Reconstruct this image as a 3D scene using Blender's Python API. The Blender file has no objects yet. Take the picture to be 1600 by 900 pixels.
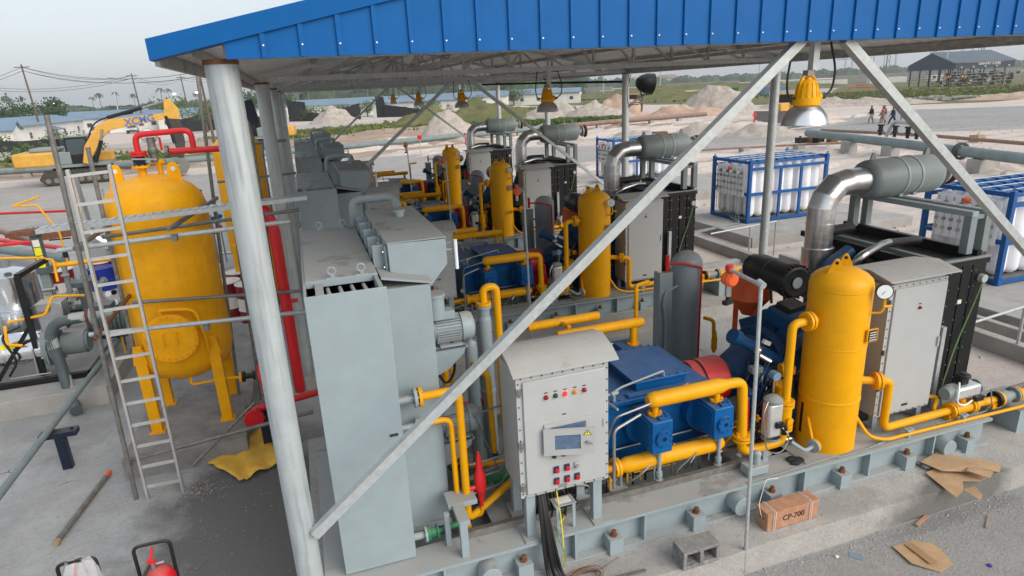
import bpy, bmesh, math, random
from math import sin, cos, pi, radians, sqrt, atan2
from mathutils import Vector, Matrix
random.seed(7)
S = bpy.context.scene
# ---------------------------------------------------------------- camera
cam = bpy.data.cameras.new('camera'); camo = bpy.data.objects.new('camera', cam); S.collection.objects.link(camo)
cam.sensor_width = 36; cam.lens = 36 * 989.4 / 1600; cam.clip_start = .05; cam.clip_end = 5000
_p, _y, _r = radians(17.514), radians(17.661), radians(-2.835)
_f = Vector((sin(_y)*cos(_p), cos(_y)*cos(_p), -sin(_p))); _a = Vector((cos(_y), -sin(_y), 0)); _u = _a.cross(_f)
_a1 = _a*cos(_r) + _u*sin(_r); _u1 = -_a*sin(_r) + _u*cos(_r)
camo.matrix_world = Matrix(((_a1.x, _u1.x, -_f.x, 0), (_a1.y, _u1.y, -_f.y, 0), (_a1.z, _u1.z, -_f.z, 4.7), (0, 0, 0, 1)))
S.camera = camo
# ---------------------------------------------------------------- world and sun (thin bright overcast)
W = bpy.data.worlds.new('World'); S.world = W; W.use_nodes = True
nt = W.node_tree; N = nt.nodes; L = nt.links; N.clear()
SUN_EL, SUN_ROT = radians(33), radians(146)
sky = N.new('ShaderNodeTexSky'); sky.sky_type = 'NISHITA'; sky.sun_disc = False
sky.sun_elevation = SUN_EL; sky.sun_rotation = SUN_ROT; sky.air_density = 1.0; sky.dust_density = 3.0
b1 = N.new('ShaderNodeBackground'); b1.inputs[1].default_value = .05; L.new(sky.outputs[0], b1.inputs[0])
tc = N.new('ShaderNodeTexCoord'); mp = N.new('ShaderNodeMapping'); mp.inputs['Scale'].default_value = (1, 1, 3.5)
nz = N.new('ShaderNodeTexNoise'); nz.inputs['Scale'].default_value = 2.2; nz.inputs['Detail'].default_value = 5
L.new(tc.outputs['Generated'], mp.inputs[0]); L.new(mp.outputs[0], nz.inputs['Vector'])
cr = N.new('ShaderNodeValToRGB'); cr.color_ramp.elements[0].position = .3; cr.color_ramp.elements[1].position = .7
cr.color_ramp.elements[0].color = (.645, .67, .69, 1); cr.color_ramp.elements[1].color = (.665, .69, .705, 1)
L.new(nz.outputs['Fac'], cr.inputs[0])
b2 = N.new('ShaderNodeBackground'); b2.inputs[1].default_value = .64; L.new(cr.outputs[0], b2.inputs[0])
ad = N.new('ShaderNodeAddShader'); L.new(b1.outputs[0], ad.inputs[0]); L.new(b2.outputs[0], ad.inputs[1])
wo = N.new('ShaderNodeOutputWorld'); L.new(ad.outputs[0], wo.inputs[0])
sl = bpy.data.lights.new('sun', 'SUN'); sl.energy = 1.7; sl.angle = radians(50); sl.color = (1, .96, .9)
so = bpy.data.objects.new('sun', sl); S.collection.objects.link(so)
_d = Vector((sin(SUN_ROT)*cos(SUN_EL), cos(SUN_ROT)*cos(SUN_EL), sin(SUN_EL)))
so.rotation_euler = _d.to_track_quat('Z', 'Y').to_euler(); so.location = (-20, -30, 60)
S.view_settings.view_transform = 'Standard'; S.view_settings.look = 'None'; S.view_settings.exposure = .56; S.view_settings.gamma = 1
S.view_settings.use_curve_mapping = False
# ---------------------------------------------------------------- materials
MT = {}
def mat(name, col, rough=.5, metal=0., var=.12, scale=6., dust=0., bump=0., bscale=40., streak=0., grime=(.30, .27, .23), alpha=1., emit=0., ss=14, blot=0., spots=0., spotcol=(.1, .09, .08), spec=.38):
    m = bpy.data.materials.new(name); m.use_nodes = True; t = m.node_tree; n = t.nodes; l = t.links
    b = n['Principled BSDF']; b.inputs['Roughness'].default_value = rough; b.inputs['Metallic'].default_value = metal; b.inputs['Specular IOR Level'].default_value = spec
    g = n.new('ShaderNodeNewGeometry')
    x = n.new('ShaderNodeTexNoise'); x.inputs['Scale'].default_value = scale; x.inputs['Detail'].default_value = 6; x.inputs['Roughness'].default_value = .62
    l.new(g.outputs['Position'], x.inputs['Vector'])
    r = n.new('ShaderNodeValToRGB'); r.color_ramp.elements[0].position = .32; r.color_ramp.elements[1].position = .68
    r.color_ramp.elements[0].color = (*[c*(1-var) for c in col], 1); r.color_ramp.elements[1].color = (*[min(1, c*(1+var)) for c in col], 1)
    l.new(x.outputs['Fac'], r.inputs[0]); out = r.outputs[0]
    def mix(a, fac, c):
        q = n.new('ShaderNodeMix'); q.data_type = 'RGBA'; l.new(fac, q.inputs[0]); l.new(a, q.inputs[6]); q.inputs[7].default_value = (*c, 1); return q.outputs[2]
    def rng(src, lo, hi, a, b_):
        q = n.new('ShaderNodeMapRange'); l.new(src, q.inputs[0]); q.inputs[1].default_value = lo; q.inputs[2].default_value = hi
        q.inputs[3].default_value = a; q.inputs[4].default_value = b_; return q.outputs[0]
    def mul(a, c):
        q = n.new('ShaderNodeMath'); q.operation = 'MULTIPLY'; l.new(a, q.inputs[0]); l.new(c, q.inputs[1]); return q.outputs[0]
    if streak:
        mpp = n.new('ShaderNodeMapping'); mpp.inputs['Scale'].default_value = (ss, ss, .06*ss); l.new(g.outputs['Position'], mpp.inputs[0])
        x2 = n.new('ShaderNodeTexNoise'); x2.inputs['Scale'].default_value = 1.; x2.inputs['Detail'].default_value = 5; l.new(mpp.outputs[0], x2.inputs['Vector'])
        out = mix(out, rng(x2.outputs['Fac'], .5, .78, 0, streak), grime)
    if spots:
        x4 = n.new('ShaderNodeTexNoise'); x4.inputs['Scale'].default_value = 3.2; x4.inputs['Detail'].default_value = 9; x4.inputs['Roughness'].default_value = .7; l.new(g.outputs['Position'], x4.inputs['Vector'])
        out = mix(out, rng(x4.outputs['Fac'], .58, .66, 0, spots), spotcol)
    if dust:
        sx = n.new('ShaderNodeSeparateXYZ'); l.new(g.outputs['Normal'], sx.inputs[0])
        x3 = n.new('ShaderNodeTexNoise'); x3.inputs['Scale'].default_value = 4.5; x3.inputs['Detail'].default_value = 8; x3.inputs['Roughness'].default_value = .7; l.new(g.outputs['Position'], x3.inputs['Vector'])
        fac = mul(rng(sx.outputs[2], .55, .95, 0, 1), rng(x3.outputs['Fac'], .3, .66, .25*dust, dust))
        out = mix(out, fac, (.36, .33, .29))
        if blot:
            x6 = n.new('ShaderNodeTexNoise'); x6.inputs['Scale'].default_value = 2.4; x6.inputs['Detail'].default_value = 7; x6.inputs['Roughness'].default_value = .65; l.new(g.outputs['Position'], x6.inputs['Vector'])
            out = mix(out, mul(rng(sx.outputs[2], .6, .9, 0, 1), rng(x6.outputs['Fac'], .57, .63, 0, blot)), (.15, .135, .115))
        rr = rng(fac, 0, 1, rough, .9); l.new(rr, b.inputs['Roughness'])
    l.new(out, b.inputs['Base Color'])
    if bump:
        x5 = n.new('ShaderNodeTexNoise'); x5.inputs['Scale'].default_value = bscale; x5.inputs['Detail'].default_value = 8; l.new(g.outputs['Position'], x5.inputs['Vector'])
        bp = n.new('ShaderNodeBump'); bp.inputs['Strength'].default_value = bump; bp.inputs['Distance'].default_value = .02; l.new(x5.outputs['Fac'], bp.inputs['Height']); l.new(bp.outputs[0], b.inputs['Normal'])
    if emit:
        b.inputs['Emission Color'].default_value = (*col, 1); b.inputs['Emission Strength'].default_value = emit
    if alpha < 1: b.inputs['Alpha'].default_value = alpha
    MT[name] = m; return m
mat('grey', (.275, .335, .36), .45, blot=.5, dust=.85, var=.05, spots=.12, spotcol=(.22, .23, .23))
mat('grey_dark', (.20, .24, .24), .45, dust=.45, var=.07, streak=.12)
mat('cabinet', (.395, .41, .41), .4, blot=.25, dust=.7, var=.03, spots=.1, spotcol=(.4, .4, .38))
mat('yellow', (.74, .345, .0008), .4, spec=.22, spots=.22, spotcol=(.55, .26, .01), dust=.08, var=.05, streak=.08, grime=(.42, .2, .03))
mat('yellow_old', (.84, .385, .001), .48, spec=.22, spots=.3, spotcol=(.6, .27, .01), dust=.14, var=.08, streak=.12, grime=(.28, .17, .05))
mat('engineblue', (.002, .045, .13), .42, spec=.25, dust=.18, var=.2)
mat('blue', (.002, .09, .285), .38, spec=.25, dust=.24, var=.16, streak=.1, grime=(.03, .05, .09))
mat('rackblue', (.003, .08, .27), .4, dust=.05, var=.1)
mat('roofblue', (.0015, .095, .31), .5, var=.06, dust=.0, spec=.18, spots=.12, spotcol=(.02, .1, .35))
mat('red', (.56, .010, .016), .38, dust=.35, var=.08)
mat('pipered', (.62, .018, .022), .38, var=.08, dust=.2)
mat('orange', (.72, .11, .025), .42, var=.1, dust=.2)
mat('green', (.012, .17, .07), .45, dust=.3)
mat('black', (.010, .011, .012), .4, spec=.3, dust=.12, var=.2)
mat('rubber', (.012, .012, .013), .55, var=.2, dust=.25)
mat('darkblue', (.008, .014, .035), .4, var=.2, dust=.2)
mat('steel', (.52, .53, .53), .28, 1., var=.12, streak=.1)
mat('chrome', (.42, .42, .41), .3, 1., var=.1, scale=9)
mat('tubing', (.34, .34, .335), .45, .6, var=.15, spec=.3)
mat('reflector', (.80, .81, .82), .28, 1., var=.04)
mat('bright_clad', (.80, .81, .82), .16, 1., var=.08, scale=4, bump=.25, bscale=7)
mat('clad', (.66, .67, .68), .33, 1., var=.1, scale=5, bump=.2, bscale=12)
mat('galv', (.41, .455, .465), .5, .25, var=.08, scale=5, ss=34, streak=.85, grime=(.24, .255, .27), spots=.15, spotcol=(.25, .24, .23))
mat('galv_tube', (.44, .475, .48), .45, .35, var=.12, scale=20, streak=.15, spots=.2, spotcol=(.2, .15, .1))
mat('tube_old', (.20, .195, .18), .55, .4, var=.25, scale=12, spots=.45, spotcol=(.17, .075, .035))
mat('rust', (.16, .065, .03), .8, var=.35, scale=18, bump=.3)
mat('alum', (.60, .60, .59), .38, .5, var=.1, streak=.25)
mat('roofsheet', (.66, .65, .63), .5, .1, var=.12, streak=.2)
mat('truss', (.40, .39, .37), .55, .35, var=.22, scale=8, spots=.4, spotcol=(.12, .07, .045))
mat('concrete', (.335, .325, .305), .9, var=.16, scale=1.4, bump=.5, bscale=22, spots=.28, spotcol=(.27, .26, .25), streak=.12, grime=(.22, .21, .2))
mat('concrete_dark', (.24, .235, .225), .9, var=.25, scale=3, bump=.5, bscale=30, spots=.3, spotcol=(.14, .14, .135))
mat('white', (.83, .83, .86), .35, dust=.15, var=.04)
mat('whitewall', (.66, .65, .61), .8, var=.1, scale=.3, streak=.15)
mat('bluesheet', (.13, .215, .30), .5, var=.16, scale=.2, dust=.15)
mat('lens', (.75, .83, .88), .15, var=.02)
mat('dial', (.82, .84, .86), .4, var=.02)
mat('lamp_red', (.30, .004, .02), .2, var=.02); mat('lamp_green', (.01, .07, .035), .2, var=.02)
mat('lamp_lit', (.95, .02, .03), .25, var=.02, emit=.7); mat('lamp_amber', (.6, .26, .03), .2, var=.02)
mat('screen', (.10, .15, .24), .08, var=.2, scale=12); mat('navy', (.02, .025, .07), .4)
mat('wood', (.42, .22, .13), .7, var=.22, scale=9, streak=.2, grime=(.25, .11, .06), bump=.2)
mat('card', (.42, .28, .16), .85, var=.12, scale=7, bump=.2, bscale=60)
mat('cardtape', (.33, .2, .1), .5, var=.1)
mat('blockgrey', (.22, .22, .215), .95, var=.3, scale=14, bump=.8, bscale=60, dust=.25)
mat('sticker', (.72, .68, .62), .6, var=.05); mat('stickeryellow', (.8, .72, .02), .5, var=.05); mat('ink', (.03, .03, .035), .6)
mat('redink', (.5, .05, .05), .6); mat('xblue', (.05, .16, .45), .5)
mat('wire_yellow', (.7, .62, .03), .5); mat('wire_green', (.16, .26, .09), .5)
mat('digger', (.62, .33, .05), .5, var=.15, scale=2, dust=.35, streak=.2)
mat('track', (.05, .045, .04), .8, var=.3, dust=.4)
mat('glass', (.05, .07, .08), .08, var=.05)
mat('plastic_sheet', (.62, .64, .66), .25, alpha=.42)
mat('drumred', (.22, .015, .02), .4, dust=.4, var=.15); mat('drumblue', (.012, .03, .28), .35, dust=.15, var=.1)
mat('skin', (.12, .06, .035), .6); mat('cloth_black', (.02, .02, .025), .9); mat('cloth_pink', (.5, .16, .18), .9); mat('cloth_navy', (.02, .03, .07), .9); mat('cloth_orange', (.7, .12, .02), .9); mat('cloth_tan', (.3, .25, .2), .9)
mat('foliage', (.065, .11, .03), .8, var=.5, scale=1.2); mat('foliage_dark', (.035, .07, .025), .8, var=.5, scale=.8); mat('bark', (.12, .09, .07), .9)
mat('forest', (.05, .075, .04), .9, var=.45, scale=.05)
mat('grassblade', (.16, .17, .05), .85, var=.5, scale=.35); mat('grassgreen', (.085, .14, .03), .85, var=.5, scale=.35)
mat('dirtpile', (.37, .325, .285), .95, var=.25, scale=1.5, bump=.6, bscale=6, spots=.3, spotcol=(.3, .27, .24))
mat('reddirt', (.42, .30, .23), .95, var=.22, scale=.5, bump=.4, bscale=3, spots=.25, spotcol=(.26, .22, .18))
mat('bag', (.34, .24, .16), .9, var=.2)
mat('fabric_black', (.02, .022, .024), .9, var=.3, scale=1)
mat('bulb', (1, .95, .85), .3, var=0, emit=14.)
mat('lamp_glow', (1, .97, .9), .3, var=0, emit=5.)
mat('navyroof', (.035, .05, .075), .6, var=.1, scale=.2); mat('navyroof_top', (.10, .13, .16), .6, var=.1, scale=.2)
mat('crane', (.35, .40, .46), .7, var=.05); mat('pipe_dark', (.075, .10, .105), .45, dust=.25, var=.15)
mat('pipe_grey', (.18, .225, .225), .55, spec=.2, dust=.05, var=.15, scale=2, streak=.15); mat('pipe_brown', (.23, .15, .11), .7, dust=.3, var=.2, scale=2)
mat('tape_grey', (.2, .21, .23), .6, bump=.8, bscale=18, var=.2)
mat('oilsheet', (.72, .42, .05), .45, var=.15, scale=8, streak=.3, grime=(.4, .33, .2), spots=.3, spotcol=(.35, .3, .2))
# ground materials with several layers
def ground(name, cols, sc=(.12, 1.3, 9), bump=.6, dark=None, wet=None, tyre=0, dist=.06, rough=.95, crack=0, fine=.62):
    m = bpy.data.materials.new(name); m.use_nodes = True; t = m.node_tree; n = t.nodes; l = t.links
    b = n['Principled BSDF']; b.inputs['Roughness'].default_value = rough; b.inputs['Specular IOR Level'].default_value = .2
    g = n.new('ShaderNodeNewGeometry')
    def noise(s, d=7, ro=.62, w=None):
        x = n.new('ShaderNodeTexNoise'); x.inputs['Scale'].default_value = s; x.inputs['Detail'].default_value = d; x.inputs['Roughness'].default_value = ro
        l.new(w or g.outputs['Position'], x.inputs['Vector']); return x.outputs['Fac']
    def rng(s, lo, hi, a=0., c=1.):
        q = n.new('ShaderNodeMapRange'); l.new(s, q.inputs[0]); q.inputs[1].default_value = lo; q.inputs[2].default_value = hi; q.inputs[3].default_value = a; q.inputs[4].default_value = c; return q.outputs[0]
    def mix(a, fac, c):
        q = n.new('ShaderNodeMix'); q.data_type = 'RGBA'; l.new(fac, q.inputs[0])
        if isinstance(a, tuple): q.inputs[6].default_value = (*a, 1)
        else: l.new(a, q.inputs[6])
        q.inputs[7].default_value = (*c, 1); return q.outputs[2]
    o = mix(cols[0], rng(noise(sc[0], 9, .68), .42, .58), cols[1])
    o = mix(o, rng(noise(sc[1]), .42, .68, 0, .8), cols[2])
    o = mix(o, rng(noise(sc[2], 9, .7), .5, .7, 0, .55), cols[3])
    o = mix(o, rng(noise(sc[2]*3.3, 6, .75), .56, .72, 0, .5), tuple(c*fine for c in cols[3]))
    o = mix(o, rng(noise(sc[2]*1.7, 8, .7), .54, .68, 0, .5), tuple(min(1, c*1.18) for c in cols[2]))
    if tyre:
        mp = n.new('ShaderNodeMapping'); mp.inputs['Rotation'].default_value = (0, 0, tyre); mp.inputs['Scale'].default_value = (.05, 1.4, 1)
        l.new(g.outputs['Position'], mp.inputs[0]); o = mix(o, rng(noise(1.0, 5, .6, mp.outputs[0]), .5, .64, 0, .6), cols[4])
    if crack:
        nv = n.new('ShaderNodeTexNoise'); nv.inputs['Scale'].default_value = 1.3; nv.inputs['Detail'].default_value = 5; l.new(g.outputs['Position'], nv.inputs['Vector'])
        vm = n.new('ShaderNodeVectorMath'); vm.operation = 'MULTIPLY_ADD'; l.new(nv.outputs['Color'], vm.inputs[0]); vm.inputs[1].default_value = (1.1, 1.1, 1.1); l.new(g.outputs['Position'], vm.inputs[2])
        vo = n.new('ShaderNodeTexVoronoi'); vo.feature = 'DISTANCE_TO_EDGE'; vo.inputs['Scale'].default_value = crack; l.new(vm.outputs[0], vo.inputs['Vector'])
        mk = n.new('ShaderNodeMath'); mk.operation = 'MULTIPLY'; l.new(rng(vo.outputs['Distance'], .001, .005, 1, 0), mk.inputs[0]); l.new(rng(noise(.9, 3), .5, .58), mk.inputs[1]); o = mix(o, mk.outputs[0], (.09, .085, .08))
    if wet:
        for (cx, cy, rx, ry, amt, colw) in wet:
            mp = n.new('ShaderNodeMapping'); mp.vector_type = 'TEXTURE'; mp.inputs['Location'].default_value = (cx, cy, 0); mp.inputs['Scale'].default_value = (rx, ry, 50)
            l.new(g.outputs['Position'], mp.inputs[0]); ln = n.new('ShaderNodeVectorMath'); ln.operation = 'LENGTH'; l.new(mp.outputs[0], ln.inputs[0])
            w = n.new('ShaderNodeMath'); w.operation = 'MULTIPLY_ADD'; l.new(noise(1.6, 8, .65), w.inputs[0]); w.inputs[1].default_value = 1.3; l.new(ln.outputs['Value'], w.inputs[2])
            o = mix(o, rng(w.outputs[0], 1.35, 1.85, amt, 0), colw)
    l.new(o, b.inputs['Base Color'])
    bp = n.new('ShaderNodeBump'); bp.inputs['Strength'].default_value = bump; bp.inputs['Distance'].default_value = dist
    ad_ = n.new('ShaderNodeMath'); l.new(noise(sc[2]*.35, 9, .7), ad_.inputs[0]); l.new(noise(sc[2]*3, 6, .7), ad_.inputs[1]); l.new(ad_.outputs[0], bp.inputs['Height'])
    l.new(bp.outputs[0], b.inputs['Normal']); MT[name] = m
ground('sand', [(.568, .478, .414), (.494, .441, .404), (.631, .558, .505), (.357, .295, .263), (.379, .347, .326)], tyre=.15, bump=.7, dist=.035, fine=.8)
ground('gravelroad', [(.374, .356, .334), (.320, .316, .307), (.427, .401, .374), (.259, .245, .231), (.267, .263, .253)], tyre=.12)
ground('graveldark', [(.277, .281, .286), (.319, .315, .311), (.370, .353, .336), (.227, .227, .227), (.227, .231, .235)], tyre=-.28)
ground('redground', [(.353, .260, .202), (.403, .328, .269), (.302, .227, .176), (.252, .193, .143), (.286, .210, .168)], tyre=.3)
ground('paleroad', [(.441, .423, .389), (.389, .379, .361), (.477, .441, .405), (.335, .317, .300), (.335, .317, .300)], tyre=.3)
ground('grassland', [(.120, .128, .048), (.192, .168, .080), (.080, .104, .032), (.240, .200, .120), (.160, .160, .080)], sc=(.22, 1.1, 6))
ground('apron', [(.361, .371, .371), (.326, .331, .331), (.425, .430, .425), (.276, .272, .263), (.297, .297, .297)], sc=(.35, 1.6, 11), bump=.5, dist=.02, crack=.4,
       wet=[(-.95, 7.0, 1.35, 1.9, .9, (.11, .105, .10)), (-3.6, 5.9, .9, .9, .35, (.5, .43, .33)), (-5, 12, 3, 2.2, .35, (.2, .19, .18))])
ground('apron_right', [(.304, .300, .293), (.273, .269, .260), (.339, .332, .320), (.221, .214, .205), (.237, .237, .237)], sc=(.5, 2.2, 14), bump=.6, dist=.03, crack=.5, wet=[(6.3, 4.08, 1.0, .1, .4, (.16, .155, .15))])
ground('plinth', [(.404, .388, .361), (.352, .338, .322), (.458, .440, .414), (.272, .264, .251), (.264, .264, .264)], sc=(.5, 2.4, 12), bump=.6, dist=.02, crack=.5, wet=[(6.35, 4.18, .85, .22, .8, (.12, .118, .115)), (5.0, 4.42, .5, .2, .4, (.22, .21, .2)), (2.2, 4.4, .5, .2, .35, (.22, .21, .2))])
# ---------------------------------------------------------------- mesh helpers
ORG = {}
def orgof(o): return ORG.get(o.name, Vector((0, 0, 0))) if o else Vector((0, 0, 0))
class MB:
    def __init__(s): s.v = []; s.f = []; s.sm = []
    def add(s, vs, fs, sm=False):
        b = len(s.v); s.v += [tuple(v) for v in vs]
        for k, f in enumerate(fs): s.f.append([b+i for i in f]); s.sm.append(sm[k] if isinstance(sm, list) else sm)
        return s
    def box(s, x0, x1, y0, y1, z0, z1):
        return s.add([(x0, y0, z0), (x1, y0, z0), (x1, y1, z0), (x0, y1, z0), (x0, y0, z1), (x1, y0, z1), (x1, y1, z1), (x0, y1, z1)],
                     [(0, 3, 2, 1), (4, 5, 6, 7), (0, 1, 5, 4), (1, 2, 6, 5), (2, 3, 7, 6), (3, 0, 4, 7)])
    def obox(s, c, d, rz=0, rx=0, ry=0):
        M = Matrix.Rotation(rz, 3, 'Z') @ Matrix.Rotation(ry, 3, 'Y') @ Matrix.Rotation(rx, 3, 'X'); b = MB().box(-d[0]/2, d[0]/2, -d[1]/2, d[1]/2, -d[2]/2, d[2]/2)
        return s.add([M @ Vector(v) + Vector(c) for v in b.v], b.f)
    def bar(s, p, q, w, h=None):
        h = h or w; p = Vector(p); q = Vector(q); d = (q-p).normalized(); u = Vector((0, 0, 1)) if abs(d.z) < .95 else Vector((0, 1, 0))
        a = d.cross(u).normalized()*w/2; c = d.cross(a).normalized()*h/2; vs = [p-a-c, p+a-c, p+a+c, p-a+c, q-a-c, q+a-c, q+a+c, q-a+c]
        return s.add(vs, [(0, 1, 2, 3), (7, 6, 5, 4), (0, 4, 5, 1), (1, 5, 6, 2), (2, 6, 7, 3), (3, 7, 4, 0)])
    def cyl(s, p, q, r, n=16, r2=None, cap=True, sm=True):
        r2 = r if r2 is None else r2; p = Vector(p); q = Vector(q); d = (q-p).normalized(); u = Vector((0, 0, 1)) if abs(d.z) < .9 else Vector((1, 0, 0))
        a = d.cross(u).normalized(); c = d.cross(a); vs = []
        for (o, R) in ((p, r), (q, r2)): vs += [o + (a*cos(2*pi*i/n) + c*sin(2*pi*i/n))*R for i in range(n)]
        fs = [(i, n+i, n+(i+1) % n, (i+1) % n) for i in range(n)]; k = [sm]*n
        if cap: fs += [list(range(n)), list(range(2*n-1, n-1, -1))]; k += [False, False]
        return s.add(vs, fs, k)
    def tube(s, pts, r, n=10, bend=None, cap=True):
        P = [Vector(p) for p in pts]; Q = [P[0]]; bend = 2.2*r if bend is None else bend
        for i in range(1, len(P)-1):
            a = P[i-1]-P[i]; b = P[i+1]-P[i]; k = min(bend, a.length*.48, b.length*.48); a = P[i]+a.normalized()*k; b = P[i]+b.normalized()*k
            if bend <= 0: Q.append(P[i]); continue
            for t in (0, .2, .4, .6, .8, 1): Q.append(a*(1-t)**2 + P[i]*2*t*(1-t) + b*t*t)
        Q.append(P[-1]); Q2 = [Q[0]]
        for p in Q[1:]:
            if (p-Q2[-1]).length > 1e-5: Q2.append(p)
        Q = Q2; vs = []; d0 = (Q[1]-Q[0]).normalized(); u = Vector((0, 0, 1)) if abs(d0.z) < .9 else Vector((1, 0, 0)); a = d0.cross(u).normalized()
        for i, p in enumerate(Q):
            d = ((Q[min(i+1, len(Q)-1)]-Q[max(i-1, 0)])).normalized(); a = (a - d*a.dot(d)).normalized(); c = d.cross(a)
            vs += [p + (a*cos(2*pi*k/n) + c*sin(2*pi*k/n))*r for k in range(n)]
        fs = []; m = len(Q)
        for i in range(m-1): fs += [(i*n+k, (i+1)*n+k, (i+1)*n+(k+1) % n, i*n+(k+1) % n) for k in range(n)]
        sm = [True]*len(fs)
        if cap: fs += [list(range(n)), list(range(m*n-1, (m-1)*n-1, -1))]; sm += [False, False]
        return s.add(vs, fs, sm)
    def lathe(s, prof, o=(0, 0, 0), ax=(0, 0, 1), n=24, sm=True):
        o = Vector(o); d = Vector(ax).normalized(); u = Vector((0, 0, 1)) if abs(d.z) < .9 else Vector((1, 0, 0)); a = d.cross(u).normalized(); c = d.cross(a); vs = []; fs = []
        for (r, t) in prof: vs += [o + d*t + (a*cos(2*pi*k/n) + c*sin(2*pi*k/n))*max(r, 1e-4) for k in range(n)]
        for i in range(len(prof)-1): fs += [(i*n+k, (i+1)*n+k, (i+1)*n+(k+1) % n, i*n+(k+1) % n) for k in range(n)]
        return s.add(vs, fs, sm)
    def prism(s, poly, ax, a, b):
        def P(p, t): return (t, p[0], p[1]) if ax == 'x' else ((p[0], t, p[1]) if ax == 'y' else (p[0], p[1], t))
        n = len(poly); vs = [P(p, a) for p in poly] + [P(p, b) for p in poly]
        return s.add(vs, [list(range(n-1, -1, -1)), list(range(n, 2*n))] + [(i, (i+1) % n, n+(i+1) % n, n+i) for i in range(n)])
    def sphere(s, c, r, n=12, sc=(1, 1, 1), z0=-1., z1=1.):
        m = max(4, n//2); pr = []
        for i in range(m+1):
            t = z0 + (z1-z0)*i/m; t = sin(pi/2*t); pr.append((sqrt(max(0, 1-t*t)), t))
        b = MB().lathe(pr, n=n); return s.add([(c[0]+v[0]*r*sc[0], c[1]+v[1]*r*sc[1], c[2]+v[2]*r*sc[2]) for v in b.v], b.f, True)
    def flange(s, c, ax, r, t, nb=8, br=None, n=20):
        c = Vector(c); d = Vector(ax).normalized(); s.cyl(c-d*t/2, c+d*t/2, r, n, sm=False); u = Vector((0, 0, 1)) if abs(d.z) < .9 else Vector((1, 0, 0)); a = d.cross(u).normalized(); e = d.cross(a); br = br or r*.1
        for i in range(nb):
            g = 2*pi*(i+.5)/nb; p = c + (a*cos(g)+e*sin(g))*(r*.82); s.cyl(p-d*(t/2+br), p+d*(t/2+br), br, 6, sm=False)
        return s
    def build(s, name, m, parent=None, bevel=0, org=None):
        o3 = Vector(org) if org is not None else orgof(parent); me = bpy.data.meshes.new(name)
        me.from_pydata([(v[0]-o3.x, v[1]-o3.y, v[2]-o3.z) for v in s.v], [], s.f); me.polygons.foreach_set('use_smooth', s.sm)
        b = bmesh.new(); b.from_mesh(me); bmesh.ops.recalc_face_normals(b, faces=b.faces); b.to_mesh(me); b.free()
        me.set_sharp_from_angle(angle=radians(38)); me.materials.append(MT[m]); o = bpy.data.objects.new(name, me); S.collection.objects.link(o)
        if parent: o.parent = parent; ORG[o.name] = o3
        else:
            ORG[o.name] = o3; o.location = o3
        if bevel:
            w = o.modifiers.new('bevel', 'BEVEL'); w.width = bevel; w.segments = 2; w.limit_method = 'ANGLE'; w.angle_limit = radians(50)
        return o
def thing(name, label, cat, loc, group=None):
    o = bpy.data.objects.new(name, None); S.collection.objects.link(o); o.location = loc; o.empty_display_size = .1; ORG[o.name] = Vector(loc)
    o['label'] = label; o['category'] = cat
    if group: o['group'] = group
    return o
def tag(o, label, cat, group=None, kind=None):
    o['label'] = label; o['category'] = cat
    if group: o['group'] = group
    if kind: o['kind'] = kind
    return o
def struct(o): o['kind'] = 'structure'; return o
def stuff(o): o['kind'] = 'stuff'; return o
def one(mb, name, m, label, cat, group=None, bevel=0):      # a thing that is one mesh, origin at its base
    xs = [v[0] for v in mb.v]; ys = [v[1] for v in mb.v]; zs = [v[2] for v in mb.v]
    return tag(mb.build(name, m, None, bevel, ((min(xs)+max(xs))/2, (min(ys)+max(ys))/2, min(zs))), label, cat, group)
def dup(o, dx=0, dy=0, dz=0, parent=None):
    c = o.copy(); S.collection.objects.link(c)
    if parent: c.parent = parent
    else: c.location = (o.location.x+dx, o.location.y+dy, o.location.z+dz)
    for ch in o.children: dup(ch, parent=c)
    return c
def text(s, size, name, m, parent, loc, rot, ext=.001, align='CENTER', font_shear=0, bold=0):
    cu = bpy.data.curves.new('t', 'FONT'); cu.body = s; cu.size = size; cu.extrude = ext; cu.align_x = align; cu.align_y = 'CENTER'; cu.shear = font_shear; cu.offset = bold
    to = bpy.data.objects.new('t', cu); S.collection.objects.link(to); dg = bpy.context.evaluated_depsgraph_get()
    me = bpy.data.meshes.new_from_object(to.evaluated_get(dg)); bpy.data.objects.remove(to); me.materials.clear(); me.materials.append(MT[m])
    o = bpy.data.objects.new(name, me); S.collection.objects.link(o); o.parent = parent; o.location = Vector(loc)-orgof(parent); o.rotation_euler = rot; return o
# ================================================================ compressor units (four rows, 6.05 m apart)
ROW = ['front skid', 'second skid', 'third skid', 'farthest skid']
UN = []     # (root, label template, rows)
def U(name, lab, cat, loc, group, rows=4):
    t = thing(name, lab.replace('{r}', ROW[0]), cat, loc, group); UN.append((t, lab, rows)); return t
G = 'grey'
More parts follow.
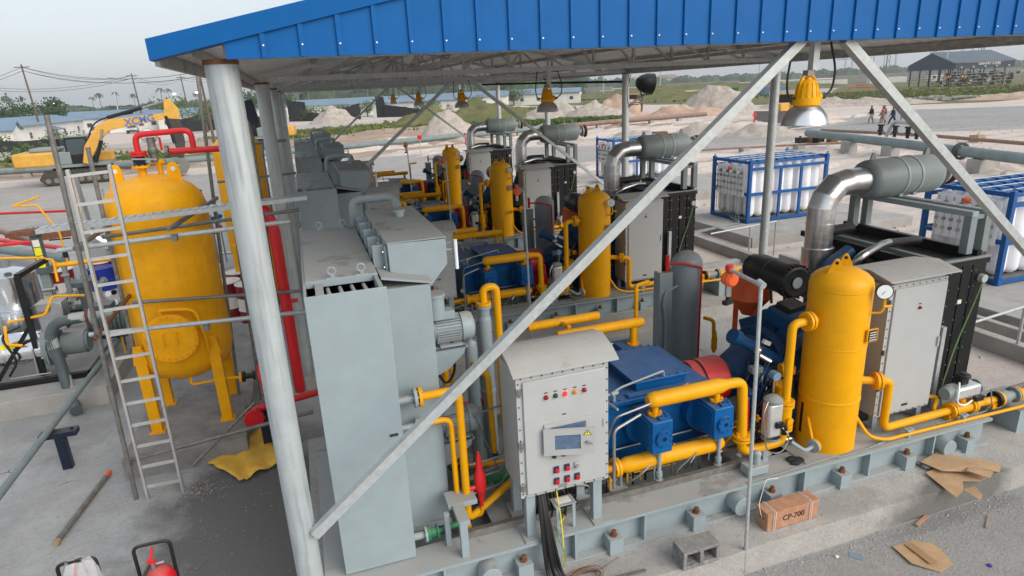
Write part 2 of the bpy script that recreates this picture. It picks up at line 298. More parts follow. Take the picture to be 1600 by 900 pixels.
# ---- skid
t = U('compressor_skid', 'long grey welded steel base frame under the equipment of the {r}', 'skid frame', (3.6, 4.75, .3), 'grey skid base frames')
def beam(y0, y1, yw): return MB().box(-.3, 7.45, y0, y1, .62, .65).box(-.3, 7.45, y0, y1, .3, .325).box(-.3, 7.45, yw-.012, yw+.012, .325, .62)
beam(4.65, 5.0, 4.76).build('front_beam', G, t); beam(7.15, 7.45, 7.34).build('rear_beam', G, t)
for x in (-.3, 1.3, 2.6, 4.1, 5.6, 6.9, 7.2): MB().box(x, x+.2, 5.0, 7.15, .6, .63).build('cross_beam', G, t)
MB().box(-.29, 7.44, 5.0, 7.15, .42, .45).build('deck_plate', 'grey_dark', t)
MB().box(4.75, 5.85, 4.72, 5.5, .652, .662).build('vessel_base_plate', G, t)
MB().box(5.85, 7.44, 5.0, 5.2, .632, .64).build('deck_strip', G, t)
for i in range(8):
    x = 1.47 + (i-1)*.937
    a = MB().box(x-.072, x+.072, 4.60, 4.748, .3, .47).build('anchor_block', G, t)
    MB().cyl((x, 4.67, .47), (x, 4.67, .495), .036, 6, sm=False).cyl((x, 4.67, .495), (x, 4.67, .53), .025, 8).build('anchor_bolt', 'rust', a)
for x in (.72, 2.0, 2.75, 4.7, 5.6, 6.55): MB().box(x-.012, x+.012, 4.655, 4.748, .325, .62).build('web_stiffener', G, t)
for x in (1.13, 3.85, 6.72): MB().cyl((x, 4.748, .45), (x, 4.58, .45), .1, 20).build('lifting_stub', G, t, .006)
m = MB(); m.box(1.0, 4.1, 4.93, 5.03, .654, .69).box(1.0, 4.1, 4.925, 4.935, .69, .73)
m.build('cable_tray', 'tube_old', t)
# ---- air cooler
t = U('air_cooler', 'tall grey air cooler housing with slanted hood, left end of the {r}', 'air cooler', (.2, 5.0, .65), 'tall grey air coolers')
m = MB().box(-.12, .51, 4.87, 4.885, .66, 3.25).box(-.12, -.10, 4.885, 7.54, .66, 3.25).box(.49, .51, 4.885, 7.54, .66, 3.19).box(-.10, .49, 7.52, 7.54, .66, 3.25)
m.build('casing', G, t, .004)
MB().box(-.1, .49, 5.27, 7.5, 3.2, 3.262).build('top_cover', G, t, .004)
MB().box(-.10, .49, 4.885, 7.52, 2.9, 2.93).build('slot_shade_sheet', 'black', t)  # added black sheet, stands in for the shade inside the open top slot
MB().box(-.03, .035, 4.9, 5.3, 3.0, 3.235).build('corner_bracket', G, t)
MB().box(.455, .485, 4.9, 5.3, 3.0, 3.25).build('corner_bracket', G, t)
for i in range(4):
    x = .11+i*.098
    MB().tube([(x-.04, 5.3, 3.17), (x-.035, 5.06, 3.19), (x+.03, 5.02, 3.13), (x+.035, 5.25, 3.08)], .017, 10, .05).tube([(x-.04, 5.3, 3.05), (x-.035, 5.06, 3.07), (x+.03, 5.02, 3.01), (x+.035, 5.25, 2.98)], .017, 10, .05).build('cooling_tube', G, t)
for (x, y) in ((.12, 5.3), (.36, 5.3), (.10, 7.42), (.36, 7.42)):
    n = MB(); n.lathe([(.032+.009*cos(a), .009*sin(a)) for a in [2*pi*i/8 for i in range(9)]], (x, y, 3.32), (0, 1, 0), 18).cyl((x, y, 3.262), (x, y, 3.292), .022, 10).box(x-.05, x+.05, y-.02, y+.02, 3.262, 3.27)
    n.build('lifting_eye', G, t)
MB().prism([(5.28, .68), (7.3, .68), (7.3, 3.12), (5.28, 3.1)], 'x', .513, .93).build('plenum', G, t, .004)
MB().prism([(.513, 3.2), (.95, 3.105), (.95, 3.125), (.513, 3.22)], 'y', 5.26, 7.3).build('plenum_roof', G, t)
MB().prism([(.62, 3.45), (1.14, 3.44), (1.14, 3.21), (.975, 3.02), (.62, 3.2)], 'y', 5.47, 7.26).build('fan_hood', G, t, .004)
MB().box(.615, 1.146, 5.464, 7.265, 3.452, 3.462).build('hood_lid', G, t)
MB().cyl((.92, 6.68, 3.46), (.92, 6.68, 3.51), .045, 14).cyl((.92, 6.68, 3.51), (.92, 6.68, 3.535), .058, 14).build('vent_cap', G, t)
for i in range(5):
    y = 5.62+i*.38
    a = MB().box(.50, .615, y, y+.02, 3.16, 3.42).box(.595, .615, y-.09, y+.0, 3.16, 3.42).build('mounting_channel', G, t)
    for zz in (3.36, 3.22): MB().cyl((.594, y-.05, zz), (.58, y-.05, zz), .014, 6).build('bolt', 'steel', a)
MB().tube([(.52, 7.72, 2.6), (.52, 7.72, 3.52), (1.0, 7.6, 3.54), (1.02, 7.3, 3.3)], .05, 14).build('return_pipe', G, t)
MB().box(.87, .93, 5.3, 5.38, .45, .69).build('leg', G, t); MB().box(.52, .93, 5.24, 5.3, .64, .70).build('foot_rail', G, t)
MB().box(.4, .47, 4.86, 4.869, 1.93, 1.95).build('nameplate', 'ink', t)
MB().box(1.15, 1.22, 5.6, 5.62, 3.30, 3.315).tube([(1.15, 5.61, 3.36), (1.26, 5.6, 3.38), (1.26, 5.6, 3.2)], .006, 6).build('sensor_arm', G, t)
MB().cyl((1.25, 5.58, 3.12), (1.25, 5.58, 3.4), .018, 8).build('sensor_tube', 'lens', t)
# ---- fan motors
for (z, what) in ((2.52, 'upper'), (1.52, 'lower')):
    t = U('fan_motor', what+' ribbed grey fan motor on the air cooler of the {r}', 'motor', (1.1, 5.65, z-.35), 'cooler fan motors', 3)
    m = MB()
    for i in range(30):
        a = 2*pi*i/30; c = Vector((1.0, 5.65+cos(a)*.125, z+sin(a)*.125)); m.bar(c, c+Vector((.24, 0, 0)), .006, .03) if abs(sin(a)) > 2 else m.add([(x, 5.65+cos(a+e)*r, z+sin(a+e)*r) for x in (1.0, 1.24) for (e, r) in ((-.03, .11), (-.03, .14), (.03, .14), (.03, .11))], [(0, 1, 5, 4), (1, 2, 6, 5), (2, 3, 7, 6), (0, 3, 2, 1), (4, 5, 6, 7)])
    m.cyl((.98, 5.65, z), (1.25, 5.65, z), .115, 24); m.build('finned_body', G, t)
    MB().lathe([(0, 1.39), (.06, 1.39), (.125, 1.365), (.14, 1.34), (.14, 1.25), (0, 1.25)], (0, 5.65, z), (1, 0, 0), 24).build('fan_cover', G, t)
    MB().box(1.03, 1.19, 5.56, 5.70, z+.12, z+.2).build('terminal_base', G, t, .006)
    MB().cyl((1.02, 5.6, z+.14), (1.02, 5.6, z+.36), .085, 20).cyl((1.02, 5.6, z+.36), (1.02, 5.6, z+.385), .1, 20).build('terminal_box', G, t)
    MB().prism([(.935, z-.15), (1.26, z-.15), (1.24, z-.22), (1.08, z-.36), (.935, z-.42)], 'y', 5.5, 5.52).box(.935, 1.28, 5.5, 5.8, z-.165, z-.15).box(1.02, 1.24, 5.52, 5.78, z-.148, z-.125).build('bracket', G, t)
    MB().tube([(1.14, 5.58, z-.1), (1.15, 5.55, z-.42), (1.06, 5.6, z-.58), (.96, 5.6, z-.38)], .014, 8, .1).build('cable', 'rubber', t)
# ---- cooler pipes in yellow
def flangepair(par, c, ax, r=.085, cold='yellow', other=G, t_=.028):
    c = Vector(c); d = Vector(ax); MB().flange(c-d*t_*.75, ax, r, t_, 8).build('flange', other, par); MB().flange(c+d*t_*.75, ax, r, t_, 8).build('flange', cold, par)
for (zz, x2, yy, r, lab) in ((2.12, 1.07, 5.12, .038, 'thicker outer'), (1.82, 1.0, 5.17, .027, 'thinner inner')):
    t = U('cooler_pipe', lab+' yellow pipe dropping from the air cooler of the {r}', 'pipe', (x2, yy, .7), 'yellow cooler pipes', 3)
    MB().cyl((.512, yy, zz), (.68, yy, zz), r, 14).build('nozzle', G, t); flangepair(t, (.70, yy, zz), (1, 0, 0), r*2.4)
    if r > .03: MB().tube([(.72, yy, zz), (x2, yy, zz), (x2, yy, .72), (1.62, 5.38, .86)], r, 16, .1).build('pipe', 'yellow', t)
    else: MB().tube([(.72, yy, zz), (x2-.01, yy, zz), (x2-.01, yy, .62), (1.1, yy, .6)], r, 14, .09).build('pipe', 'yellow', t)
t = U('pipe_support', 'grey square steel post clamping the yellow cooler pipes on the {r}', 'pipe support', (.93, 4.8, .65), 'pipe clamp posts', 3)
MB().box(.90, .97, 4.70, 4.76, .65, 1.02).build('post', G, t, .003); MB().box(.80, .85, 4.9, 4.95, .65, 1.0).build('post', G, t, .003)
MB().box(.86, 1.14, 4.98, 5.2, .98, 1.03).box(.895, 1.0, 4.71, 5.0, .98, 1.028).build('clamp', G, t, .003)
t = U('drain_pipe', 'short green drain pipe with flange valve at the foot of the {r} air cooler', 'pipe', (.75, 4.98, .7), 'green drain pipes', 3)
MB().cyl((.512, 4.98, .79), (.62, 4.98, .79), .035, 12).build('nozzle', G, t); MB().flange((.63, 4.98, .79), (1, 0, 0), .075, .02, 6).build('flange', G, t)
MB().flange((.655, 4.98, .79), (1, 0, 0), .07, .02, 6).cyl((.66, 4.98, .79), (.74, 4.98, .79), .045, 12).flange((.74, 4.98, .79), (1, 0, 0), .065, .016, 6).cyl((.74, 4.98, .79), (.96, 5.0, .80), .026, 12).build('pipe', 'green', t)
t = U('relief_valve', 'bright red relief valve standing between yellow pipes of the {r}', 'valve', (1.22, 5.15, .8), 'red relief valves', 3)
MB().lathe([(.02, 0), (.02, .08), (.035, .08), (.035, .13), (.045, .15), (.058, .2), (.058, .34), (.045, .38), (.035, .42), (.03, .5), (.02, .56), (.012, .6), (0, .6)], (1.22, 5.15, .82), (0, 0, 1), 20).build('bonnet', 'pipered', t)
MB().cyl((1.17, 5.15, 1.04), (1.08, 5.15, 1.04), .025, 12).build('outlet', 'pipered', t)
MB().tube([(1.22, 5.15, .84), (1.22, 5.15, .72), (1.1, 5.2, .68)], .018, 10).build('inlet_pipe', 'yellow', t)
# ---- filter columns behind the cooler
for (x, y, z1, r, lab, flg) in ((1.66, 6.25, 2.38, .072, 'tall grey filter column with looping yellow pipe on top', 1), (1.42, 5.98, 2.22, .065, 'plain grey filter column beside the fan motor', 0), (1.75, 6.75, 2.1, .06, 'grey filter column farthest from the camera', 0)):
    t = U('filter_column', lab+' on the {r}', 'filter', (x, y, .65), 'grey filter columns', 3)
    MB().lathe([(0, z1), (r*.6, z1), (r*.95, z1-.03), (r, z1-.07), (r, 1.5), (r*1.12, 1.49), (r*1.12, 1.45), (r, 1.44), (r, .45), (0, .45)], (x, y, 0), (0, 0, 1), 20).build('shell', G, t)
    if flg:
        MB().cyl((x, y, z1-.01), (x, y, z1+.07), r*.85, 18).flange((x, y, z1+.09), (0, 0, 1), r*1.15, .03, 8).build('neck', G, t)
        MB().flange((x, y, z1+.125), (0, 0, 1), r*1.15, .03, 8).build('flange', 'yellow', t)
        MB().tube([(x, y, z1+.13), (x+.0, y, z1+.3), (x+.15, y, z1+.3), (x+.16, y, .95), (x+.3, y-.1, .9)], .042, 14, .14).build('loop_pipe', 'yellow', t)
    else: MB().cyl((x, y, z1-.01), (x, y, z1+.025), .02, 8).build('plug', G, t)
t = U('transfer_pipe', 'yellow pipe with round bolted flange leaving the grey filter column of the {r}', 'pipe', (1.55, 5.8, .8), 'yellow transfer pipes', 3)
MB().cyl((1.42, 5.92, 1.98), (1.44, 5.8, 1.98), .03, 10).build('nozzle', 'yellow', t); MB().flange((1.445, 5.77, 1.98), (.15, -1, .1), .075, .03, 8).build('flange', 'yellow', t)
MB().tube([(1.45, 5.75, 1.98), (1.5, 5.66, 1.94), (1.52, 5.66, .98)], .03, 12, .07).build('pipe', 'yellow', t)
MB().cyl((1.52, 5.66, .98), (1.52, 5.66, 1.05), .04, 12).build('meter', 'drumblue', t)
MB().tube([(1.12, 5.95, 2.3), (1.12, 5.95, .8), (1.6, 5.9, .75), (2.4, 5.8, .75)], .035, 10).build('riser', 'yellow', t)
MB().tube([(1.22, 6.1, 2.3), (1.22, 6.1, 1.0)], .02, 8).build('riser', 'yellow', t)
t = U('water_pump', 'dark green pump and motor low behind the control cabinet, {r}', 'pump', (1.5, 5.9, .45), 'green pumps', 3)
MB().cyl((1.2, 5.85, .62), (1.75, 5.85, .62), .1, 18).flange((1.45, 5.85, .62), (1, 0, 0), .14, .03, 8).build('casing', 'green', t)
m = MB()
for i in range(8): m.cyl((1.78+.035*i, 5.85, .66), (1.79+.035*i, 5.85, .66), .16, 18)
m.cyl((1.75, 5.85, .66), (2.1, 5.85, .66), .13, 18); m.build('motor', 'green', t); MB().box(1.2, 2.1, 5.72, 5.98, .45, .5).build('base', 'grey_dark', t)
t = U('instrument_tubing', 'bright stainless instrument tubes behind the control cabinet, {r}', 'tubing', (1.5, 5.4, .6), 'stainless tubing', 2)
for i, z in enumerate((.8, .96, 1.12)):
    MB().tube([(1.12, 5.38+.02*i, z), (1.5, 5.42, z+.02), (1.62, 5.5, z+.1)], .012, 8).build('tube', 'tubing', t); MB().cyl((1.3, 5.37, z), (1.3, 5.45, z), .02, 8).cyl((1.3, 5.41, z), (1.3, 5.41, z+.07), .01, 8).build('valve', 'chrome', t)
MB().tube([(1.28, 5.5, 1.62), (1.6, 5.55, 1.64)], .012, 8).build('tube', 'tubing', t); MB().bar((1.3, 5.5, 1.6), (1.58, 5.52, .7), .012).build('brace', 'tube_old', t)
MB().tube([(1.1, 5.5, .9), (1.6, 5.62, .92)], .02, 8).build('tube', 'tubing', t)
MB().tube([(1.15, 6.3, 1.3), (1.7, 6.3, 1.32)], .045, 10).build('red_pipe', 'pipered', t)
# ---- control cabinet
t = U('control_cabinet', 'light grey control cabinet with lamp buttons and curved rain roof on the {r}', 'control cabinet', (1.93, 5.0, .65), 'control cabinets')
CB = 'cabinet'
MB().box(1.5, 2.35, 4.72, 5.22, 1.13, 2.33).build('body', CB, t, .006)
MB().box(1.485, 2.365, 4.700, 4.718, 1.12, 2.34).build('front_frame', CB, t, .003)
d = MB().box(1.54, 2.33, 4.678, 4.699, 1.155, 2.285).build('door', CB, t, .008)
m = MB()
for i in range(9):
    for z in (1.135, 2.315): m.cyl((1.53+i*.098, 4.7, z), (1.53+i*.098, 4.692, z), .0065, 6)
for i in range(11):
    for x in (1.505, 2.348): m.cyl((x, 4.7, 1.17+i*.11), (x, 4.692, 1.17+i*.11), .0065, 6)
stuff(m.build('bolts', 'ink', t))
MB().prism([(4.66, 2.345), (4.66, 2.36), (4.78, 2.43), (4.98, 2.495), (5.2, 2.45), (5.37, 2.37), (5.37, 2.355), (5.2, 2.43), (4.98, 2.475), (4.78, 2.41)], 'x', 1.45, 2.45).build('rain_roof', CB, t)
MB().prism([(4.73, 2.33), (4.78, 2.405), (4.98, 2.47), (5.2, 2.425), (5.22, 2.33)], 'x', 1.52, 2.33).build('roof_gable', CB, t)
for (x, y) in ((1.56, 4.76), (2.24, 4.76), (1.56, 5.16), (2.24, 5.16)): MB().box(x-.02, x+.07, y-.03, y+.05, .665, 1.13).build('leg', G, t, .003)
for x in (1.5, 2.2): MB().box(x, x+.22, 4.66, 5.3, .652, .664).build('foot_plate', G, t)
for z in (1.25, 1.68, 2.2):
    MB().box(1.475, 1.53, 4.668, 4.70, z-.03, z+.03).cyl((1.5, 4.66, z-.035), (1.5, 4.66, z+.035), .01, 8).build('hinge', 'steel', d)
for x, c in ((1.75, 'lamp_red'), (1.84, 'lamp_green'), (1.93, 'lamp_lit'), (2.025, 'lamp_amber'), (2.115, 'lamp_red')):
    MB().lathe([(.022, 0), (.022, .012), (.016, .014), (.015, .026), (.009, .031), (0, .031)], (x, 4.678, 2.11), (0, -1, 0), 16).build('indicator_lamp', c, d)
    MB().box(x-.017, x+.017, 4.6755, 4.678, 2.147, 2.156).build('lamp_tag', 'ink', d)
MB().box(1.9, 1.935, 4.6755, 4.678, 1.905, 1.916).build('lamp_tag', 'ink', d)
# screen recess and half open window door
MB().box(1.72, 2.165, 4.660, 4.678, 1.60, 1.845).build('screen_frame', CB, d, .003)
MB().box(1.78, 2.12, 4.655, 4.660, 1.64, 1.81).build('touch_screen', 'screen', d)
_w = MB(); A0 = Vector((1.705, 4.655, 0)); AD = Vector((.95, -.28, 0)).normalized()
def wd(u0, u1, v0, v1, t0=0, t1=.02):
    nn = Vector((-AD.y, AD.x, 0)); vs = []
    for tt in (t0, t1):
        for (u, v) in ((u0, v0), (u1, v0), (u1, v1), (u0, v1)): p = A0+AD*u-nn*tt; vs.append((p.x, p.y, v))
    return vs, [(0, 1, 2, 3), (7, 6, 5, 4), (0, 4, 5, 1), (1, 5, 6, 2), (2, 6, 7, 3), (3, 7, 4, 0)]
for a_ in ((0, .1, 1.555, 1.815), (.33, .455, 1.555, 1.815), (.1, .33, 1.555, 1.61), (.1, .33, 1.755, 1.815)): _w.add(*wd(*a_))
wdo = _w.build('window_door', CB, t)
MB().add(*wd(.1, .33, 1.61, 1.755, .008, .012)).build('window_pane', 'screen', wdo)
tri = wd(.355, .435, 0, 1); nn = Vector((-AD.y, AD.x, 0))
def wp(u, v, k): p = A0+AD*u-nn*k; return (p.x, p.y, v)
MB().add([wp(.35, 1.745, .0215), wp(.43, 1.745, .0215), wp(.39, 1.8, .0215)], [(0, 1, 2)]).build('warning_sign', 'ink', wdo)
MB().add([wp(.36, 1.75, .0225), wp(.42, 1.75, .0225), wp(.39, 1.79, .0225)], [(0, 1, 2)]).build('warning_sign_face', 'stickeryellow', wdo)
MB().add([wp(.392, 1.784, .0235), wp(.381, 1.767, .0235), wp(.389, 1.767, .0235), wp(.386, 1.753, .0235), wp(.398, 1.771, .0235), wp(.391, 1.771, .0235)], [(0, 1, 2), (2, 3, 4, 5), (0, 2, 5)]).build('warning_bolt', 'ink', wdo)
MB().cyl(wp(.385, 1.68, .02), wp(.385, 1.68, .035), .014, 10).bar(wp(.385, 1.69, .036), wp(.43, 1.665, .045), .01, .012).build('latch', 'steel', wdo)
for x, c in ((1.81, 'lamp_green'), (1.9, 'lamp_red'), (1.985, 'lamp_amber'), (2.07, 'lamp_red')):
    MB().lathe([(.02, 0), (.02, .012), (.015, .014), (.014, .026), (0, .03)], (x, 4.678, 1.505), (0, -1, 0), 14).build('indicator_lamp', c, d)
def switch(x, z, c1='navy', c2='pipered'):
    k = MB().box(x-.026, x+.026, 4.662, 4.678, z-.032, z+.032).build('switch', c1, d, .003)
    MB().cyl((x, 4.662, z-.004), (x, 4.64, z-.004), .02, 12).bar((x-.012, 4.635, z-.016), (x+.012, 4.635, z+.01), .01, .012).build('switch_knob', c2, k)
for x in (1.826, 1.93): switch(x, 1.365)
switch(2.03, 1.365, 'cabinet', 'cabinet')
for x in (1.826, 1.93, 2.03): switch(x, 1.245)
MB().box(1.845, 1.93, 4.6745, 4.678, 1.165, 1.195).build('nameplate', 'grey_dark', d)
MB().box(2.30, 2.312, 4.668, 4.678, 1.7, 1.78).build('door_pull', CB, d)
MB().tube([(2.37, 4.9, 2.3), (2.42, 4.88, 2.27), (2.41, 4.9, 2.2), (2.37, 4.9, 2.18)], .006, 6, .03).lathe([(0, 0), (.025, 0), (.025, .04), (0, .05)], (2.355, 4.95, 2.24), (1, 0, 0), 10).build('sensor_coil', 'sticker', t)
m = MB()
for i in range(26):
    x = random.uniform(1.75, 2.2); y = random.uniform(4.95, 5.2); m.tube([(x, y, 1.13), (x+random.uniform(-.05, .05), y, random.uniform(.85, 1.0)), (x+random.uniform(-.1, .15), y+random.uniform(-.1, .1), .67)], random.uniform(.006, .012), 6, .06)
for i in range(8):
    x = 2.02+.03*i; m.lathe([(.06+.009*cos(a), .009*sin(a)) for a in [2*pi*k/6 for k in range(7)]], (x, 5.0+.02*i, .95-.03*(i % 3)), (1, .4, .2), 14)
stuff(m.build('cables', 'rubber', t))
# ---- cable bundle from cabinet down to ground
t = U('cable_bundle', 'thick black cables hanging from the control cabinet over the edge of the {r}', 'cables', (1.66, 4.64, .3), 'black cable bundles')
for i, (dx, r) in enumerate(((0, .02), (.045, .028), (.075, .018), (-.02, .012), (.1, .014))):
    MB().tube([(1.68+dx*.5, 4.8, 1.13), (1.66+dx*.6, 4.66, .95), (1.66+dx, 4.60-.01*i, .55), (1.68+dx*1.2, 4.58-.01*i, .32), (1.72+dx*1.2, 4.3-.02*i, .325)], r, 10, .14).build('cable', 'rubber', t)
MB().lathe([(.03, 0), (.045, .01), (.045, .05), (.032, .06)], (1.69, 4.8, 1.07), (0, 0, 1), 12).build('cable_gland', 'steel', t)
MB().tube([(1.86, 4.8, 1.13), (1.87, 4.7, .8), (1.85, 4.61, .6), (1.84, 4.58, .33)], .006, 6, .06).build('earth_wire', 'wire_yellow', t)
MB().tube([(1.84, 4.72, .68), (1.8, 4.61, .66), (1.86, 4.59, .5), (1.84, 4.58, .35)], .005, 6, .05).build('earth_wire', 'wire_green', t)
MB().tube([(1.84, 4.75, .68), (1.95, 4.82, .70), (2.0, 4.9, .67)], .005, 6, .05).build('earth_wire', 'wire_yellow', t)
t = U('sign_stand', 'little grey bent plate stand with paper label under the cabinet of the {r}', 'stand', (1.92, 4.75, .65), 'small label stands')
MB().box(1.82, 2.04, 4.72, 4.86, .915, .925).build('top_plate', G, t); MB().box(1.835, 1.865, 4.725, 4.735, .652, .915).build('leg', G, t); MB().box(2.0, 2.03, 4.725, 4.735, .652, .915).build('leg', G, t)
MB().box(1.86, 2.0, 4.75, 4.84, .926, .929).build('paper_label', 'sticker', t)
# ---- reciprocating compressor
t = U('gas_compressor', 'blue reciprocating gas compressor with two box shaped cylinders on the {r}', 'compressor', (3.3, 5.8, .65), 'blue gas compressors')
B = 'blue'
MB().box(2.68, 3.92, 5.42, 6.5, .7, 1.45).build('crankcase', B, t, .02)
MB().box(2.6, 3.98, 5.36, 6.56, 1.45, 1.5).build('top_plate', B, t, .008)
MB().box(3.1, 3.72, 5.5, 6.3, 1.5, 1.6).build('valve_cover', B, t, .01); MB().box(3.07, 3.75, 5.47, 6.33, 1.6, 1.625).build('cover_lid', B, t, .006)
MB().box(2.95, 3.45, 5.38, 5.46, 1.5, 1.53).build('inspection_cover', B, t, .006)
m = MB()
for i in range(14):
    for y in (5.39, 6.53): m.cyl((2.65+i*.1, y, 1.5), (2.65+i*.1, y, 1.515), .011, 6)
for i in range(7):
    for y in (5.5, 6.3): m.cyl((3.12+i*.098, y, 1.625), (3.12+i*.098, y, 1.64), .01, 6)
stuff(m.build('bolts', B, t))
for (x, yf) in ((3.09, 4.93), (3.82, 4.93)):
    MB().cyl((x, 5.42, 1.2), (x, 5.3, 1.2), .21, 20).build('distance_piece', B, t)
    c = MB().box(x-.118, x+.118, yf, 5.34, 1.075, 1.435).build('cylinder', B, t, .012)
    for sx in (-1, 1): MB().box(x+sx*.12-.006, x+sx*.12+.006, yf+.03, 5.31, 1.1, 1.41).build('side_cover', B, c, .004)
    m = MB()
    for sx in (-1, 1):
        for i in range(7):
            for z in (1.115, 1.395): m.cyl((x+sx*.126, yf+.05+i*.04, z), (x+sx*.134, yf+.05+i*.04, z), .008, 6)
        for i in range(6):
            for y in (yf+.05, 5.29): m.cyl((x+sx*.126, y, 1.15+i*.045), (x+sx*.134, y, 1.15+i*.045), .008, 6)
    stuff(m.build('side_bolts', B, c))
    MB().flange((x+.01, yf-.012, 1.25), (0, 1, 0), .092, .03, 8, .010, 26).build('head_flange', B, c)
    MB().cyl((x+.01, yf-.03, 1.25), (x+.01, yf-.034, 1.25), .022, 12).build('head_port', 'black', c)
    MB().box(x-.02, x+.1, yf+.02, yf+.11, 1.435, 1.46).cyl((x+.02, yf+.05, 1.46), (x+.02, yf+.05, 1.49), .014, 6).cyl((x+.07, yf+.09, 1.46), (x+.07, yf+.09, 1.49), .014, 6).cyl((x+.07, yf+.04, 1.46), (x+.07, yf+.04, 1.49), .014, 6).build('valve_cap', B, c)
    MB().cyl((x+.03, yf+.1, .66), (x+.03, yf+.1, 1.08), .022, 12).cyl((x+.03, yf+.1, .652), (x+.03, yf+.1, .70), .045, 14).cyl((x+.03, yf+.1, .74), (x+.03, yf+.1, .79), .035, 14).build('support_leg', G, t)
    # far side cylinders
    MB().cyl((x-.1, 6.5, 1.2), (x-.1, 6.65, 1.2), .2, 18).box(x-.25, x+.05, 6.62, 7.0, 1.05, 1.45).build('far_cylinder', B, t, .01)
MB().tube([(2.62, 5.0, 1.64), (2.6, 5.3, 1.62), (2.9, 5.44, 1.63), (3.42, 5.48, 1.70), (3.44, 5.5, 1.62)], .012, 8).cyl((2.72, 5.34, 1.625), (2.80, 5.36, 1.625), .025, 8).cyl((2.76, 5.35, 1.53), (2.76, 5.35, 1.62), .014, 8).build('vent_line', G, t)
MB().tube([(2.5, 6.2, 1.7), (2.85, 6.2, 1.78), (2.9, 6.2, 1.58)], .014, 8).build('vent_line', G, t)
MB().tube([(2.6, 5.3, .95), (2.6, 5.1, 1.4), (2.6, 5.0, 1.56), (2.95, 5.0, 1.62), (3.6, 5.28, 1.6)], .012, 8, .06).build('oil_line', 'tubing', t)
MB().tube([(2.58, 5.0, .75), (2.58, 5.0, 1.42), (2.9, 5.05, 1.5)], .016, 8, .06).build('oil_line', 'tubing', t)
MB().tube([(2.75, 5.5, .75), (2.75, 5.35, .95), (3.9, 5.35, .98), (4.0, 5.35, .8)], .011, 8, .05).build('oil_line', 'tubing', t)
MB().tube([(2.9, 5.3, .86), (4.1, 5.3, .9)], .011, 8, .05).build('oil_line', 'tubing', t)
MB().cyl((2.64, 5.42, 1.0), (2.64, 5.39, 1.0), .04, 14).build('gauge', 'dial', t)
MB().box(2.66, 3.94, 5.45, 6.45, .45, .7).build('sole_plate', 'grey_dark', t)
# ---- yellow pipework around compressor
t = U('suction_pipe', 'thick yellow suction header above the two blue cylinders of the {r}', 'pipe', (3.5, 5.05, 1.5), 'yellow suction headers')
MB().lathe([(0, 0), (.05, .01), (.078, .05), (.082, .08), (.082, .86), (.055, .96), (.055, .99)], (2.98, 5.07, 1.62), (1, .0, -.0), 24).build('header', 'yellow', t)
MB().tube([(3.95, 5.07, 1.62), (4.13, 5.07, 1.61), (4.13, 5.02, .98)], .055, 18, .13).build('elbow_pipe', 'yellow', t)
for x in (3.09, 3.83):
    MB().cyl((x, 5.09, 1.58), (x, 5.09, 1.45), .035, 12).flange((x, 5.09, 1.455), (0, 0, 1), .075, .02, 6, .012, 16).build('branch', 'yellow', t)
flangepair(t, (4.13, 5.02, .97), (0, 0, 1), .1, 'yellow', 'yellow')
MB().tube([(4.13, 5.02, .95), (4.13, 5.0, .80), (4.66, 5.0, .80), (4.66, 5.0, 1.0)], .05, 16, .15).build('u_bend', 'yellow', t)
flangepair(t, (4.66, 5.0, 1.0), (0, 0, 1), .095, 'yellow', 'yellow')
MB().cyl((4.66, 5.0, 1.02), (4.66, 5.0, 1.26), .075, 20).cyl((4.66, 5.0, 1.10), (4.66, 4.9, 1.10), .04, 12).build('valve_body', 'yellow', t)
flangepair(t, (4.66, 5.0, 1.28), (0, 0, 1), .095, 'yellow', 'yellow')
MB().tube([(4.66, 5.0, 1.29), (4.66, 5.0, 2.2), (4.82, 5.0, 2.2)], .046, 18, .12).build('riser', 'yellow', t)
flangepair(t, (4.86, 5.0, 2.2), (1, 0, 0), .105, 'yellow', 'yellow'); MB().cyl((4.87, 5.0, 2.2), (5.02, 5.02, 2.2), .05, 16).build('nozzle', 'yellow', t)
MB().box(4.35, 4.42, 4.92, 4.99, .652, .78).box(4.33, 4.44, 4.9, 5.0, .74, .76).build('pipe_shoe', G, t)
t = U('discharge_pipe', 'thick yellow discharge bottle running low under the blue cylinders of the {r}', 'pipe', (3.3, 5.02, .9), 'yellow discharge bottles')
MB().lathe([(.035, 0), (.035, .1)], (2.36, 5.12, .90), (1, 0, 0), 14).flange((2.68, 5.12, .9), (1, 0, 0), .1, .028, 8).build('inlet', 'yellow', t); MB().flange((2.645, 5.12, .9), (1, 0, 0), .1, .028, 8).cyl((2.3, 5.12, .9), (2.64, 5.12, .9), .038, 14).build('inlet_flange', 'yellow', t)
MB().lathe([(.05, 0), (.085, .09), (.085, 1.2), (.06, 1.26), (0, 1.28)], (2.69, 5.12, .9), (1, 0, 0), 22).build('bottle', 'yellow', t)
t = U('rear_bottle', 'pair of yellow pulsation bottles with down legs behind the {r} compressor', 'pipe', (3.1, 7.1, 1.4), 'yellow rear bottles')
MB().lathe([(0, 0), (.05, .0), (.06, .02), (.06, .98), (.05, 1.0), (0, 1.0)], (2.46, 7.15, 1.78), (1, 0, .0), 18).build('bottle', 'yellow_old', t)
MB().lathe([(0, 0), (.05, .0), (.065, .02), (.065, 1.16), (.05, 1.2), (0, 1.2)], (2.72, 6.8, 1.74), (1, 0, -.0), 18).build('bottle', 'yellow_old', t)
MB().tube([(3.78, 6.8, 1.72), (3.78, 6.8, 1.45)], .045, 12).flange((3.78, 6.8, 1.46), (0, 0, 1), .08, .02, 6).build('down_leg', 'yellow_old', t)
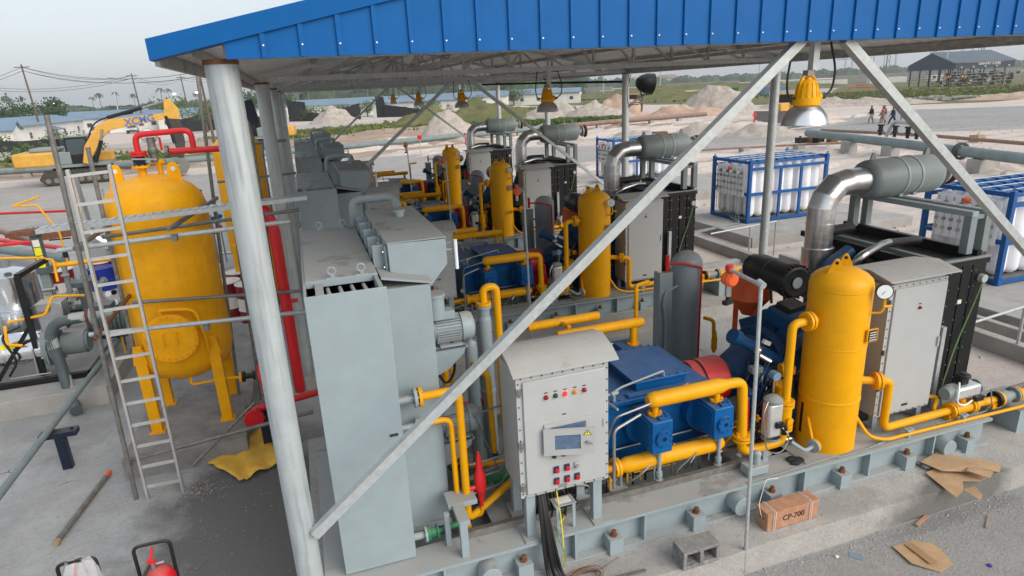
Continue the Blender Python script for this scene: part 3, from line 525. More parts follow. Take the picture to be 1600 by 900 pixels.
MB().tube([(2.9, 7.15, 1.78), (2.95, 6.95, 1.77)], .03, 8).tube([(2.62, 6.85, 1.4), (2.62, 6.85, 1.7), (2.75, 6.85, 1.66), (2.9, 6.8, 1.73)], .04, 12).build('down_leg', 'yellow_old', t)
MB().tube([(4.1, 7.3, .7), (4.1, 7.3, 2.0), (4.15, 7.4, 2.02), (4.4, 7.5, 2.02)], .03, 10, .04).build('riser', 'yellow_old', t)
MB().tube([(2.3, 7.2, 1.0), (2.3, 7.2, 1.5), (2.8, 7.2, 1.55), (3.6, 7.2, 1.5)], .014, 8).tube([(2.8, 6.95, 1.42), (3.9, 6.95, 1.44)], .014, 8).build('tubing', 'tubing', t)
MB().tube([(3.6, 7.35, 1.15), (4.05, 7.35, 1.2), (4.08, 7.35, 1.0)], .05, 12).build('red_pipe', 'pipered', t)
t = U('deck_tubing', 'tangle of thin tubes and small valves on the deck of the {r}', 'tubing', (3.4, 5.2, .6), 'deck tubing', 2); rd = random.Random(8)
for i in range(30):
    x, y = rd.uniform(2.3, 4.9), rd.uniform(5.05, 5.4); MB().tube([(x, y, .62), (x, y, rd.uniform(.68, 1.0)), (x+rd.uniform(-.5, .5), y+rd.uniform(-.05, .05), rd.uniform(.66, 1.05)), (x+rd.uniform(-.5, .5), y+.1, .64)], rd.uniform(.006, .016), 6, .04).build('tube', rd.choice(['steel', 'tube_old', 'rubber', 'grey', 'yellow_old', 'rubber']), t)
for i in range(12):
    x, y, z = rd.uniform(3.9, 4.9), rd.uniform(4.95, 5.35), rd.uniform(.7, 1.15); MB().cyl((x, y, z-.03), (x, y, z+.05), .022, 8).cyl((x-.04, y, z), (x+.04, y, z), .016, 8).build('small_valve', rd.choice(['steel', 'black', 'yellow', 'grey']), t)
# ---- coupling guard
t = U('coupling_guard', 'round red coupling guard between blue compressor and engine on the {r}', 'guard', (4.2, 5.9, .9), 'red coupling guards')
MB().cyl((4.0, 5.9, 1.24), (4.11, 5.9, 1.24), .27, 36).cyl((4.14, 5.9, 1.24), (4.44, 5.9, 1.24), .275, 36).build('shell', 'red', t, .004)
MB().cyl((4.08, 5.9, 1.24), (4.2, 5.9, 1.24), .262, 36).build('slot', 'black', t); MB().box(4.02, 4.42, 5.72, 6.08, .45, 1.05).build('base', 'red', t)
# ---- gas engine
t = U('gas_engine', 'dark blue gas engine with manifold pipes and hoses on the {r}', 'engine', (5.2, 6.0, .65), 'blue gas engines')
MB().cyl((4.46, 5.92, 1.2), (4.56, 5.92, 1.2), .25, 32).cyl((4.56, 5.92, 1.22), (5.0, 5.92, 1.25), .24, 32, .42).cyl((5.0, 5.92, 1.25), (5.12, 5.92, 1.25), .52, 40).build('flywheel_housing', 'engineblue', t, .006)
m = MB()
for i in range(26):
    a = 2*pi*i/26; m.cyl((4.98, 5.92+cos(a)*.49, 1.25+sin(a)*.49), (5.0, 5.92+cos(a)*.49, 1.25+sin(a)*.49), .012, 6)
stuff(m.build('housing_bolts', 'engineblue', t))
MB().box(5.1, 6.35, 5.55, 6.35, .7, 1.55).build('block', 'engineblue', t, .03)
for y in (5.62, 6.22): MB().obox((5.72, y, 1.62), (1.2, .36, .34), 0, radians(28 if y < 6 else -28)).build('cylinder_head', 'engineblue', t, .02)
MB().box(5.15, 6.3, 5.82, 6.1, 1.6, 1.95).build('intake_manifold', 'engineblue', t, .05)
MB().obox((5.35, 5.75, 1.92), (.5, .42, .22), .2, .2).build('intercooler', 'engineblue', t, .04)
MB().obox((5.3, 5.75, 2.05), (.3, .2, .12), .2, .25).build('black_box', 'black', t, .01)
MB().cyl((4.35, 5.5, 1.92), (5.02, 5.45, 1.48), .065, 16).cyl((4.3, 5.5, 1.95), (4.38, 5.5, 1.9), .09, 16).cyl((4.98, 5.45, 1.51), (5.05, 5.45, 1.46), .085, 16).build('oil_cooler', 'engineblue', t)
MB().obox((4.75, 5.47, 1.80), (.1, .04, .05), 0, 0, .5).build('sticker', 'sticker', t)
for i in range(4): MB().tube([(4.6+.12*i, 5.45, 1.1), (4.62+.1*i, 5.4, 1.35+.03*i), (4.85+.08*i, 5.46, 1.62-.04*i)], .016, 8).build('hose', 'rubber' if i % 2 else 'engineblue', t)
for i in range(3): MB().tube([(5.0+.05*i, 5.38, .95), (5.0+.05*i, 5.38, 1.35), (4.9, 5.42, 1.45)], .011, 8).build('oil_line', 'tube_old', t)
for i in range(5):
    x = 4.55+.16*i; MB().obox((x, 5.5+.03*i, 1.15), (.12, .2, .22), .1*i, .2).build('accessory', 'engineblue', t, .02)
MB().lathe([(0, 0), (.08, 0), (.09, .03), (.05, .06), (.05, .12), (0, .12)], (4.9, 5.25, .98), (0, 0, 1), 16).build('breather', 'black', t)
MB().sphere((4.6, 5.42, 1.75), .06, 12, (1, .8, .8)).cyl((4.6, 5.4, 1.7), (4.72, 5.35, 1.62), .03, 8).build('sensor', 'steel', t)
for i in range(6):
    MB().tube([(4.5+.1*i, 5.38, .9+.05*i), (4.65+.12*i, 5.3, 1.25+.07*i), (5.1, 5.4+.05*i, 1.5+.05*i)], .008, 6, .12).build('wiring', 'rubber', t)
MB().box(5.15, 6.3, 5.5, 6.4, .45, .7).build('oil_pan', 'engineblue', t, .02)
re_ = random.Random(31)
for i in range(22):
    x = re_.uniform(4.5, 5.5); y = 5.92-sqrt(max(.02, .45**2-(x-5.0)**2*.5))-re_.uniform(.02, .1); z = re_.uniform(.8, 1.5)
    MB().tube([(x, y, z), (x+re_.uniform(-.15, .15), y-.05, z+re_.uniform(.1, .3)), (x+re_.uniform(.1, .4), y+re_.uniform(0, .15), z+re_.uniform(.15, .5)), (x+re_.uniform(.2, .5), 5.7, z+re_.uniform(.2, .6))], re_.uniform(.006, .018), 7, .08).build('small_line', re_.choice(['rubber', 'engineblue', 'tube_old', 'engineblue', 'steel']), t)
for i in range(16):
    x = re_.uniform(4.6, 6.2); MB().obox((x, 5.52+re_.uniform(-.05, .05), re_.uniform(.9, 1.5)), (re_.uniform(.06, .2), .1, re_.uniform(.05, .16)), re_.uniform(-.4, .4)).build('fitting', re_.choice(['engineblue', 'engineblue', 'black', 'grey_dark']), t, .008)
MB().tube([(6.0, 5.9, 1.9), (6.15, 6.1, 2.1), (6.3, 6.3, 2.25), (6.7, 6.3, 2.45)], .09, 12).build('turbo_duct', 'engineblue', t)
t = U('air_filter', 'large black cylindrical air filter above the engine of the {r}', 'air filter', (5.5, 6.2, 2.1), 'black air filters')
_o = (5.47, 5.86, 2.30); _x = (.06, 1, -.015)
MB().lathe([(0, .0), (.07, 0), (.07, .012), (.10, .012), (.17, .0), (.2, .02), (.215, .05), (.215, .13), (.2, .135), (.2, .42), (.207, .425), (.207, .45), (.2, .455), (.2, .72), (.17, .76), (.17, .86), (.12, .9), (0, .9)], _o, _x, 36).build('canister', 'black', t)
m = MB()
for i in range(24):
    a = 2*pi*i/24; m.obox((_o[0]+cos(a)*.21, _o[1]+.04, _o[2]+sin(a)*.21), (.02, .08, .012), 0, 0, -a)
stuff(m.build('end_ribs', 'black', t)); MB().cyl((5.47, 5.858, 2.30), (5.47, 5.85, 2.30), .07, 20).build('end_badge', 'grey_dark', t)
MB().tube([(5.5, 6.1, 2.12), (5.45, 6.0, 1.95)], .018, 8).tube([(5.55, 6.4, 2.12), (5.5, 6.3, 1.9)], .018, 8).build('bracket', 'black', t)
MB().lathe([(0, 0), (.1, 0), (.13, .05), (.13, .25), (.1, .3)], (5.78, 6.3, 2.1), (.5, .3, .2), 18).build('intake_elbow', 'grey_dark', t)
t = U('oil_tank', 'orange red funnel shaped oil tank standing behind the engine of the {r}', 'tank', (5.55, 7.0, .9), 'orange oil tanks', 2)
MB().lathe([(0, .98), (.16, .98), (.27, .92), (.28, .66), (.29, .64), (.28, .62), (.12, .42), (.1, .38), (0, .38)], (5.72, 7.0, 1.12), (0, 0, 1), 24).build('vessel', 'orange', t)
for a in (.6, 2.6, 4.6): MB().obox((5.72+cos(a)*.17, 7.0+sin(a)*.17, 1.35), (.07, .03, .75), a).build('leg', 'orange', t)
# ---- separator vessel
t = U('separator_vessel', 'tall yellow upright pressure vessel with two lifting lugs and gauge on the {r}', 'pressure vessel', (5.28, 5.03, .66), 'yellow separator vessels')
Y_ = 'yellow'
MB().lathe([(0, 2.745), (.08, 2.74), (.17, 2.715), (.25, 2.67), (.3, 2.62), (.315, 2.56), (.315, 1.28), (.321, 1.275), (.321, 1.255), (.315, 1.25), (.315, .662), (0, .662)], (5.28, 5.03, 0), (0, 0, 1), 48).build('shell', Y_, t)
for (x, y, r_) in ((5.14, 4.98, -.7), (5.38, 5.1, -.7)):
    b = MB().prism([(-.1, 0), (.1, 0), (.032, .16), (.02, .185), (0, .195), (-.02, .185), (-.032, .16)], 'y', -.012, .012)
    c, s_ = cos(r_), sin(r_); z0 = 2.66
    MB().add([(x+v[0]*c-v[1]*s_, y+v[0]*s_+v[1]*c, z0+v[2]) for v in b.v], b.f).build('lifting_lug', Y_, t, .003)
    MB().cyl((x-.0135*.64, y-.0135*.77, z0+.15), (x+.0135*.64, y+.0135*.77, z0+.15), .018, 12).build('lug_hole', 'black', t)
MB().lathe([(.3155, 1.9), (.3185, 1.897), (.3185, 1.889), (.3155, 1.886)], (5.28, 5.03, 0), (0, 0, 1), 40).lathe([(.3155, 2.535), (.3185, 2.532), (.3185, 2.524), (.3155, 2.521)], (5.28, 5.03, 0), (0, 0, 1), 40).build('weld_seam', Y_, t)
ga = MB().cyl((5.44, 4.63, 2.55), (5.46, 4.66, 2.55), .082, 28).build('pressure_gauge', 'black', t)
MB().cyl((5.437, 4.626, 2.55), (5.44, 4.631, 2.55), .073, 28).build('dial', 'dial', ga)
MB().bar((5.40, 4.6240, 2.525), (5.47, 4.6240, 2.575), .004, .002).build('needle', 'ink', ga)
MB().tube([(5.48, 4.655, 2.52), (5.48, 4.65, 2.36), (5.46, 4.66, 2.31), (5.4, 4.72, 2.3)], .012, 8, .03).cyl((5.47, 4.65, 2.38), (5.56, 4.63, 2.38), .014, 8).build('gauge_pipe', Y_, t)
n_ = MB().box(5.36, 5.5, 4.695, 4.715, 1.98, 2.12).build('nameplate_bracket', Y_, t); MB().box(5.375, 5.485, 4.69, 4.695, 1.99, 2.11).build('nameplate', 'ink', n_)
for i in range(4): MB().box(5.385, 5.475, 4.688, 4.69, 2.0+.027*i, 2.008+.027*i).build('nameplate_line', 'sticker', n_)
MB().add([(5.28+.3165*cos(radians(a_)), 5.03+.3165*sin(radians(a_)), z_) for z_ in (.82, 1.19) for a_ in (-192, -188, -184)], [(0, 1, 4, 3), (1, 2, 5, 4)]).build('skirt_slot', 'black', t)
MB().tube([(4.97, 4.98, 1.05), (4.93, 4.85, .85)], .018, 8).flange((4.9, 4.78, .82), (1, .3, 0), .075, .02, 6).build('drain_flange', Y_, t); MB().flange((4.875, 4.77, .82), (1, .3, 0), .075, .02, 6).tube([(4.87, 4.77, .82), (4.75, 4.75, .80), (4.65, 4.85, .88)], .022, 8).build('drain_valve', G, t)
MB().cyl((4.93, 5.3, 1.5), (4.99, 5.25, 1.5), .05, 12).flange((4.86, 5.32, 1.5), (1, -.3, 0), .08, .03, 6).build('side_nozzle', Y_, t)
MB().cyl((4.82, 5.25, .9), (4.82, 5.25, 1.35), .07, 16).flange((4.82, 5.25, 1.36), (0, 0, 1), .1, .03, 6).build('side_pot', Y_, t)
# outlet pipe from vessel running to the right end
t = U('outlet_pipe', 'yellow outlet pipe with flanged ball valve along the right end of the {r}', 'pipe', (6.8, 4.85, .7), 'yellow outlet pipes')
MB().cyl((5.58, 4.95, 1.4), (5.78, 4.87, 1.38), .045, 16).build('nozzle', Y_, t); flangepair(t, (5.79, 4.865, 1.38), Vector((.93, -.37, 0)).normalized(), .1, Y_, Y_)
MB().tube([(5.80, 4.86, 1.38), (5.94, 4.84, 1.36), (5.95, 4.85, .75), (6.98, 4.85, .76)], .046, 18, .1).build('pipe', Y_, t)
flangepair(t, (7.0, 4.85, .76), (1, 0, 0), .095, Y_, Y_); MB().cyl((7.02, 4.85, .76), (7.32, 4.85, .755), .07, 18).cyl((7.16, 4.85, .8), (7.16, 4.85, .88), .04, 12).build('valve_body', Y_, t); flangepair(t, (7.33, 4.85, .755), (1, 0, 0), .09, Y_, Y_)
MB().cyl((7.34, 4.85, .755), (7.74, 4.85, .75), .045, 14).build('pipe', Y_, t); flangepair(t, (7.76, 4.85, .75), (1, 0, 0), .1, Y_, 'black')
MB().cyl((7.79, 4.85, .75), (7.92, 4.85, .75), .085, 20).cyl((7.92, 4.85, .75), (8.04, 4.85, .75), .06, 16).flange((8.05, 4.85, .75), (1, 0, 0), .1, .03, 8).build('check_valve', 'grey_dark', t)
MB().flange((8.09, 4.85, .75), (1, 0, 0), .1, .03, 8).tube([(8.1, 4.85, .75), (8.3, 4.87, .74), (8.8, 5.1, .7)], .045, 14).build('end_pipe', Y_, t)
for x in (6.93, 7.65): MB().box(x, x+.16, 4.8, 4.9, .652, .72).build('saddle', Y_, t)
MB().tube([(5.5, 4.84, 1.02), (5.62, 4.74, .78), (5.85, 4.71, .70), (6.2, 4.71, .70), (8.0, 4.71, .66), (8.6, 4.75, .66)], .02, 12, .1).build('drain_line', Y_, t)
for x in (6.2, 7.05): MB().box(x-.02, x+.02, 4.70, 4.74, .652, .76).box(x-.045, x+.045, 4.695, 4.745, .735, .76).build('clip_post', G, t)
MB().tube([(5.6, 4.70, .67), (6.3, 4.78, .675), (7.5, 4.78, .67), (7.55, 4.76, .78), (7.55, 4.8, .95)], .008, 6).tube([(3.95, 4.67, .66), (4.1, 4.665, .67), (4.2, 4.665, .665), (5.1, 4.668, .70), (5.15, 4.668, .67), (5.75, 4.7, .67)], .008, 6).build('instrument_line', 'grey_dark', t)
MB().tube([(6.75, 5.05, .9), (6.95, 5.0, .88), (6.85, 4.95, .76), (6.85, 4.9, .7)], .024, 10).build('bent_pipe', 'yellow_old', t)
# ---- pneumatic actuators
t = U('valve_actuator', 'upright silver pneumatic valve actuator beside the yellow valve on the {r}', 'actuator', (4.42, 4.95, .9), 'silver pneumatic actuators', 3)
MB().box(4.34, 4.52, 4.86, 5.0, .97, 1.38).build('barrel', 'alum', t, .03); MB().lathe([(.0, .07), (.06, .065), (.1, .03), (.1, 0)], (4.43, 4.93, 1.38), (0, 0, 1), 20).build('end_cap', 'grey_dark', t); MB().lathe([(.0, -.06), (.06, -.055), (.1, -.03), (.1, 0)], (4.43, 4.93, .97), (0, 0, 1), 20).build('end_cap', 'grey_dark', t)
MB().box(4.5, 4.56, 4.84, 4.9, 1.06, 1.12).cyl((4.54, 4.85, 1.0), (4.54, 4.85, 1.1), .03, 12).box(4.42, 4.5, 4.83, 4.86, 1.1, 1.17).build('solenoid', 'black', t, .004)
MB().tube([(4.5, 4.85, 1.1), (4.58, 4.8, 1.0), (4.5, 4.8, .8), (4.3, 4.82, .85), (4.24, 4.85, 1.3), (4.32, 4.88, 1.42)], .007, 6, .1).build('air_line', 'steel', t)
MB().lathe([(0, 0), (.03, 0), (.045, .06), (.04, .3), (.03, .32), (.028, .42), (0, .44)], (4.24, 5.12, .95), (0, 0, 1), 14).build('relief_valve', 'red', t)
t = U('flow_actuator', 'horizontal silver pneumatic actuator on top of the yellow outlet valve of the {r}', 'actuator', (7.16, 4.85, .88), 'horizontal silver actuators')
MB().box(6.98, 7.4, 4.8, 4.98, .9, 1.05).build('barrel', 'alum', t, .03); MB().cyl((6.9, 4.89, .975), (6.98, 4.89, .975), .075, 18, .095).build('end_cap', 'grey_dark', t); MB().cyl((7.4, 4.89, .975), (7.47, 4.89, .975), .095, 18, .075).build('end_cap', 'grey_dark', t)
MB().box(7.12, 7.24, 4.86, 4.96, 1.05, 1.14).cyl((7.18, 4.9, 1.14), (7.18, 4.9, 1.18), .08, 14).cyl((7.18, 4.9, 1.18), (7.18, 4.9, 1.2), .045, 14).build('limit_switch', 'black', t, .01)
MB().tube([(7.08, 4.86, 1.1), (6.98, 4.78, 1.05), (6.95, 4.76, .9), (7.1, 4.76, .84), (7.25, 4.79, .87)], .01, 8, .08).build('air_line', 'lens', t); MB().box(7.26, 7.38, 4.75, 4.8, .86, .92).build('solenoid', 'black', t)
t = U('junction_box', 'small grey junction box with cylindrical gauge standing on the front edge of the {r}', 'junction box', (4.14, 4.78, .7), 'grey junction boxes', 3)
MB().box(4.02, 4.26, 4.72, 4.88, .67, .77).build('box', G, t, .01); MB().lathe([(.045, 0), (.045, .03), (.04, .03), (.04, .1), (.045, .1), (.045, .13), (.02, .15), (0, .15)], (4.16, 4.8, .77), (0, 0, 1), 16).build('gauge_body', G, t)
t = U('transmitter', 'round light blue pressure transmitter head by the yellow riser, {r}', 'transmitter', (4.55, 5.05, 1.3), 'blue transmitters', 2)
MB().cyl((4.52, 5.0, 1.62), (4.52, 5.08, 1.62), .05, 16).build('head', 'bluesheet', t); MB().cyl((4.52, 5.04, 1.3), (4.52, 5.04, 1.58), .014, 8).build('stem', 'steel', t)
# ---- right hand instrument cabinet
t = U('instrument_cabinet', 'tall pale grey cabinet with one red lamp between vessel and radiator on the {r}', 'cabinet', (6.35, 5.2, .65), 'tall pale instrument cabinets')
MB().box(5.95, 6.77, 5.0, 5.46, .82, 2.43).build('body', CB, t, .006); MB().box(5.94, 6.78, 4.985, 4.999, .81, 2.44).build('front_frame', CB, t, .003)
d = MB().box(6.0, 6.765, 4.965, 4.984, .84, 2.39).build('door', CB, t, .006)
m = MB()
for i in range(9):
    for z in (.825, 2.415): m.cyl((5.97+i*.096, 4.985, z), (5.97+i*.096, 4.977, z), .0065, 6)
for i in range(15): m.cyl((5.962, 4.985, .88+i*.105), (5.962, 4.977, .88+i*.105), .0065, 6)
stuff(m.build('bolts', 'ink', t))
for z in (1.2, 1.65, 2.25): MB().box(5.93, 5.97, 4.955, 4.985, z-.03, z+.03).build('hinge', 'steel', d)
MB().lathe([(.02, 0), (.02, .012), (.014, .014), (.012, .026), (0, .03)], (6.38, 4.965, 2.13), (0, -1, 0), 14).build('indicator_lamp', 'lamp_red', d); MB().box(6.36, 6.40, 4.962, 4.965, 2.17, 2.18).build('lamp_tag', 'ink', d)
MB().box(6.33, 6.42, 4.962, 4.965, .9, .93).build('nameplate', 'ink', d); MB().box(6.73, 6.75, 4.945, 4.965, 1.6, 1.72).build('handle', CB, d)
MB().prism([(4.9, 2.50), (4.9, 2.515), (5.2, 2.585), (5.52, 2.535), (5.52, 2.52), (5.2, 2.57)], 'x', 5.84, 6.86).build('rain_roof', CB, t); MB().prism([(5.0, 2.43), (5.0, 2.52), (5.2, 2.565), (5.46, 2.52), (5.46, 2.43)], 'x', 6.0, 6.74).build('roof_gable', CB, t)
for (x, y) in ((5.98, 5.02), (6.66, 5.02), (5.98, 5.38), (6.66, 5.38)): MB().box(x, x+.07, y, y+.06, .45, .82).build('leg', G, t)
# ---- radiator
t = U('radiator', 'tall black radiator unit with bolted side frame at the right end of the {r}', 'radiator', (7.2, 6.2, .65), 'black radiators')
K = 'black'
MB().box(6.95, 7.65, 5.3, 7.3, .66, 2.42).build('core', K, t, .01)
for i, (x0, x1) in enumerate(((6.86, 7.06), (7.08, 7.3), (7.32, 7.47), (7.49, 7.7))): MB().box(x0, x1, 5.22, 5.3, .66, 2.42).build('end_channel', K, t, .006)
MB().box(6.86, 7.72, 5.2, 5.36, 2.425, 2.49).build('top_rail', K, t, .004); MB().box(6.86, 7.72, 5.19, 5.23, 2.5, 2.52).build('top_strip', 'grey_dark', t)
MB().box(7.62, 7.7, 5.3, 7.35, 2.425, 2.56).build('side_rail', K, t); MB().box(6.84, 6.9, 5.3, 7.35, 2.425, 2.5).build('side_rail', K, t); MB().box(7.05, 7.12, 5.36, 7.3, 2.45, 2.5).build('inner_rail', 'grey_dark', t)
m = MB()
for x in (6.9, 7.05, 7.12, 7.28, 7.45, 7.52, 7.68):
    for i in range(9): m.cyl((x, 5.22, .75+i*.2), (x, 5.208, .75+i*.2), .010, 6)
stuff(m.build('bolts', 'chrome', t))
MB().cyl((6.95, 6.3, 1.6), (6.8, 6.3, 1.6), .75, 36).build('fan_shroud', K, t); MB().cyl((6.86, 6.3, 1.6), (6.78, 6.3, 1.6), .12, 16).build('fan_hub', K, t)
MB().tube([(6.9, 5.9, 2.62), (6.6, 5.75, 2.66), (6.15, 5.62, 2.6), (6.1, 5.8, 2.3)], .05, 14).build('coolant_pipe', 'chrome', t)
MB().tube([(7.5, 6.0, 2.56), (6.85, 5.88, 2.62)], .056, 12).build('rubber_hose', 'rubber', t); MB().tube([(7.3, 6.9, 2.58), (6.7, 6.8, 2.6), (6.6, 6.8, 2.2), (6.6, 6.8, 1.6)], .075, 12).build('rubber_hose', 'rubber', t)
MB().cyl((7.6, 5.2, 2.25), (7.6, 5.14, 2.25), .05, 14).build('lamp_socket', 'cabinet', t); MB().tube([(7.6, 5.16, 2.2), (7.55, 5.19, 1.9), (7.35, 5.18, 1.4), (7.2, 5.15, .9), (7.1, 5.05, .7)], .009, 6, .2).build('cable', 'wire_green', t)
MB().box(7.3, 7.36, 5.205, 5.218, 1.95, 2.0).build('label_plate', 'sticker', t)
MB().box(7.02, 7.08, 5.12, 5.18, .66, 1.72).build('cable_channel', 'galv_tube', t)
t = U('silencer_stand', 'grey portal frame of square posts carrying the silencer over the {r} radiator', 'stand', (7.6, 6.2, 2.5), 'grey silencer stands')
for x in (7.48, 7.72):
    MB().box(x-.05, x+.05, 5.3, 5.4, 2.53, 2.98).build('post', 'grey_dark', t, .004); MB().box(x-.05, x+.05, 7.0, 7.1, 2.56, 2.98).build('post', 'grey_dark', t, .004)
    MB().box(x-.05, x+.05, 5.298, 7.102, 2.983, 3.05).build('beam', 'grey', t, .004)
for y in (5.35, 7.05): MB().box(7.535, 7.665, y-.03, y+.03, 2.95, 3.0).build('tie', 'grey_dark', t)
t = U('exhaust_silencer', 'grey cylindrical exhaust silencer with two straps above the {r}', 'silencer', (7.7, 6.6, 3.3), 'grey exhaust silencers')
MB().lathe([(.2, 0), (.22, .01), (.25, .04), (.262, .09), (.262, 1.12), (.25, 1.18), (.2, 1.23), (.12, 1.26), (.1, 1.3)], (7.12, 6.62, 3.30), (1, 0, 0), 40).cyl((7.12, 6.62, 3.3), (7.13, 6.62, 3.3), .2, 40).build('shell', 'grey_dark', t)
for x in (7.62, 7.86): MB().lathe([(.263, 0), (.27, 0), (.27, .04), (.263, .04)], (x, 6.62, 3.3), (1, 0, 0), 36).box(x-.01, x+.05, 6.45, 6.79, 3.052, 3.10).build('strap', G, t)
for x in (7.25, 8.2): MB().prism([(-.05, 0), (.05, 0), (.02, .1), (-.02, .1)], 'y', -.01, .01).v; MB().prism([(x-.05, 3.55), (x+.05, 3.55), (x+.02, 3.65), (x-.02, 3.65)], 'y', 6.61, 6.63).build('lifting_lug', 'grey_dark', t)
MB().cyl((8.4, 6.62, 3.3), (8.56, 6.62, 3.3), .1, 20).cyl((8.5, 6.62, 3.3), (8.53, 6.62, 3.3), .165, 28).build('outlet', 'cabinet', t); MB().lathe([(.1, 0), (.185, 0), (.185, .03), (.1, .03)], (8.6, 6.62, 3.3), (1, 0, 0), 28).cyl((8.55, 6.62, 3.3), (8.62, 6.62, 3.3), .13, 20).build('outlet_flange', 'rust', t)
t = U('exhaust_pipe', 'shiny aluminium clad exhaust pipe bending up from the engine of the {r}', 'exhaust pipe', (6.4, 6.62, 2.1), 'shiny exhaust pipes')
X0, Z1 = 6.47, 3.3; m = MB(); pts = [(X0, Z1-.32), (X0+.03, Z1-.18), (X0+.15, Z1-.05), (X0+.32, Z1), (7.12, Z1)]
MB().cyl((X0, 6.62, 2.42), (X0, 6.62, Z1-.3), .174, 28).build('riser', 'clad', t)
q = [Vector((X0, 6.62, Z1-.31)), Vector((X0+.05, 6.62, Z1-.17)), Vector((X0+.2, 6.62, Z1-.03)), Vector((X0+.36, 6.62, Z1)), Vector((7.13, 6.62, Z1))]
dirs = [Vector((0, 0, 1)), Vector((.5, 0, .9)), Vector((.85, 0, .5)), Vector((1, 0, 0)), Vector((1, 0, 0))]
for i in range(4):
    vs = []
    for p, d_ in ((q[i], dirs[i].normalized()), (q[i+1], dirs[i+1].normalized())):
        c = Vector((d_.z, 0, -d_.x)); vs += [p + (c*cos(2*pi*k/24) + Vector((0, 1, 0))*sin(2*pi*k/24))*.174 for k in range(24)]
    MB().add(vs, [(k, 24+k, 24+(k+1) % 24, (k+1) % 24) for k in range(24)], True).build('mitre_section', 'clad', t)
MB().lathe([(.174, 2.78), (.18, 2.78), (.18, 2.80), (.174, 2.8)], (X0, 6.62, 0), (0, 0, 1), 28).build('seam_band', 'clad', t)
MB().cyl((X0, 6.62, 2.2), (X0, 6.62, 2.46), .2, 28).build('lower_sleeve', 'clad', t); MB().lathe([(.19, 2.22), (.195, 2.1), (.18, 2.0), (.19, 1.9), (.15, 1.75)], (X0, 6.62, 0), (0, 0, 1), 24).build('wrapped_bellows', 'tape_grey', t)
# ---- blowdown vessel in the aisle behind the skid
t = U('blowdown_vessel', 'tall grey upright vessel with thin red side pipe standing behind the {r}', 'pressure vessel', (5.25, 8.1, .3), 'grey blowdown vessels')
MB().lathe([(0, 2.2), (.1, 2.19), (.18, 2.14), (.225, 2.07), (.235, 1.98), (.235, .32), (0, .32)], (5.42, 8.1, 0), (0, 0, 1), 36).build('shell', G, t)
MB().tube([(5.02, 8.0, 2.08), (5.25, 7.85, 2.08), (5.5, 7.83, 2.0), (5.5, 7.83, .9), (5.5, 7.83, .35)], .017, 8, .05).build('red_pipe', 'pipered', t)
MB().cyl((4.98, 7.95, 1.98), (4.98, 7.95, 2.22), .03, 12).build('red_valve', 'pipered', t)
MB().tube([(5.2, 8.0, 1.7), (4.95, 7.92, 1.66), (4.9, 7.9, 1.5), (4.95, 7.9, 1.2), (4.95, 7.9, .4)], .02, 8, .06).build('drain_pipe', G, t)
MB().prism([(4.86, 7.95), (5.08, 7.95), (5.08, 7.98), (4.89, 7.98), (4.89, 8.12), (4.86, 8.12)], 'z', .3, 1.95).build('channel_post', G, t)
MB().tube([(5.7, 8.0, 1.1), (5.85, 7.95, 1.05), (5.88, 7.95, .5)], .03, 10).lathe([(.045, .55), (.05, .6), (.045, .65), (.05, .7), (.045, .75), (.03, .85)], (5.88, 7.95, 0), (0, 0, 1), 12).build('yellow_hose', 'yellow_old', t)
# ---- gas detector pole
t = U('detector_pole', 'slim grey conduit pole carrying an orange gas detector in front of the {r}', 'detector pole', (3.6, 4.23, 0), 'gas detector poles')
MB().tube([(3.6, 4.2, 0), (3.57, 4.23, 3.0), (3.6, 4.75, 3.02)], .018, 10, .03).build('conduit', 'galv_tube', t); MB().cyl((3.57, 4.2, 3.0), (3.57, 4.27, 3.02), .032, 12).build('elbow', 'galv_tube', t)
MB().cyl((3.6, 4.70, 3.0), (3.6, 4.70, 3.06), .035, 12).build('red_union', 'pipered', t)
MB().lathe([(0, 0), (.05, 0), (.07, .02), (.07, .09), (.05, .11), (0, .11)], (3.6, 4.74, 2.93), (0, -1, 0), 18).sphere((3.6, 4.7, 2.93), .075, 14, (1.1, .8, .9)).build('detector_head', 'orange', t); MB().cyl((3.6, 4.7, 2.76), (3.6, 4.7, 2.87), .03, 12).build('sensor_cell', 'steel', t); MB().obox((3.6, 4.7, 2.7), (.1, .05, .04), .3).cyl((3.6, 4.7, 2.7), (3.6, 4.7, 2.78), .02, 8).build('sounder', 'black', t)
# ---- copies for the rows behind
DY = 6.05
for (t, lab, rows) in UN:
    for k in range(1, rows):
        c = dup(t, dy=DY*k); c['label'] = lab.replace('{r}', ROW[k])
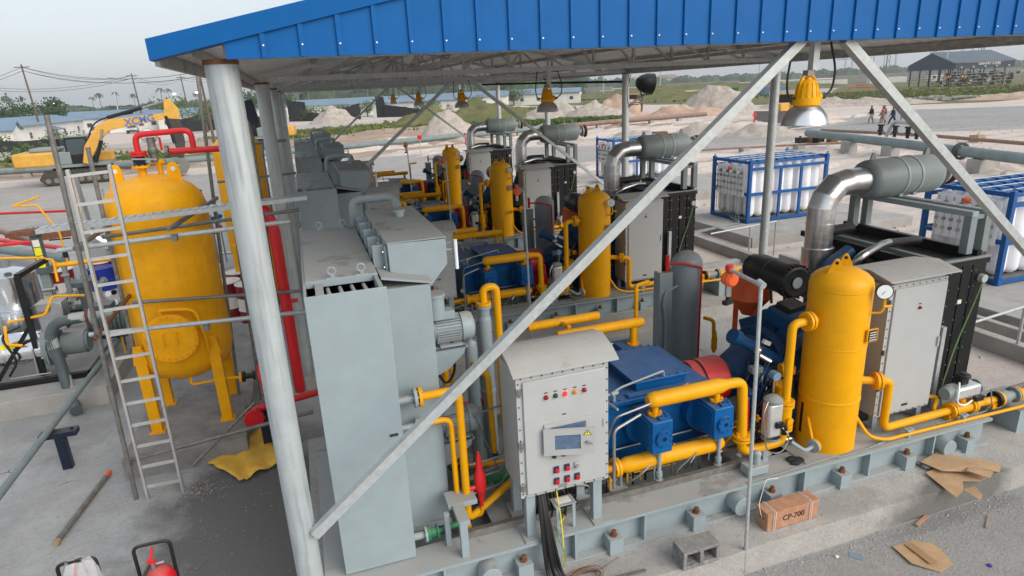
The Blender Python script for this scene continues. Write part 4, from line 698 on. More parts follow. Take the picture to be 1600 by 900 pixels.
# ================================================================ ground and concrete
def sheet(name, poly, z, m, jit=0., n=1, zb=None):
    pts = []
    for i, p in enumerate(poly):
        q = poly[(i+1) % len(poly)]; L_ = math.hypot(q[0]-p[0], q[1]-p[1]); k = max(1, int(L_/n)) if jit else 1
        for j in range(k):
            t_ = j/k; pts.append((p[0]+(q[0]-p[0])*t_+(random.uniform(-jit, jit) if j else 0), p[1]+(q[1]-p[1])*t_+(random.uniform(-jit, jit) if j else 0)))
    o = MB().add([(x, y, z) for x, y in pts], [list(range(len(pts)))]).build(name, m); return struct(o)
MB_g = MB().add([(-1500, -60, 0), (2600, -60, 0), (2600, 3000, 0), (-1500, 3000, 0)], [(0, 1, 2, 3)]); struct(MB_g.build('ground', 'sand'))
sheet('gravel_ground', [(-60, 31), (0, 30), (9, 31), (17, 33), (27, 37), (39, 40), (46, 37), (60, 30), (90, 22), (130, 30), (86, 51), (79, 53), (68, 60), (60, 61), (51, 51), (44, 47), (38, 48), (32, 47), (22, 47), (14, 52), (8, 53), (2, 52), (-7, 49), (-20, 50), (-60, 52)], .004, 'gravelroad', .7, 2.5)
sheet('gravel_road', [(30, 41), (40, 42.5), (50, 38), (65, 33), (90, 30), (120, 36), (86, 50), (74, 54.5), (68, 59), (60, 58), (50, 48.5), (40, 46), (30, 45)], .008, 'graveldark', .5, 2.5)
sheet('red_earth', [(-60, 55), (-22, 56), (-11, 55), (-2, 62), (6, 67), (15, 67), (28, 64), (37, 66), (39, 75), (32, 80), (19, 90), (8, 86), (-2, 79), (-11, 60), (-23, 61), (-60, 62)], .004, 'redground', .9, 3)
sheet('grass_verge', [(-60, 66), (-28, 68), (-16, 60), (-8, 60), (-2, 84), (8, 90), (20, 92), (30, 80), (39, 75), (43, 84), (37, 93), (50, 112), (49, 130), (43, 147), (28, 125), (18, 108), (9, 103), (-2, 101), (-11, 72), (-19, 75), (-28, 78), (-60, 80)], .008, 'grassland', 1.2, 3)
sheet('far_road', [(-80, 78), (-28, 78), (-20, 77), (-11, 80), (-3, 106), (9, 107), (18, 110), (26, 122), (29, 136), (22, 134), (11, 122), (-3, 127), (-15, 108), (-27, 96), (-35, 96), (-80, 98)], .004, 'paleroad', .7, 3)
sheet('grass_field', [(74, 93), (83, 87), (76, 69), (86, 62), (106, 66), (160, 60), (260, 100), (420, 300), (300, 520), (120, 420), (60, 250), (56, 200), (60, 150), (72, 130)], .006, 'grassland', 2.5, 8)
sheet('far_road', [(92, 128), (104, 122), (122, 126), (190, 190), (182, 196), (118, 136), (104, 132)], .012, 'paleroad', .8, 5)
sheet('concrete_apron', [(-14, -10), (8.75, -10), (8.75, 30), (-1, 30), (-14, 26)], .005, 'apron', .12, 1.5)
sheet('front_apron', [(1.5, -10), (16, -10), (16, 4.18), (1.5, 4.18)], .009, 'apron_right')
for k in range(4):
    y = 4.2+DY*k
    m = MB(); nx = 46; top = []
    for i in range(nx+1):
        x = -.42 + (9.0)*i/nx; j = random.uniform(-.014, .014); top.append((x, y+j))
    vs = [(x, yy, 0) for x, yy in top]+[(x, yy+random.uniform(-.004, .004), .3+random.uniform(-.004, .003)) for x, yy in top]+[(x, y+3.9, .3) for x, yy in top]+[(x, y+3.9, 0) for x, yy in top]; n = nx+1; fs = []
    for r_ in range(3): fs += [(r_*n+i, r_*n+i+1, (r_+1)*n+i+1, (r_+1)*n+i) for i in range(nx)]
    fs += [(0, n, 2*n, 3*n), (nx, n+nx, 2*n+nx, 3*n+nx)]; struct(m.add(vs, fs).build('concrete_plinth', 'plinth'))
# curbs and pads on the right
def slab(name, x0, x1, y0, y1, h, m='concrete', b=.012): return struct(MB().box(x0, x1, y0, y1, -.05, h).build(name, m, None, b))
slab('drain_kerb', 10.75, 10.95, 3, 26, .28); slab('drain_kerb', 11.45, 11.6, 3, 13.0, .26)
slab('rack_plinth', 11.9, 17.9, 14.6, 18.3, .3); slab('rack_plinth', 11.75, 18.5, 7.1, 11.4, .36); slab('rack_plinth', 12.2, 19, 22, 26.5, .3)
slab('drain_channel', 8.75, 10.6, 13.4, 13.6, .12); slab('drain_channel', 8.75, 10.6, 7.5, 7.7, .12)
slab('tank_pad', -2.75, -1.22, 8.5, 13.5, .3, 'concrete_dark'); slab('equipment_slab', -12, -3.55, 11.2, 19, .32, 'concrete')
# ================================================================ canopy
ZE = 4.95
def zt(x): return ZE + .22*(x+.7) if x <= 4.15 else ZE + .22*(9.0-x)
t = thing('canopy_roof', 'large blue edged double pitched metal roof covering the compressor skids', 'roof', (4.15, 4.3, ZE))
xs = [-.7, 4.15, 9.0]
yy = 4.26; kk = 0
while yy < 29.4:      # ribbed roof sheets, each 1 m wide
    for (xa, xb) in ((-.7, 4.15), (4.15, 9.0)):
        m = MB(); w = 1.0; pr = []
        for i in range(4):
            b = yy+i*w/4; pr += [(b, 0), (b+.2, 0), (b+.21, .028), (b+.24, .028)]
        pr.append((yy+w-.002, 0)); za, zb = zt(xa)+.06, zt(xb)+.06
        if xa > 4: za = zt(4.1501)+.06
        vs = [(xa, p, za+h) for p, h in pr]+[(xb, p, zb+h) for p, h in pr]; n = len(pr); m.add(vs, [(i, i+1, n+i+1, n+i) for i in range(n-1)]); m.build('roof_sheet', 'roofsheet', t)
    yy += 1.0
RB = 'roofblue'
# front fascia: vertical blue panels with raised joints, capped by a sloping flashing
x = -.33; first = True
while x < 8.9:
    w = .222; x1 = min(x+w*1.0, 8.9)
    ztop = lambda q: zt(q)+.0
    MB().add([(x+.004, 4.285, ZE-.01), (x1-.004, 4.285, ZE-.01), (x1-.004, 4.285, ztop(x1)), (x+.004, 4.285, ztop(x)), (x+.004, 4.30, ZE-.01), (x1-.004, 4.30, ZE-.01), (x1-.004, 4.30, ztop(x1)), (x+.004, 4.30, ztop(x))],
             [(0, 1, 2, 3), (7, 6, 5, 4), (0, 4, 5, 1), (1, 5, 6, 2), (2, 6, 7, 3), (3, 7, 4, 0)]).build('fascia_panel', RB, t)
    r_ = MB().box(x1-.018, x1+.012, 4.268, 4.285, ZE-.008, ztop(x1)-.002).build('joint_rib', RB, t)
    MB().cyl((x1-.003, 4.268, ZE+.06), (x1-.003, 4.26, ZE+.06), .0052, 10).build('screw_cap', 'dial', r_)
    x = x1
for (xa, xb) in ((-.73, 4.15), (4.15, 9.03)):
    za, zb = zt(xa if xa < 4 else 4.1501), zt(xb); vs = []
    for (xx, zz) in ((xa, za), (xb, zb)): vs += [(xx, 4.262, zz+.0), (xx, 4.25, zz+.115), (xx, 4.4, zz+.118), (xx, 4.4, zz+.0), ]
    MB().add(vs, [(0, 1, 5, 4), (1, 2, 6, 5), (2, 3, 7, 6), (3, 0, 4, 7), (0, 1, 2, 3), (4, 5, 6, 7)]).build('edge_flashing', RB, t)
for xx, s_ in ((-.73, 1), (9.0, -1)): MB().box(xx, xx+.03, 4.41, 29.4, ZE-.03, ZE+.09).build('eave_trim', 'truss' if 1 else RB, t)
MB().box(4.0, 4.3, 4.41, 29.4, zt(4.15)+.09, zt(4.15)+.12).build('ridge_cap', RB, t)
x = -.7
while x < 8.99:
    x1 = min(x+.97, 9.0); pts = [x+.004] + ([4.15] if x < 4.15 < x1 else []) + [x1-.004]
    vs = [(q, 29.3, ZE) for q in pts]+[(q, 29.3, zt(q)+.04) for q in reversed(pts)]; n = len(vs); MB().add(vs+[(v[0], 29.33, v[2]) for v in vs], [list(range(n)), list(range(2*n-1, n-1, -1))]+[(i, (i+1) % n, n+(i+1) % n, n+i) for i in range(n)]).build('rear_gable_sheet', 'roofsheet', t); x = x1
FY = [4.5+5.95*i for i in range(5)]
for i in range(11):                                  # purlins
    xx = -.55+i*.94
    if abs(xx-4.15) < .1: xx += .1
    MB().bar((xx, 4.42, zt(xx)+.02), (xx, 29.3, zt(xx)+.02), .05, .06).build('purlin', 'truss', t)
TR = ['first', 'second', 'third', 'fourth', 'fifth']
for i, y in enumerate(FY):
    t = thing('roof_truss', 'welded steel roof truss spanning the canopy, %s from the blue gable' % TR[i], 'truss', (4.15, y, ZE), 'roof trusses'); a, b = -.35, 8.8
    MB().bar((a, y, ZE+.03), (b, y, ZE+.03), .07, .075).build('bottom_chord', 'galv_tube', t)
    MB().bar((a, y, zt(a)-.01), (4.15, y, zt(4.15)-.03), .06, .075).build('top_chord', 'galv_tube', t); MB().bar((4.15, y, zt(4.15)-.03), (b, y, zt(b)-.01), .06, .075).build('top_chord', 'galv_tube', t)
    for k in range(1, 12):
        x = a+(b-a)*k/12; MB().bar((x, y, ZE+.05), (x, y, zt(x)-.04), .04, .04).build('web_post', 'truss', t); x2 = a+(b-a)*(k+1 if k < 6 else k-1)/12
        if k != 6: MB().bar((x2 if 0 else x, y, ZE+.05), (x2, y, zt(x2)-.05), .035, .035).build('web_diagonal', 'truss', t)
for x in (1.9, 6.4):
    one(MB().bar((x, 4.53, ZE+.1), (x, 28.3, ZE+.1), .05, .05), 'bracing_rail', 'truss', 'long rail tying the roof trusses on the %s half of the canopy' % ('left' if x < 4 else 'right'), 'rail', 'truss tie rails')
# columns
def column(x, y, r, lab, m='galv', base=.0):
    t = thing('canopy_column', lab, 'column', (x, y, base), 'round canopy columns')
    MB().cyl((x, y, base+.02), (x, y, ZE-.03), r, 28).build('shaft', m, t); MB().box(x-.17, x+.17, y-.17, y+.17, base, base+.02).build('base_plate', 'galv_tube', t)
    MB().cyl((x, y, ZE-.03), (x, y, ZE), r*1.08, 24).build('cap_ring', 'rust', t); return t
L_l = ['thick galvanised column at the near left corner of the canopy', 'second thick column along the left side of the canopy', 'third thick column along the left side of the canopy', 'fourth thick column along the left side of the canopy', 'rearmost thick column on the left side of the canopy']
for i, y in enumerate(FY): column(-.38, y, .098, L_l[i])
L_r = ['', 'slim galvanised column in front of the nearer bottle rack', 'slim column with floodlight on the right side of the canopy', 'slim column on the right side behind the second hanging lamp', 'farthest slim column on the right side of the canopy']
for i, y in enumerate(FY): column(8.8, y, .085 if i < 2 else .1, L_r[i] or 'slim galvanised column at the near right corner of the canopy', 'galv_tube')
# chevron braces on frames 1, 3, 5
for i, nm in ((0, 'nearest'), (2, 'middle'), (4, 'farthest')):
    y = FY[i]-(.1 if i == 0 else 0)
    for (xa, xb, sd) in ((-.29, 3.92, 'left'), (8.72, 4.36, 'right')):
        z0 = 1.53
        one(MB().bar((xa, y, z0-.03), (xb, y, ZE), .075, .075), 'diagonal_brace', 'galv_tube', 'galvanised square tube brace, %s arm of the %s inverted V under the roof' % (sd, nm), 'brace', 'diagonal braces')
# hanging lamps
def highbay(y, lab, big=1):
    t = thing('hanging_lamp', lab, 'lamp', (4.12, y, 4.27), 'yellow hanging lamps'); x = 4.12
    MB().box(x+.01, x+.07, y-.03, y+.03, 4.72, ZE).build('drop_post', 'galv_tube', t); MB().box(x-.035, x+.035, y-.03, y+.03, 4.68, 4.725).build('hanger', 'tube_old', t)
    MB().tube([(x-.085, y, 4.52), (x-.075, y, 4.64), (x-.045, y, 4.68), (x+.045, y, 4.68), (x+.075, y, 4.64), (x+.085, y, 4.5)], .012, 8, .03).build('yoke', 'yellow', t)
    MB().lathe([(0, .225), (.02, .223), (.025, .205), (.05, .2), (.075, .175), (.088, .13), (.096, .07), (.1, .06), (.108, .055), (.112, .01), (.112, 0), (0, 0)], (x, y, 4.445), (0, 0, 1), 28).build('ballast_housing', 'yellow', t)
    for k in range(14):
        a = 2*pi*k/14; MB().add([(x+cos(a+e)*r, y+sin(a+e)*r, z) for (r, z, e) in ((.085, 4.51, -.05), (.085, 4.51, .05), (.104, 4.51, .05), (.104, 4.51, -.05), (.05, 4.635, -.05), (.05, 4.635, .05), (.082, 4.62, .05), (.082, 4.62, -.05))],
            [(0, 1, 2, 3), (7, 6, 5, 4), (0, 4, 5, 1), (1, 5, 6, 2), (2, 6, 7, 3), (3, 7, 4, 0)]).build('cooling_fin', 'yellow', t)
    MB().lathe([(0, .0), (.04, .0), (.042, .05), (.03, .06)], (x+.08, y, 4.5), (1, 0, .1), 14).build('side_box', 'yellow', t); MB().cyl((x+.13, y, 4.5), (x+.19, y, 4.505), .017, 10).build('cable_gland', 'rubber', t)
    MB().lathe([(.088, .0), (.088, .02), (.105, -.008), (.135, -.03), (.163, -.07), (.181, -.11), (.189, -.152), (.197, -.157), (.186, -.155), (.176, -.11), (.158, -.072), (.131, -.034), (.09, -.012)], (x, y, 4.44), (0, 0, 1), 40).build('reflector', 'reflector', t)
    MB().lathe([(0, 0), (.1, .0), (.1, .01), (0, .01)], (x, y, 4.39), (0, 0, 1), 20).build('lamp_lens', 'lens', t)
    MB().tube([(x+.18, y, 4.505), (x+.26, y, 4.56), (x+.28, y, 4.72), (x+.2, y, 4.94)], .009, 8, .1).build('power_cable', 'rubber', t); MB().tube([(x-.1, y+.02, 4.5), (x-.18, y+.02, 4.52), (x-.2, y+.02, 4.65), (x-.16, y+.02, 4.94)], .009, 8, .08).build('power_cable', 'rubber', t)
for y, l_ in zip(FY, ['large yellow hanging lamp with polished bell reflector, nearest the camera', 'yellow hanging lamp second from the camera under the canopy', 'yellow hanging lamp third from the camera, before the grassy mound', 'yellow hanging lamp fourth from the camera, before the white house', 'smallest, farthest yellow hanging lamp under the canopy']): highbay(y, l_)
# floodlight on the third right column
t = thing('floodlight', 'black round floodlight on bracket arm fixed to a slim canopy column', 'floodlight', (9.3, FY[2], 4.1))
y = FY[2]-.1
MB().lathe([(0, 0), (.12, 0), (.2, .08), (.27, .25), (.28, .42), (.29, .44), (.24, .44)], (9.1, y, 4.68), (.85, -.1, -.12), 20).build('housing', 'black', t); MB().tube([(9.12, y-.15, 4.6), (9.15, y-.15, 4.35), (9.4, y-.15, 4.35), (9.45, y-.15, 4.6)], .02, 8).build('yoke', 'black', t)
MB().bar((8.85, y, 4.05), (9.25, y, 4.35), .05).bar((8.88, y, 4.15), (9.3, y-.1, 4.15), .04).bar((9.25, y, 3.9), (9.22, y-.1, 4.35), .04).build('bracket', 'tube_old', t)
MB().tube([(8.9, y, 4.9), (8.72, y-.12, 4.5), (8.75, y-.12, 4.1), (9.1, y-.1, 4.1)], .012, 6, .1).build('cable', 'rubber', t)
# twisted cable catenary
one(MB().tube([(6.4, 22.3, 4.86), (7.6, 19.4, 4.8), (8.7, FY[2], 4.72)], .035, 6, .3), 'cable_chain', 'black', 'dark cable bundle strung from the trusses to the floodlight column', 'cable')
# ================================================================ left yard
t = thing('storage_vessel', 'big yellow upright tank on four legs inside the scaffold', 'tank', (-1.95, 9.65, .3))
C0 = (-1.95, 9.65, 0)
MB().lathe([(0, 3.83), (.16, 3.82), (.34, 3.76), (.5, 3.66), (.6, 3.53), (.64, 3.38), (.64, 1.35), (.6, 1.2), (.48, 1.06), (.3, .97), (0, .93)], C0, (0, 0, 1), 56).build('shell', 'yellow_old', t)
MB().lathe([(.64, 3.36), (.644, 3.355), (.644, 3.34), (.64, 3.335)], C0, (0, 0, 1), 48).build('weld_seam', 'yellow_old', t)
for sx in (-1, 1):
    for sy in (-1, 1):
        x, y = -1.97+sx*.46, 9.65+sy*.45; MB().box(x-.07, x+.07, y-.06, y+.06, .3, 1.55).build('leg', 'yellow_old', t, .004); MB().box(x-.1, x+.1, y-.09, y+.09, .3, .315).build('foot_plate', 'yellow_old', t)
        MB().prism([(x-.09, 1.35), (x+.09, 1.35), (x+.05, 1.62), (x-.05, 1.62)], 'y', y+sy*.06-.01, y+sy*.06+.01).build('gusset', 'yellow_old', t)
MB().cyl((-1.95, 9.1, 1.74), (-1.95, 8.96, 1.74), .26, 32).build('manway_neck', 'yellow_old', t)
mw = MB().cyl((-1.95, 8.965, 1.74), (-1.95, 8.93, 1.74), .335, 40).cyl((-1.95, 8.925, 1.74), (-1.95, 8.88, 1.74), .335, 40).build('manway_cover', 'yellow_old', t, .004)
m = MB()
for i in range(24):
    a = 2*pi*i/24; p = Vector((-1.95+cos(a)*.3, 0, 1.74+sin(a)*.3)); m.cyl(p+Vector((0, 8.85, 0)), p+Vector((0, 8.98, 0)), .021, 6)
stuff(m.build('manway_bolts', 'yellow_old', mw))
for x in (-2.03, -1.87): MB().tube([(x, 8.88, 1.82), (x, 8.84, 1.82), (x, 8.84, 1.66), (x, 8.88, 1.66)], .01, 6, .01).build('handle', 'yellow_old', mw)
MB().tube([(-2.0, 8.93, 2.0), (-2.02, 8.9, 2.14), (-1.95, 8.88, 2.15), (-1.6, 8.92, 2.1), (-1.55, 9.0, 1.65), (-1.56, 9.05, 1.45)], .026, 10, .12).build('davit_arm', 'yellow_old', t)
for (x, y) in ((-2.35, 9.75), (-1.62, 9.55)):
    MB().prism([(x-.11, 3.56), (x+.11, 3.56), (x+.075, 3.9), (x+.05, 3.96), (x, 3.98), (x-.05, 3.96), (x-.075, 3.9)], 'y', y-.012, y+.012).build('lifting_lug', 'yellow_old', t, .004); MB().cyl((x, y-.014, 3.89), (x, y+.014, 3.89), .03, 14).build('lug_hole', 'sticker', t)
MB().cyl((-2.0, 9.6, 3.78), (-2.0, 9.6, 3.93), .05, 14).flange((-2.0, 9.6, 3.94), (0, 0, 1), .11, .03, 8).build('top_nozzle', 'yellow_old', t)
MB().tube([(-1.9, 9.3, 1.0), (-1.9, 9.25, .9), (-1.4, 9.2, .93), (-1.25, 9.1, .95)], .02, 8).flange((-1.22, 9.1, .95), (1, -.1, 0), .08, .03, 6).build('drain_pipe', 'yellow_old', t)
MB().flange((-1.19, 9.1, .95), (1, -.1, 0), .075, .03, 6).cyl((-1.19, 9.1, .95), (-1.05, 9.1, .95), .04, 10).flange((-1.05, 9.1, .95), (1, 0, 0), .07, .025, 6).cyl((-1.0, 9.1, .95), (-.85, 9.1, .95), .012, 6).build('drain_valve', 'rubber', t)
t = thing('top_valve', 'dark valve group standing on the top nozzle of the big yellow tank', 'valve', (-2.0, 9.6, 3.96))
MB().cyl((-2.0, 9.6, 3.95), (-2.0, 9.6, 3.98), .09, 16).cyl((-2.0, 9.6, 3.98), (-2.0, 9.6, 4.08), .06, 14).box(-2.07, -1.94, 9.54, 9.66, 3.99, 4.06).build('body', 'darkblue', t)
MB().bar((-2.08, 9.52, 4.05), (-1.78, 9.5, 4.03), .015, .02).build('lever', 'steel', t); MB().cyl((-1.88, 9.7, 3.98), (-1.72, 9.7, 3.97), .04, 12).cyl((-1.8, 9.7, 3.8), (-1.8, 9.7, 3.98), .035, 12).build('side_branch', 'yellow_old', t)
MB().sphere((-1.84, 9.68, 4.13), .065, 12, (1, 1, 1.2)).cyl((-1.84, 9.68, 3.98), (-1.84, 9.68, 4.3), .05, 12).flange((-1.66, 9.62, 4.11), (1, 0, 0), .08, .04, 8).build('brass_valve', 'tube_old', t); MB().cyl((-1.72, 9.62, 4.13), (-1.72, 9.62, 4.3), .015, 8).build('red_stem', 'pipered', t)
g_ = MB().cyl((-1.86, 9.72, 4.32), (-1.86, 9.77, 4.32), .1, 24).build('pressure_gauge', 'steel', t); MB().cyl((-1.86, 9.715, 4.32), (-1.86, 9.719, 4.32), .09, 24).build('dial', 'dial', g_)
t = thing('red_fire_pipe', 'bright red looped pipe from the yellow tank top running right behind the column', 'pipe', (-1.5, 9.6, 4.1))
MB().flange((-2.0, 9.6, 4.09), (0, 0, 1), .1, .025, 8).flange((-2.0, 9.6, 4.12), (0, 0, 1), .1, .025, 8).build('flange', 'pipered', t)
MB().tube([(-2.0, 9.6, 4.12), (-2.0, 9.6, 4.35), (-1.33, 9.6, 4.37), (-1.33, 9.6, 4.12)], .038, 14, .1).tube([(-1.62, 9.6, 4.11), (-.85, 9.6, 4.1)], .042, 14, .1).build('pipe', 'pipered', t)
t = thing('red_riser', 'vertical red fire main riser seen between the big column and the cooler', 'pipe', (-.46, 9.0, 0))
MB().tube([(-.85, 9.05, 3.36), (-.56, 9.0, 3.36), (-.46, 9.0, 3.1), (-.46, 9.0, .62)], .075, 18, .2).build('riser', 'pipered', t); MB().tube([(-1.05, 8.55, .68), (-.7, 8.6, .68), (-.15, 8.7, .7)], .05, 14).build('low_pipe', 'pipered', t)
MB().tube([(-.85, 8.6, .68), (-.92, 8.62, 1.15), (-.92, 8.8, 1.2)], .04, 12).build('branch', 'pipered', t); MB().cyl((-1.05, 8.5, .72), (-1.05, 8.5, .5), .045, 14).flange((-1.07, 8.42, .6), (.2, -1, 0), .13, .04, 8).build('flange', 'pipered', t); MB().tube([(-.4, 9.0, 2.0), (-.3, 9.0, 2.0)], .03, 8).build('branch', 'pipered', t)
t = thing('pipe_support', 'black steel I post holding the low red pipe beside the tank pad', 'support', (-1.0, 8.7, 0)); MB().box(-1.03, -.92, 8.6, 8.75, 0, .6).box(-1.2, -.85, 8.55, 8.8, .6, .64).build('post', 'darkblue', t)
# second tank
t = thing('storage_vessel', 'smaller looking second yellow tank mostly hidden behind the big column', 'tank', (-1.35, 16.2, .3))
MB().lathe([(0, 4.0), (.2, 3.98), (.4, 3.9), (.52, 3.76), (.55, 3.6), (.55, 1.3), (.4, 1.05), (0, .95)], (-1.33, 16.2, 0), (0, 0, 1), 40).build('shell', 'yellow_old', t)
for sx in (-1, 1):
    for sy in (-1, 1): MB().box(-1.33+sx*.4-.06, -1.33+sx*.4+.06, 16.2+sy*.4-.06, 16.2+sy*.4+.06, .3, 1.5).build('leg', 'yellow_old', t)
slab('tank_pad', -2.1, -.6, 15.5, 17.2, .3, 'concrete_dark')
# ---- scaffold
SG = 'scaffold tubes round the yellow tank'
def tubeone(p, q, r, lab, m='tube_old', name='scaffold_tube', g=SG): return one(MB().cyl(p, q, r, 12), name, m, lab, 'tube', g)
tubeone((-2.53, 8.0, 0), (-2.43, 8.0, 4.66), .028, 'upright scaffold tube at the near left corner, in front of the ladder')
tubeone((-2.5, 9.2, .3), (-2.45, 9.2, 4.25), .028, 'upright scaffold tube left of the yellow tank, behind the ladder')
tubeone((-1.42, 10.0, .3), (-1.16, 10.0, 5.15), .024, 'tall thin rusty tube rising right behind the yellow tank')
tubeone((-.62, 9.0, 0), (-.54, 9.0, 4.68), .028, 'upright scaffold tube right of the big column, topped by dark cloth')
tubeone((-1.15, 10.3, 0), (-1.05, 10.3, 4.0), .02, 'thin upright tube between yellow tank and big column')
tubeone((-1.3, 13.5, 0), (-1.15, 13.5, 4.4), .024, 'upright tube beside the second yellow tank')
tubeone((-.75, 14.2, 0), (-.7, 14.2, 3.8), .024, 'upright tube right of the second yellow tank')
tubeone((-2.72, 8.2, 3.20), (-.22, 8.2, 3.26), .028, 'horizontal scaffold tube crossing the yellow tank shoulder, lower one', 'galv_tube')
tubeone((-2.45, 8.9, 3.18), (-.1, 8.9, 3.28), .024, 'horizontal scaffold tube just behind the light steel beam')
tubeone((-2.6, 8.1, 2.2), (-.2, 8.1, 2.1), .028, 'horizontal scaffold tube crossing in front of the manway', 'galv_tube')
tubeone((-2.3, 8.9, 2.3), (-.15, 8.9, 2.15), .024, 'horizontal scaffold tube crossing just above the manway')
tubeone((-2.5, 8.05, 3.23), (-2.35, 10.3, 3.3), .028, 'short cross tube at the upper left of the scaffold')
tubeone((-1.55, 8.1, 3.33), (-1.2, 9.9, 3.4), .028, 'open ended cross tube lying over the lower horizontal tube')
tubeone((-2.5, 7.95, 2.2), (-2.35, 9.4, 2.35), .026, 'rusty short cross tube left of the manway', 'rust')
tubeone((-2.55, 8.1, .5), (-.3, 8.2, .65), .026, 'low scaffold ledger near the ground before the tank pad')
tubeone((-1.9, 8.3, .15), (-1.05, 8.6, .75), .022, 'inclined tube leaning between tank pad and red pipe')
tubeone((-3.75, 5.6, .62), (-3.6, 14.5, .62), .045, 'long grey pipe running away from the lower left corner over the black post', 'pipe_grey', 'ground_pipe', None)
tubeone((-1.5, 12.9, 3.3), (-.1, 12.9, 3.35), .024, 'rear horizontal tube before the second tank'); tubeone((-1.6, 13.2, 3.9), (-.2, 13.2, 3.95), .03, 'upper rear horizontal tube before the second tank')
t = thing('scaffold_beam', 'light grey ribbed steel plank beam lying across the scaffold top', 'beam', (-1.4, 8.5, 3.45), SG)
MB().bar((-2.95, 8.5, 3.40), (.02, 8.5, 3.50), .22, .05).build('plank', 'galv_tube', t)
m = MB()
for i in range(28): x = -2.9+.1*i; m.box(x, x+.05, 8.42, 8.58, 3.43+.0034*i*1.0, 3.437+.0034*i)
stuff(m.build('ribs', 'galv_tube', t)); MB().bar((-3.25, 8.5, 3.385), (-2.96, 8.5, 3.395), .2, .05).build('painted_end', 'rust', t)
t = thing('small_valves', 'cluster of small valves and flanged pipes between the drums and the steel box', 'valves', (-5.2, 15.6, .3)); rv = random.Random(12)
for i in range(22):
    x, y = rv.uniform(-7.2, -4.6), rv.uniform(14.6, 16.6); z = rv.uniform(.45, 1.0); c = rv.choice(['pipe_dark', 'steel', 'grey_dark', 'black', 'yellow_old', 'pipe_dark']); d = rv.choice([(1, 0, 0), (0, 0, 1), (0, 1, 0)]); q = Vector((x, y, z))+Vector(d)*rv.uniform(.3, .7)
    MB().cyl((x, y, z), q, .04, 10).flange((x, y, z), d, .085, .03, 6).flange(q, d, .085, .03, 6).cyl((x, y, .3), (x, y, z), .025, 8).build('valve', c, t); MB().cyl((x, y, z+.08), (x, y, z+.2), .012, 6).cyl((x-.06, y, z+.2), (x+.06, y, z+.2), .012, 6).build('handwheel', 'black', t)
MB().tube([(-7.4, 14.8, .5), (-4.4, 14.8, .5)], .06, 12).tube([(-7.4, 16.2, .45), (-4.4, 16.0, .45)], .05, 12).build('header', 'pipe_dark', t)
t = thing('tubing_bundle', 'tangle of thin instrument tubes and gauges left of the yellow tank', 'tubing', (-3.6, 13.4, .32))
for i in range(12):
    x, y = rv.uniform(-3.9, -3.3), rv.uniform(12.6, 14.2); MB().tube([(x, y, .35), (x, y, rv.uniform(.7, 1.3)), (x+rv.uniform(-.5, .5), y+rv.uniform(-.2, .2), rv.uniform(.8, 1.4))], .016, 6, .05).build('tube', rv.choice(['steel', 'yellow_old', 'pipe_dark']), t); MB().cyl((x, y-.02, 1.0+.03*i), (x, y+.02, 1.0+.03*i), .05, 12).build('gauge', rv.choice(['dial', 'black', 'steel']), t)
for i, (x, z) in enumerate(((-2.44, 3.23), (-2.5, 2.2), (-2.52, .5), (-.57, 2.1), (-1.5, 3.23), (-.56, 3.24), (-1.36, 2.1))):
    one(MB().box(x-.03, x+.03, 8.02, 8.12, z-.035, z+.035).cyl((x-.05, 8.04, z), (x+.05, 8.04, z), .009, 6), 'scaffold_clamp', 'tube_old', ['rusty clamp joining upright and upper tube left of the tank', 'rusty clamp beside the ladder at manway height', 'lowest rusty clamp on the near left upright', 'rusty clamp at manway height right of the column', 'rusty clamp in the middle of the upper tube', 'rusty clamp on the upper tube right of the column', 'rusty clamp in the middle of the manway tube'][i], 'clamp', 'scaffold clamps')
one(MB().prism([(-.68, 4.68), (-.47, 4.72), (-.42, 4.45), (-.46, 4.38), (-.52, 4.42), (-.6, 4.55)], 'y', 8.9, 9.02), 'cloth', 'darkblue', 'dark cloth hanging on the scaffold beside the second column', 'cloth')
# ladder
t = thing('ladder', 'bright aluminium ladder leaning on the scaffold before the yellow tank', 'ladder', (-2.2, 7.95, 0))
A, Bq = (Vector((-2.39, 7.95, 0)), Vector((-2.25, 7.6, 4.12))), (Vector((-1.99, 7.95, 0)), Vector((-1.87, 7.6, 4.14)))
for (p, q) in (A, Bq): MB().bar(p, q, .03, .055).build('rail', 'alum', t, .003)
for i in range(14):
    f = (.18+.298*i)/4.12; MB().bar(A[0].lerp(A[1], f), Bq[0].lerp(Bq[1], f), .03, .03).build('rung', 'alum', t)
# ground clutter on the left
t = thing('post_support', 'black square steel post with cross plate carrying the long grey pipe', 'support', (-3.6, 9.2, 0)); MB().box(-3.66, -3.54, 9.15, 9.25, 0, .55).build('post', 'darkblue', t, .004); MB().box(-3.82, -3.38, 9.12, 9.28, .5, .57).cyl((-3.76, 9.2, .57), (-3.76, 9.2, .6), .02, 6).cyl((-3.44, 9.2, .57), (-3.44, 9.2, .6), .02, 6).build('cross_plate', 'darkblue', t)
t = thing('loose_pipe', 'rusty steel pipe lying on the concrete with an orange end', 'pipe', (-3.1, 8.1, 0)); MB().cyl((-3.20, 7.42, .045), (-3.02, 8.65, .04), .032, 14).build('barrel', 'tube_old', t); MB().cyl((-3.02, 8.65, .04), (-3.005, 8.78, .04), .0325, 14).build('orange_end', 'orange', t); MB().cyl((-3.20, 7.40, .045), (-3.21, 7.34, .045), .034, 14).build('pale_end', 'bag', t)
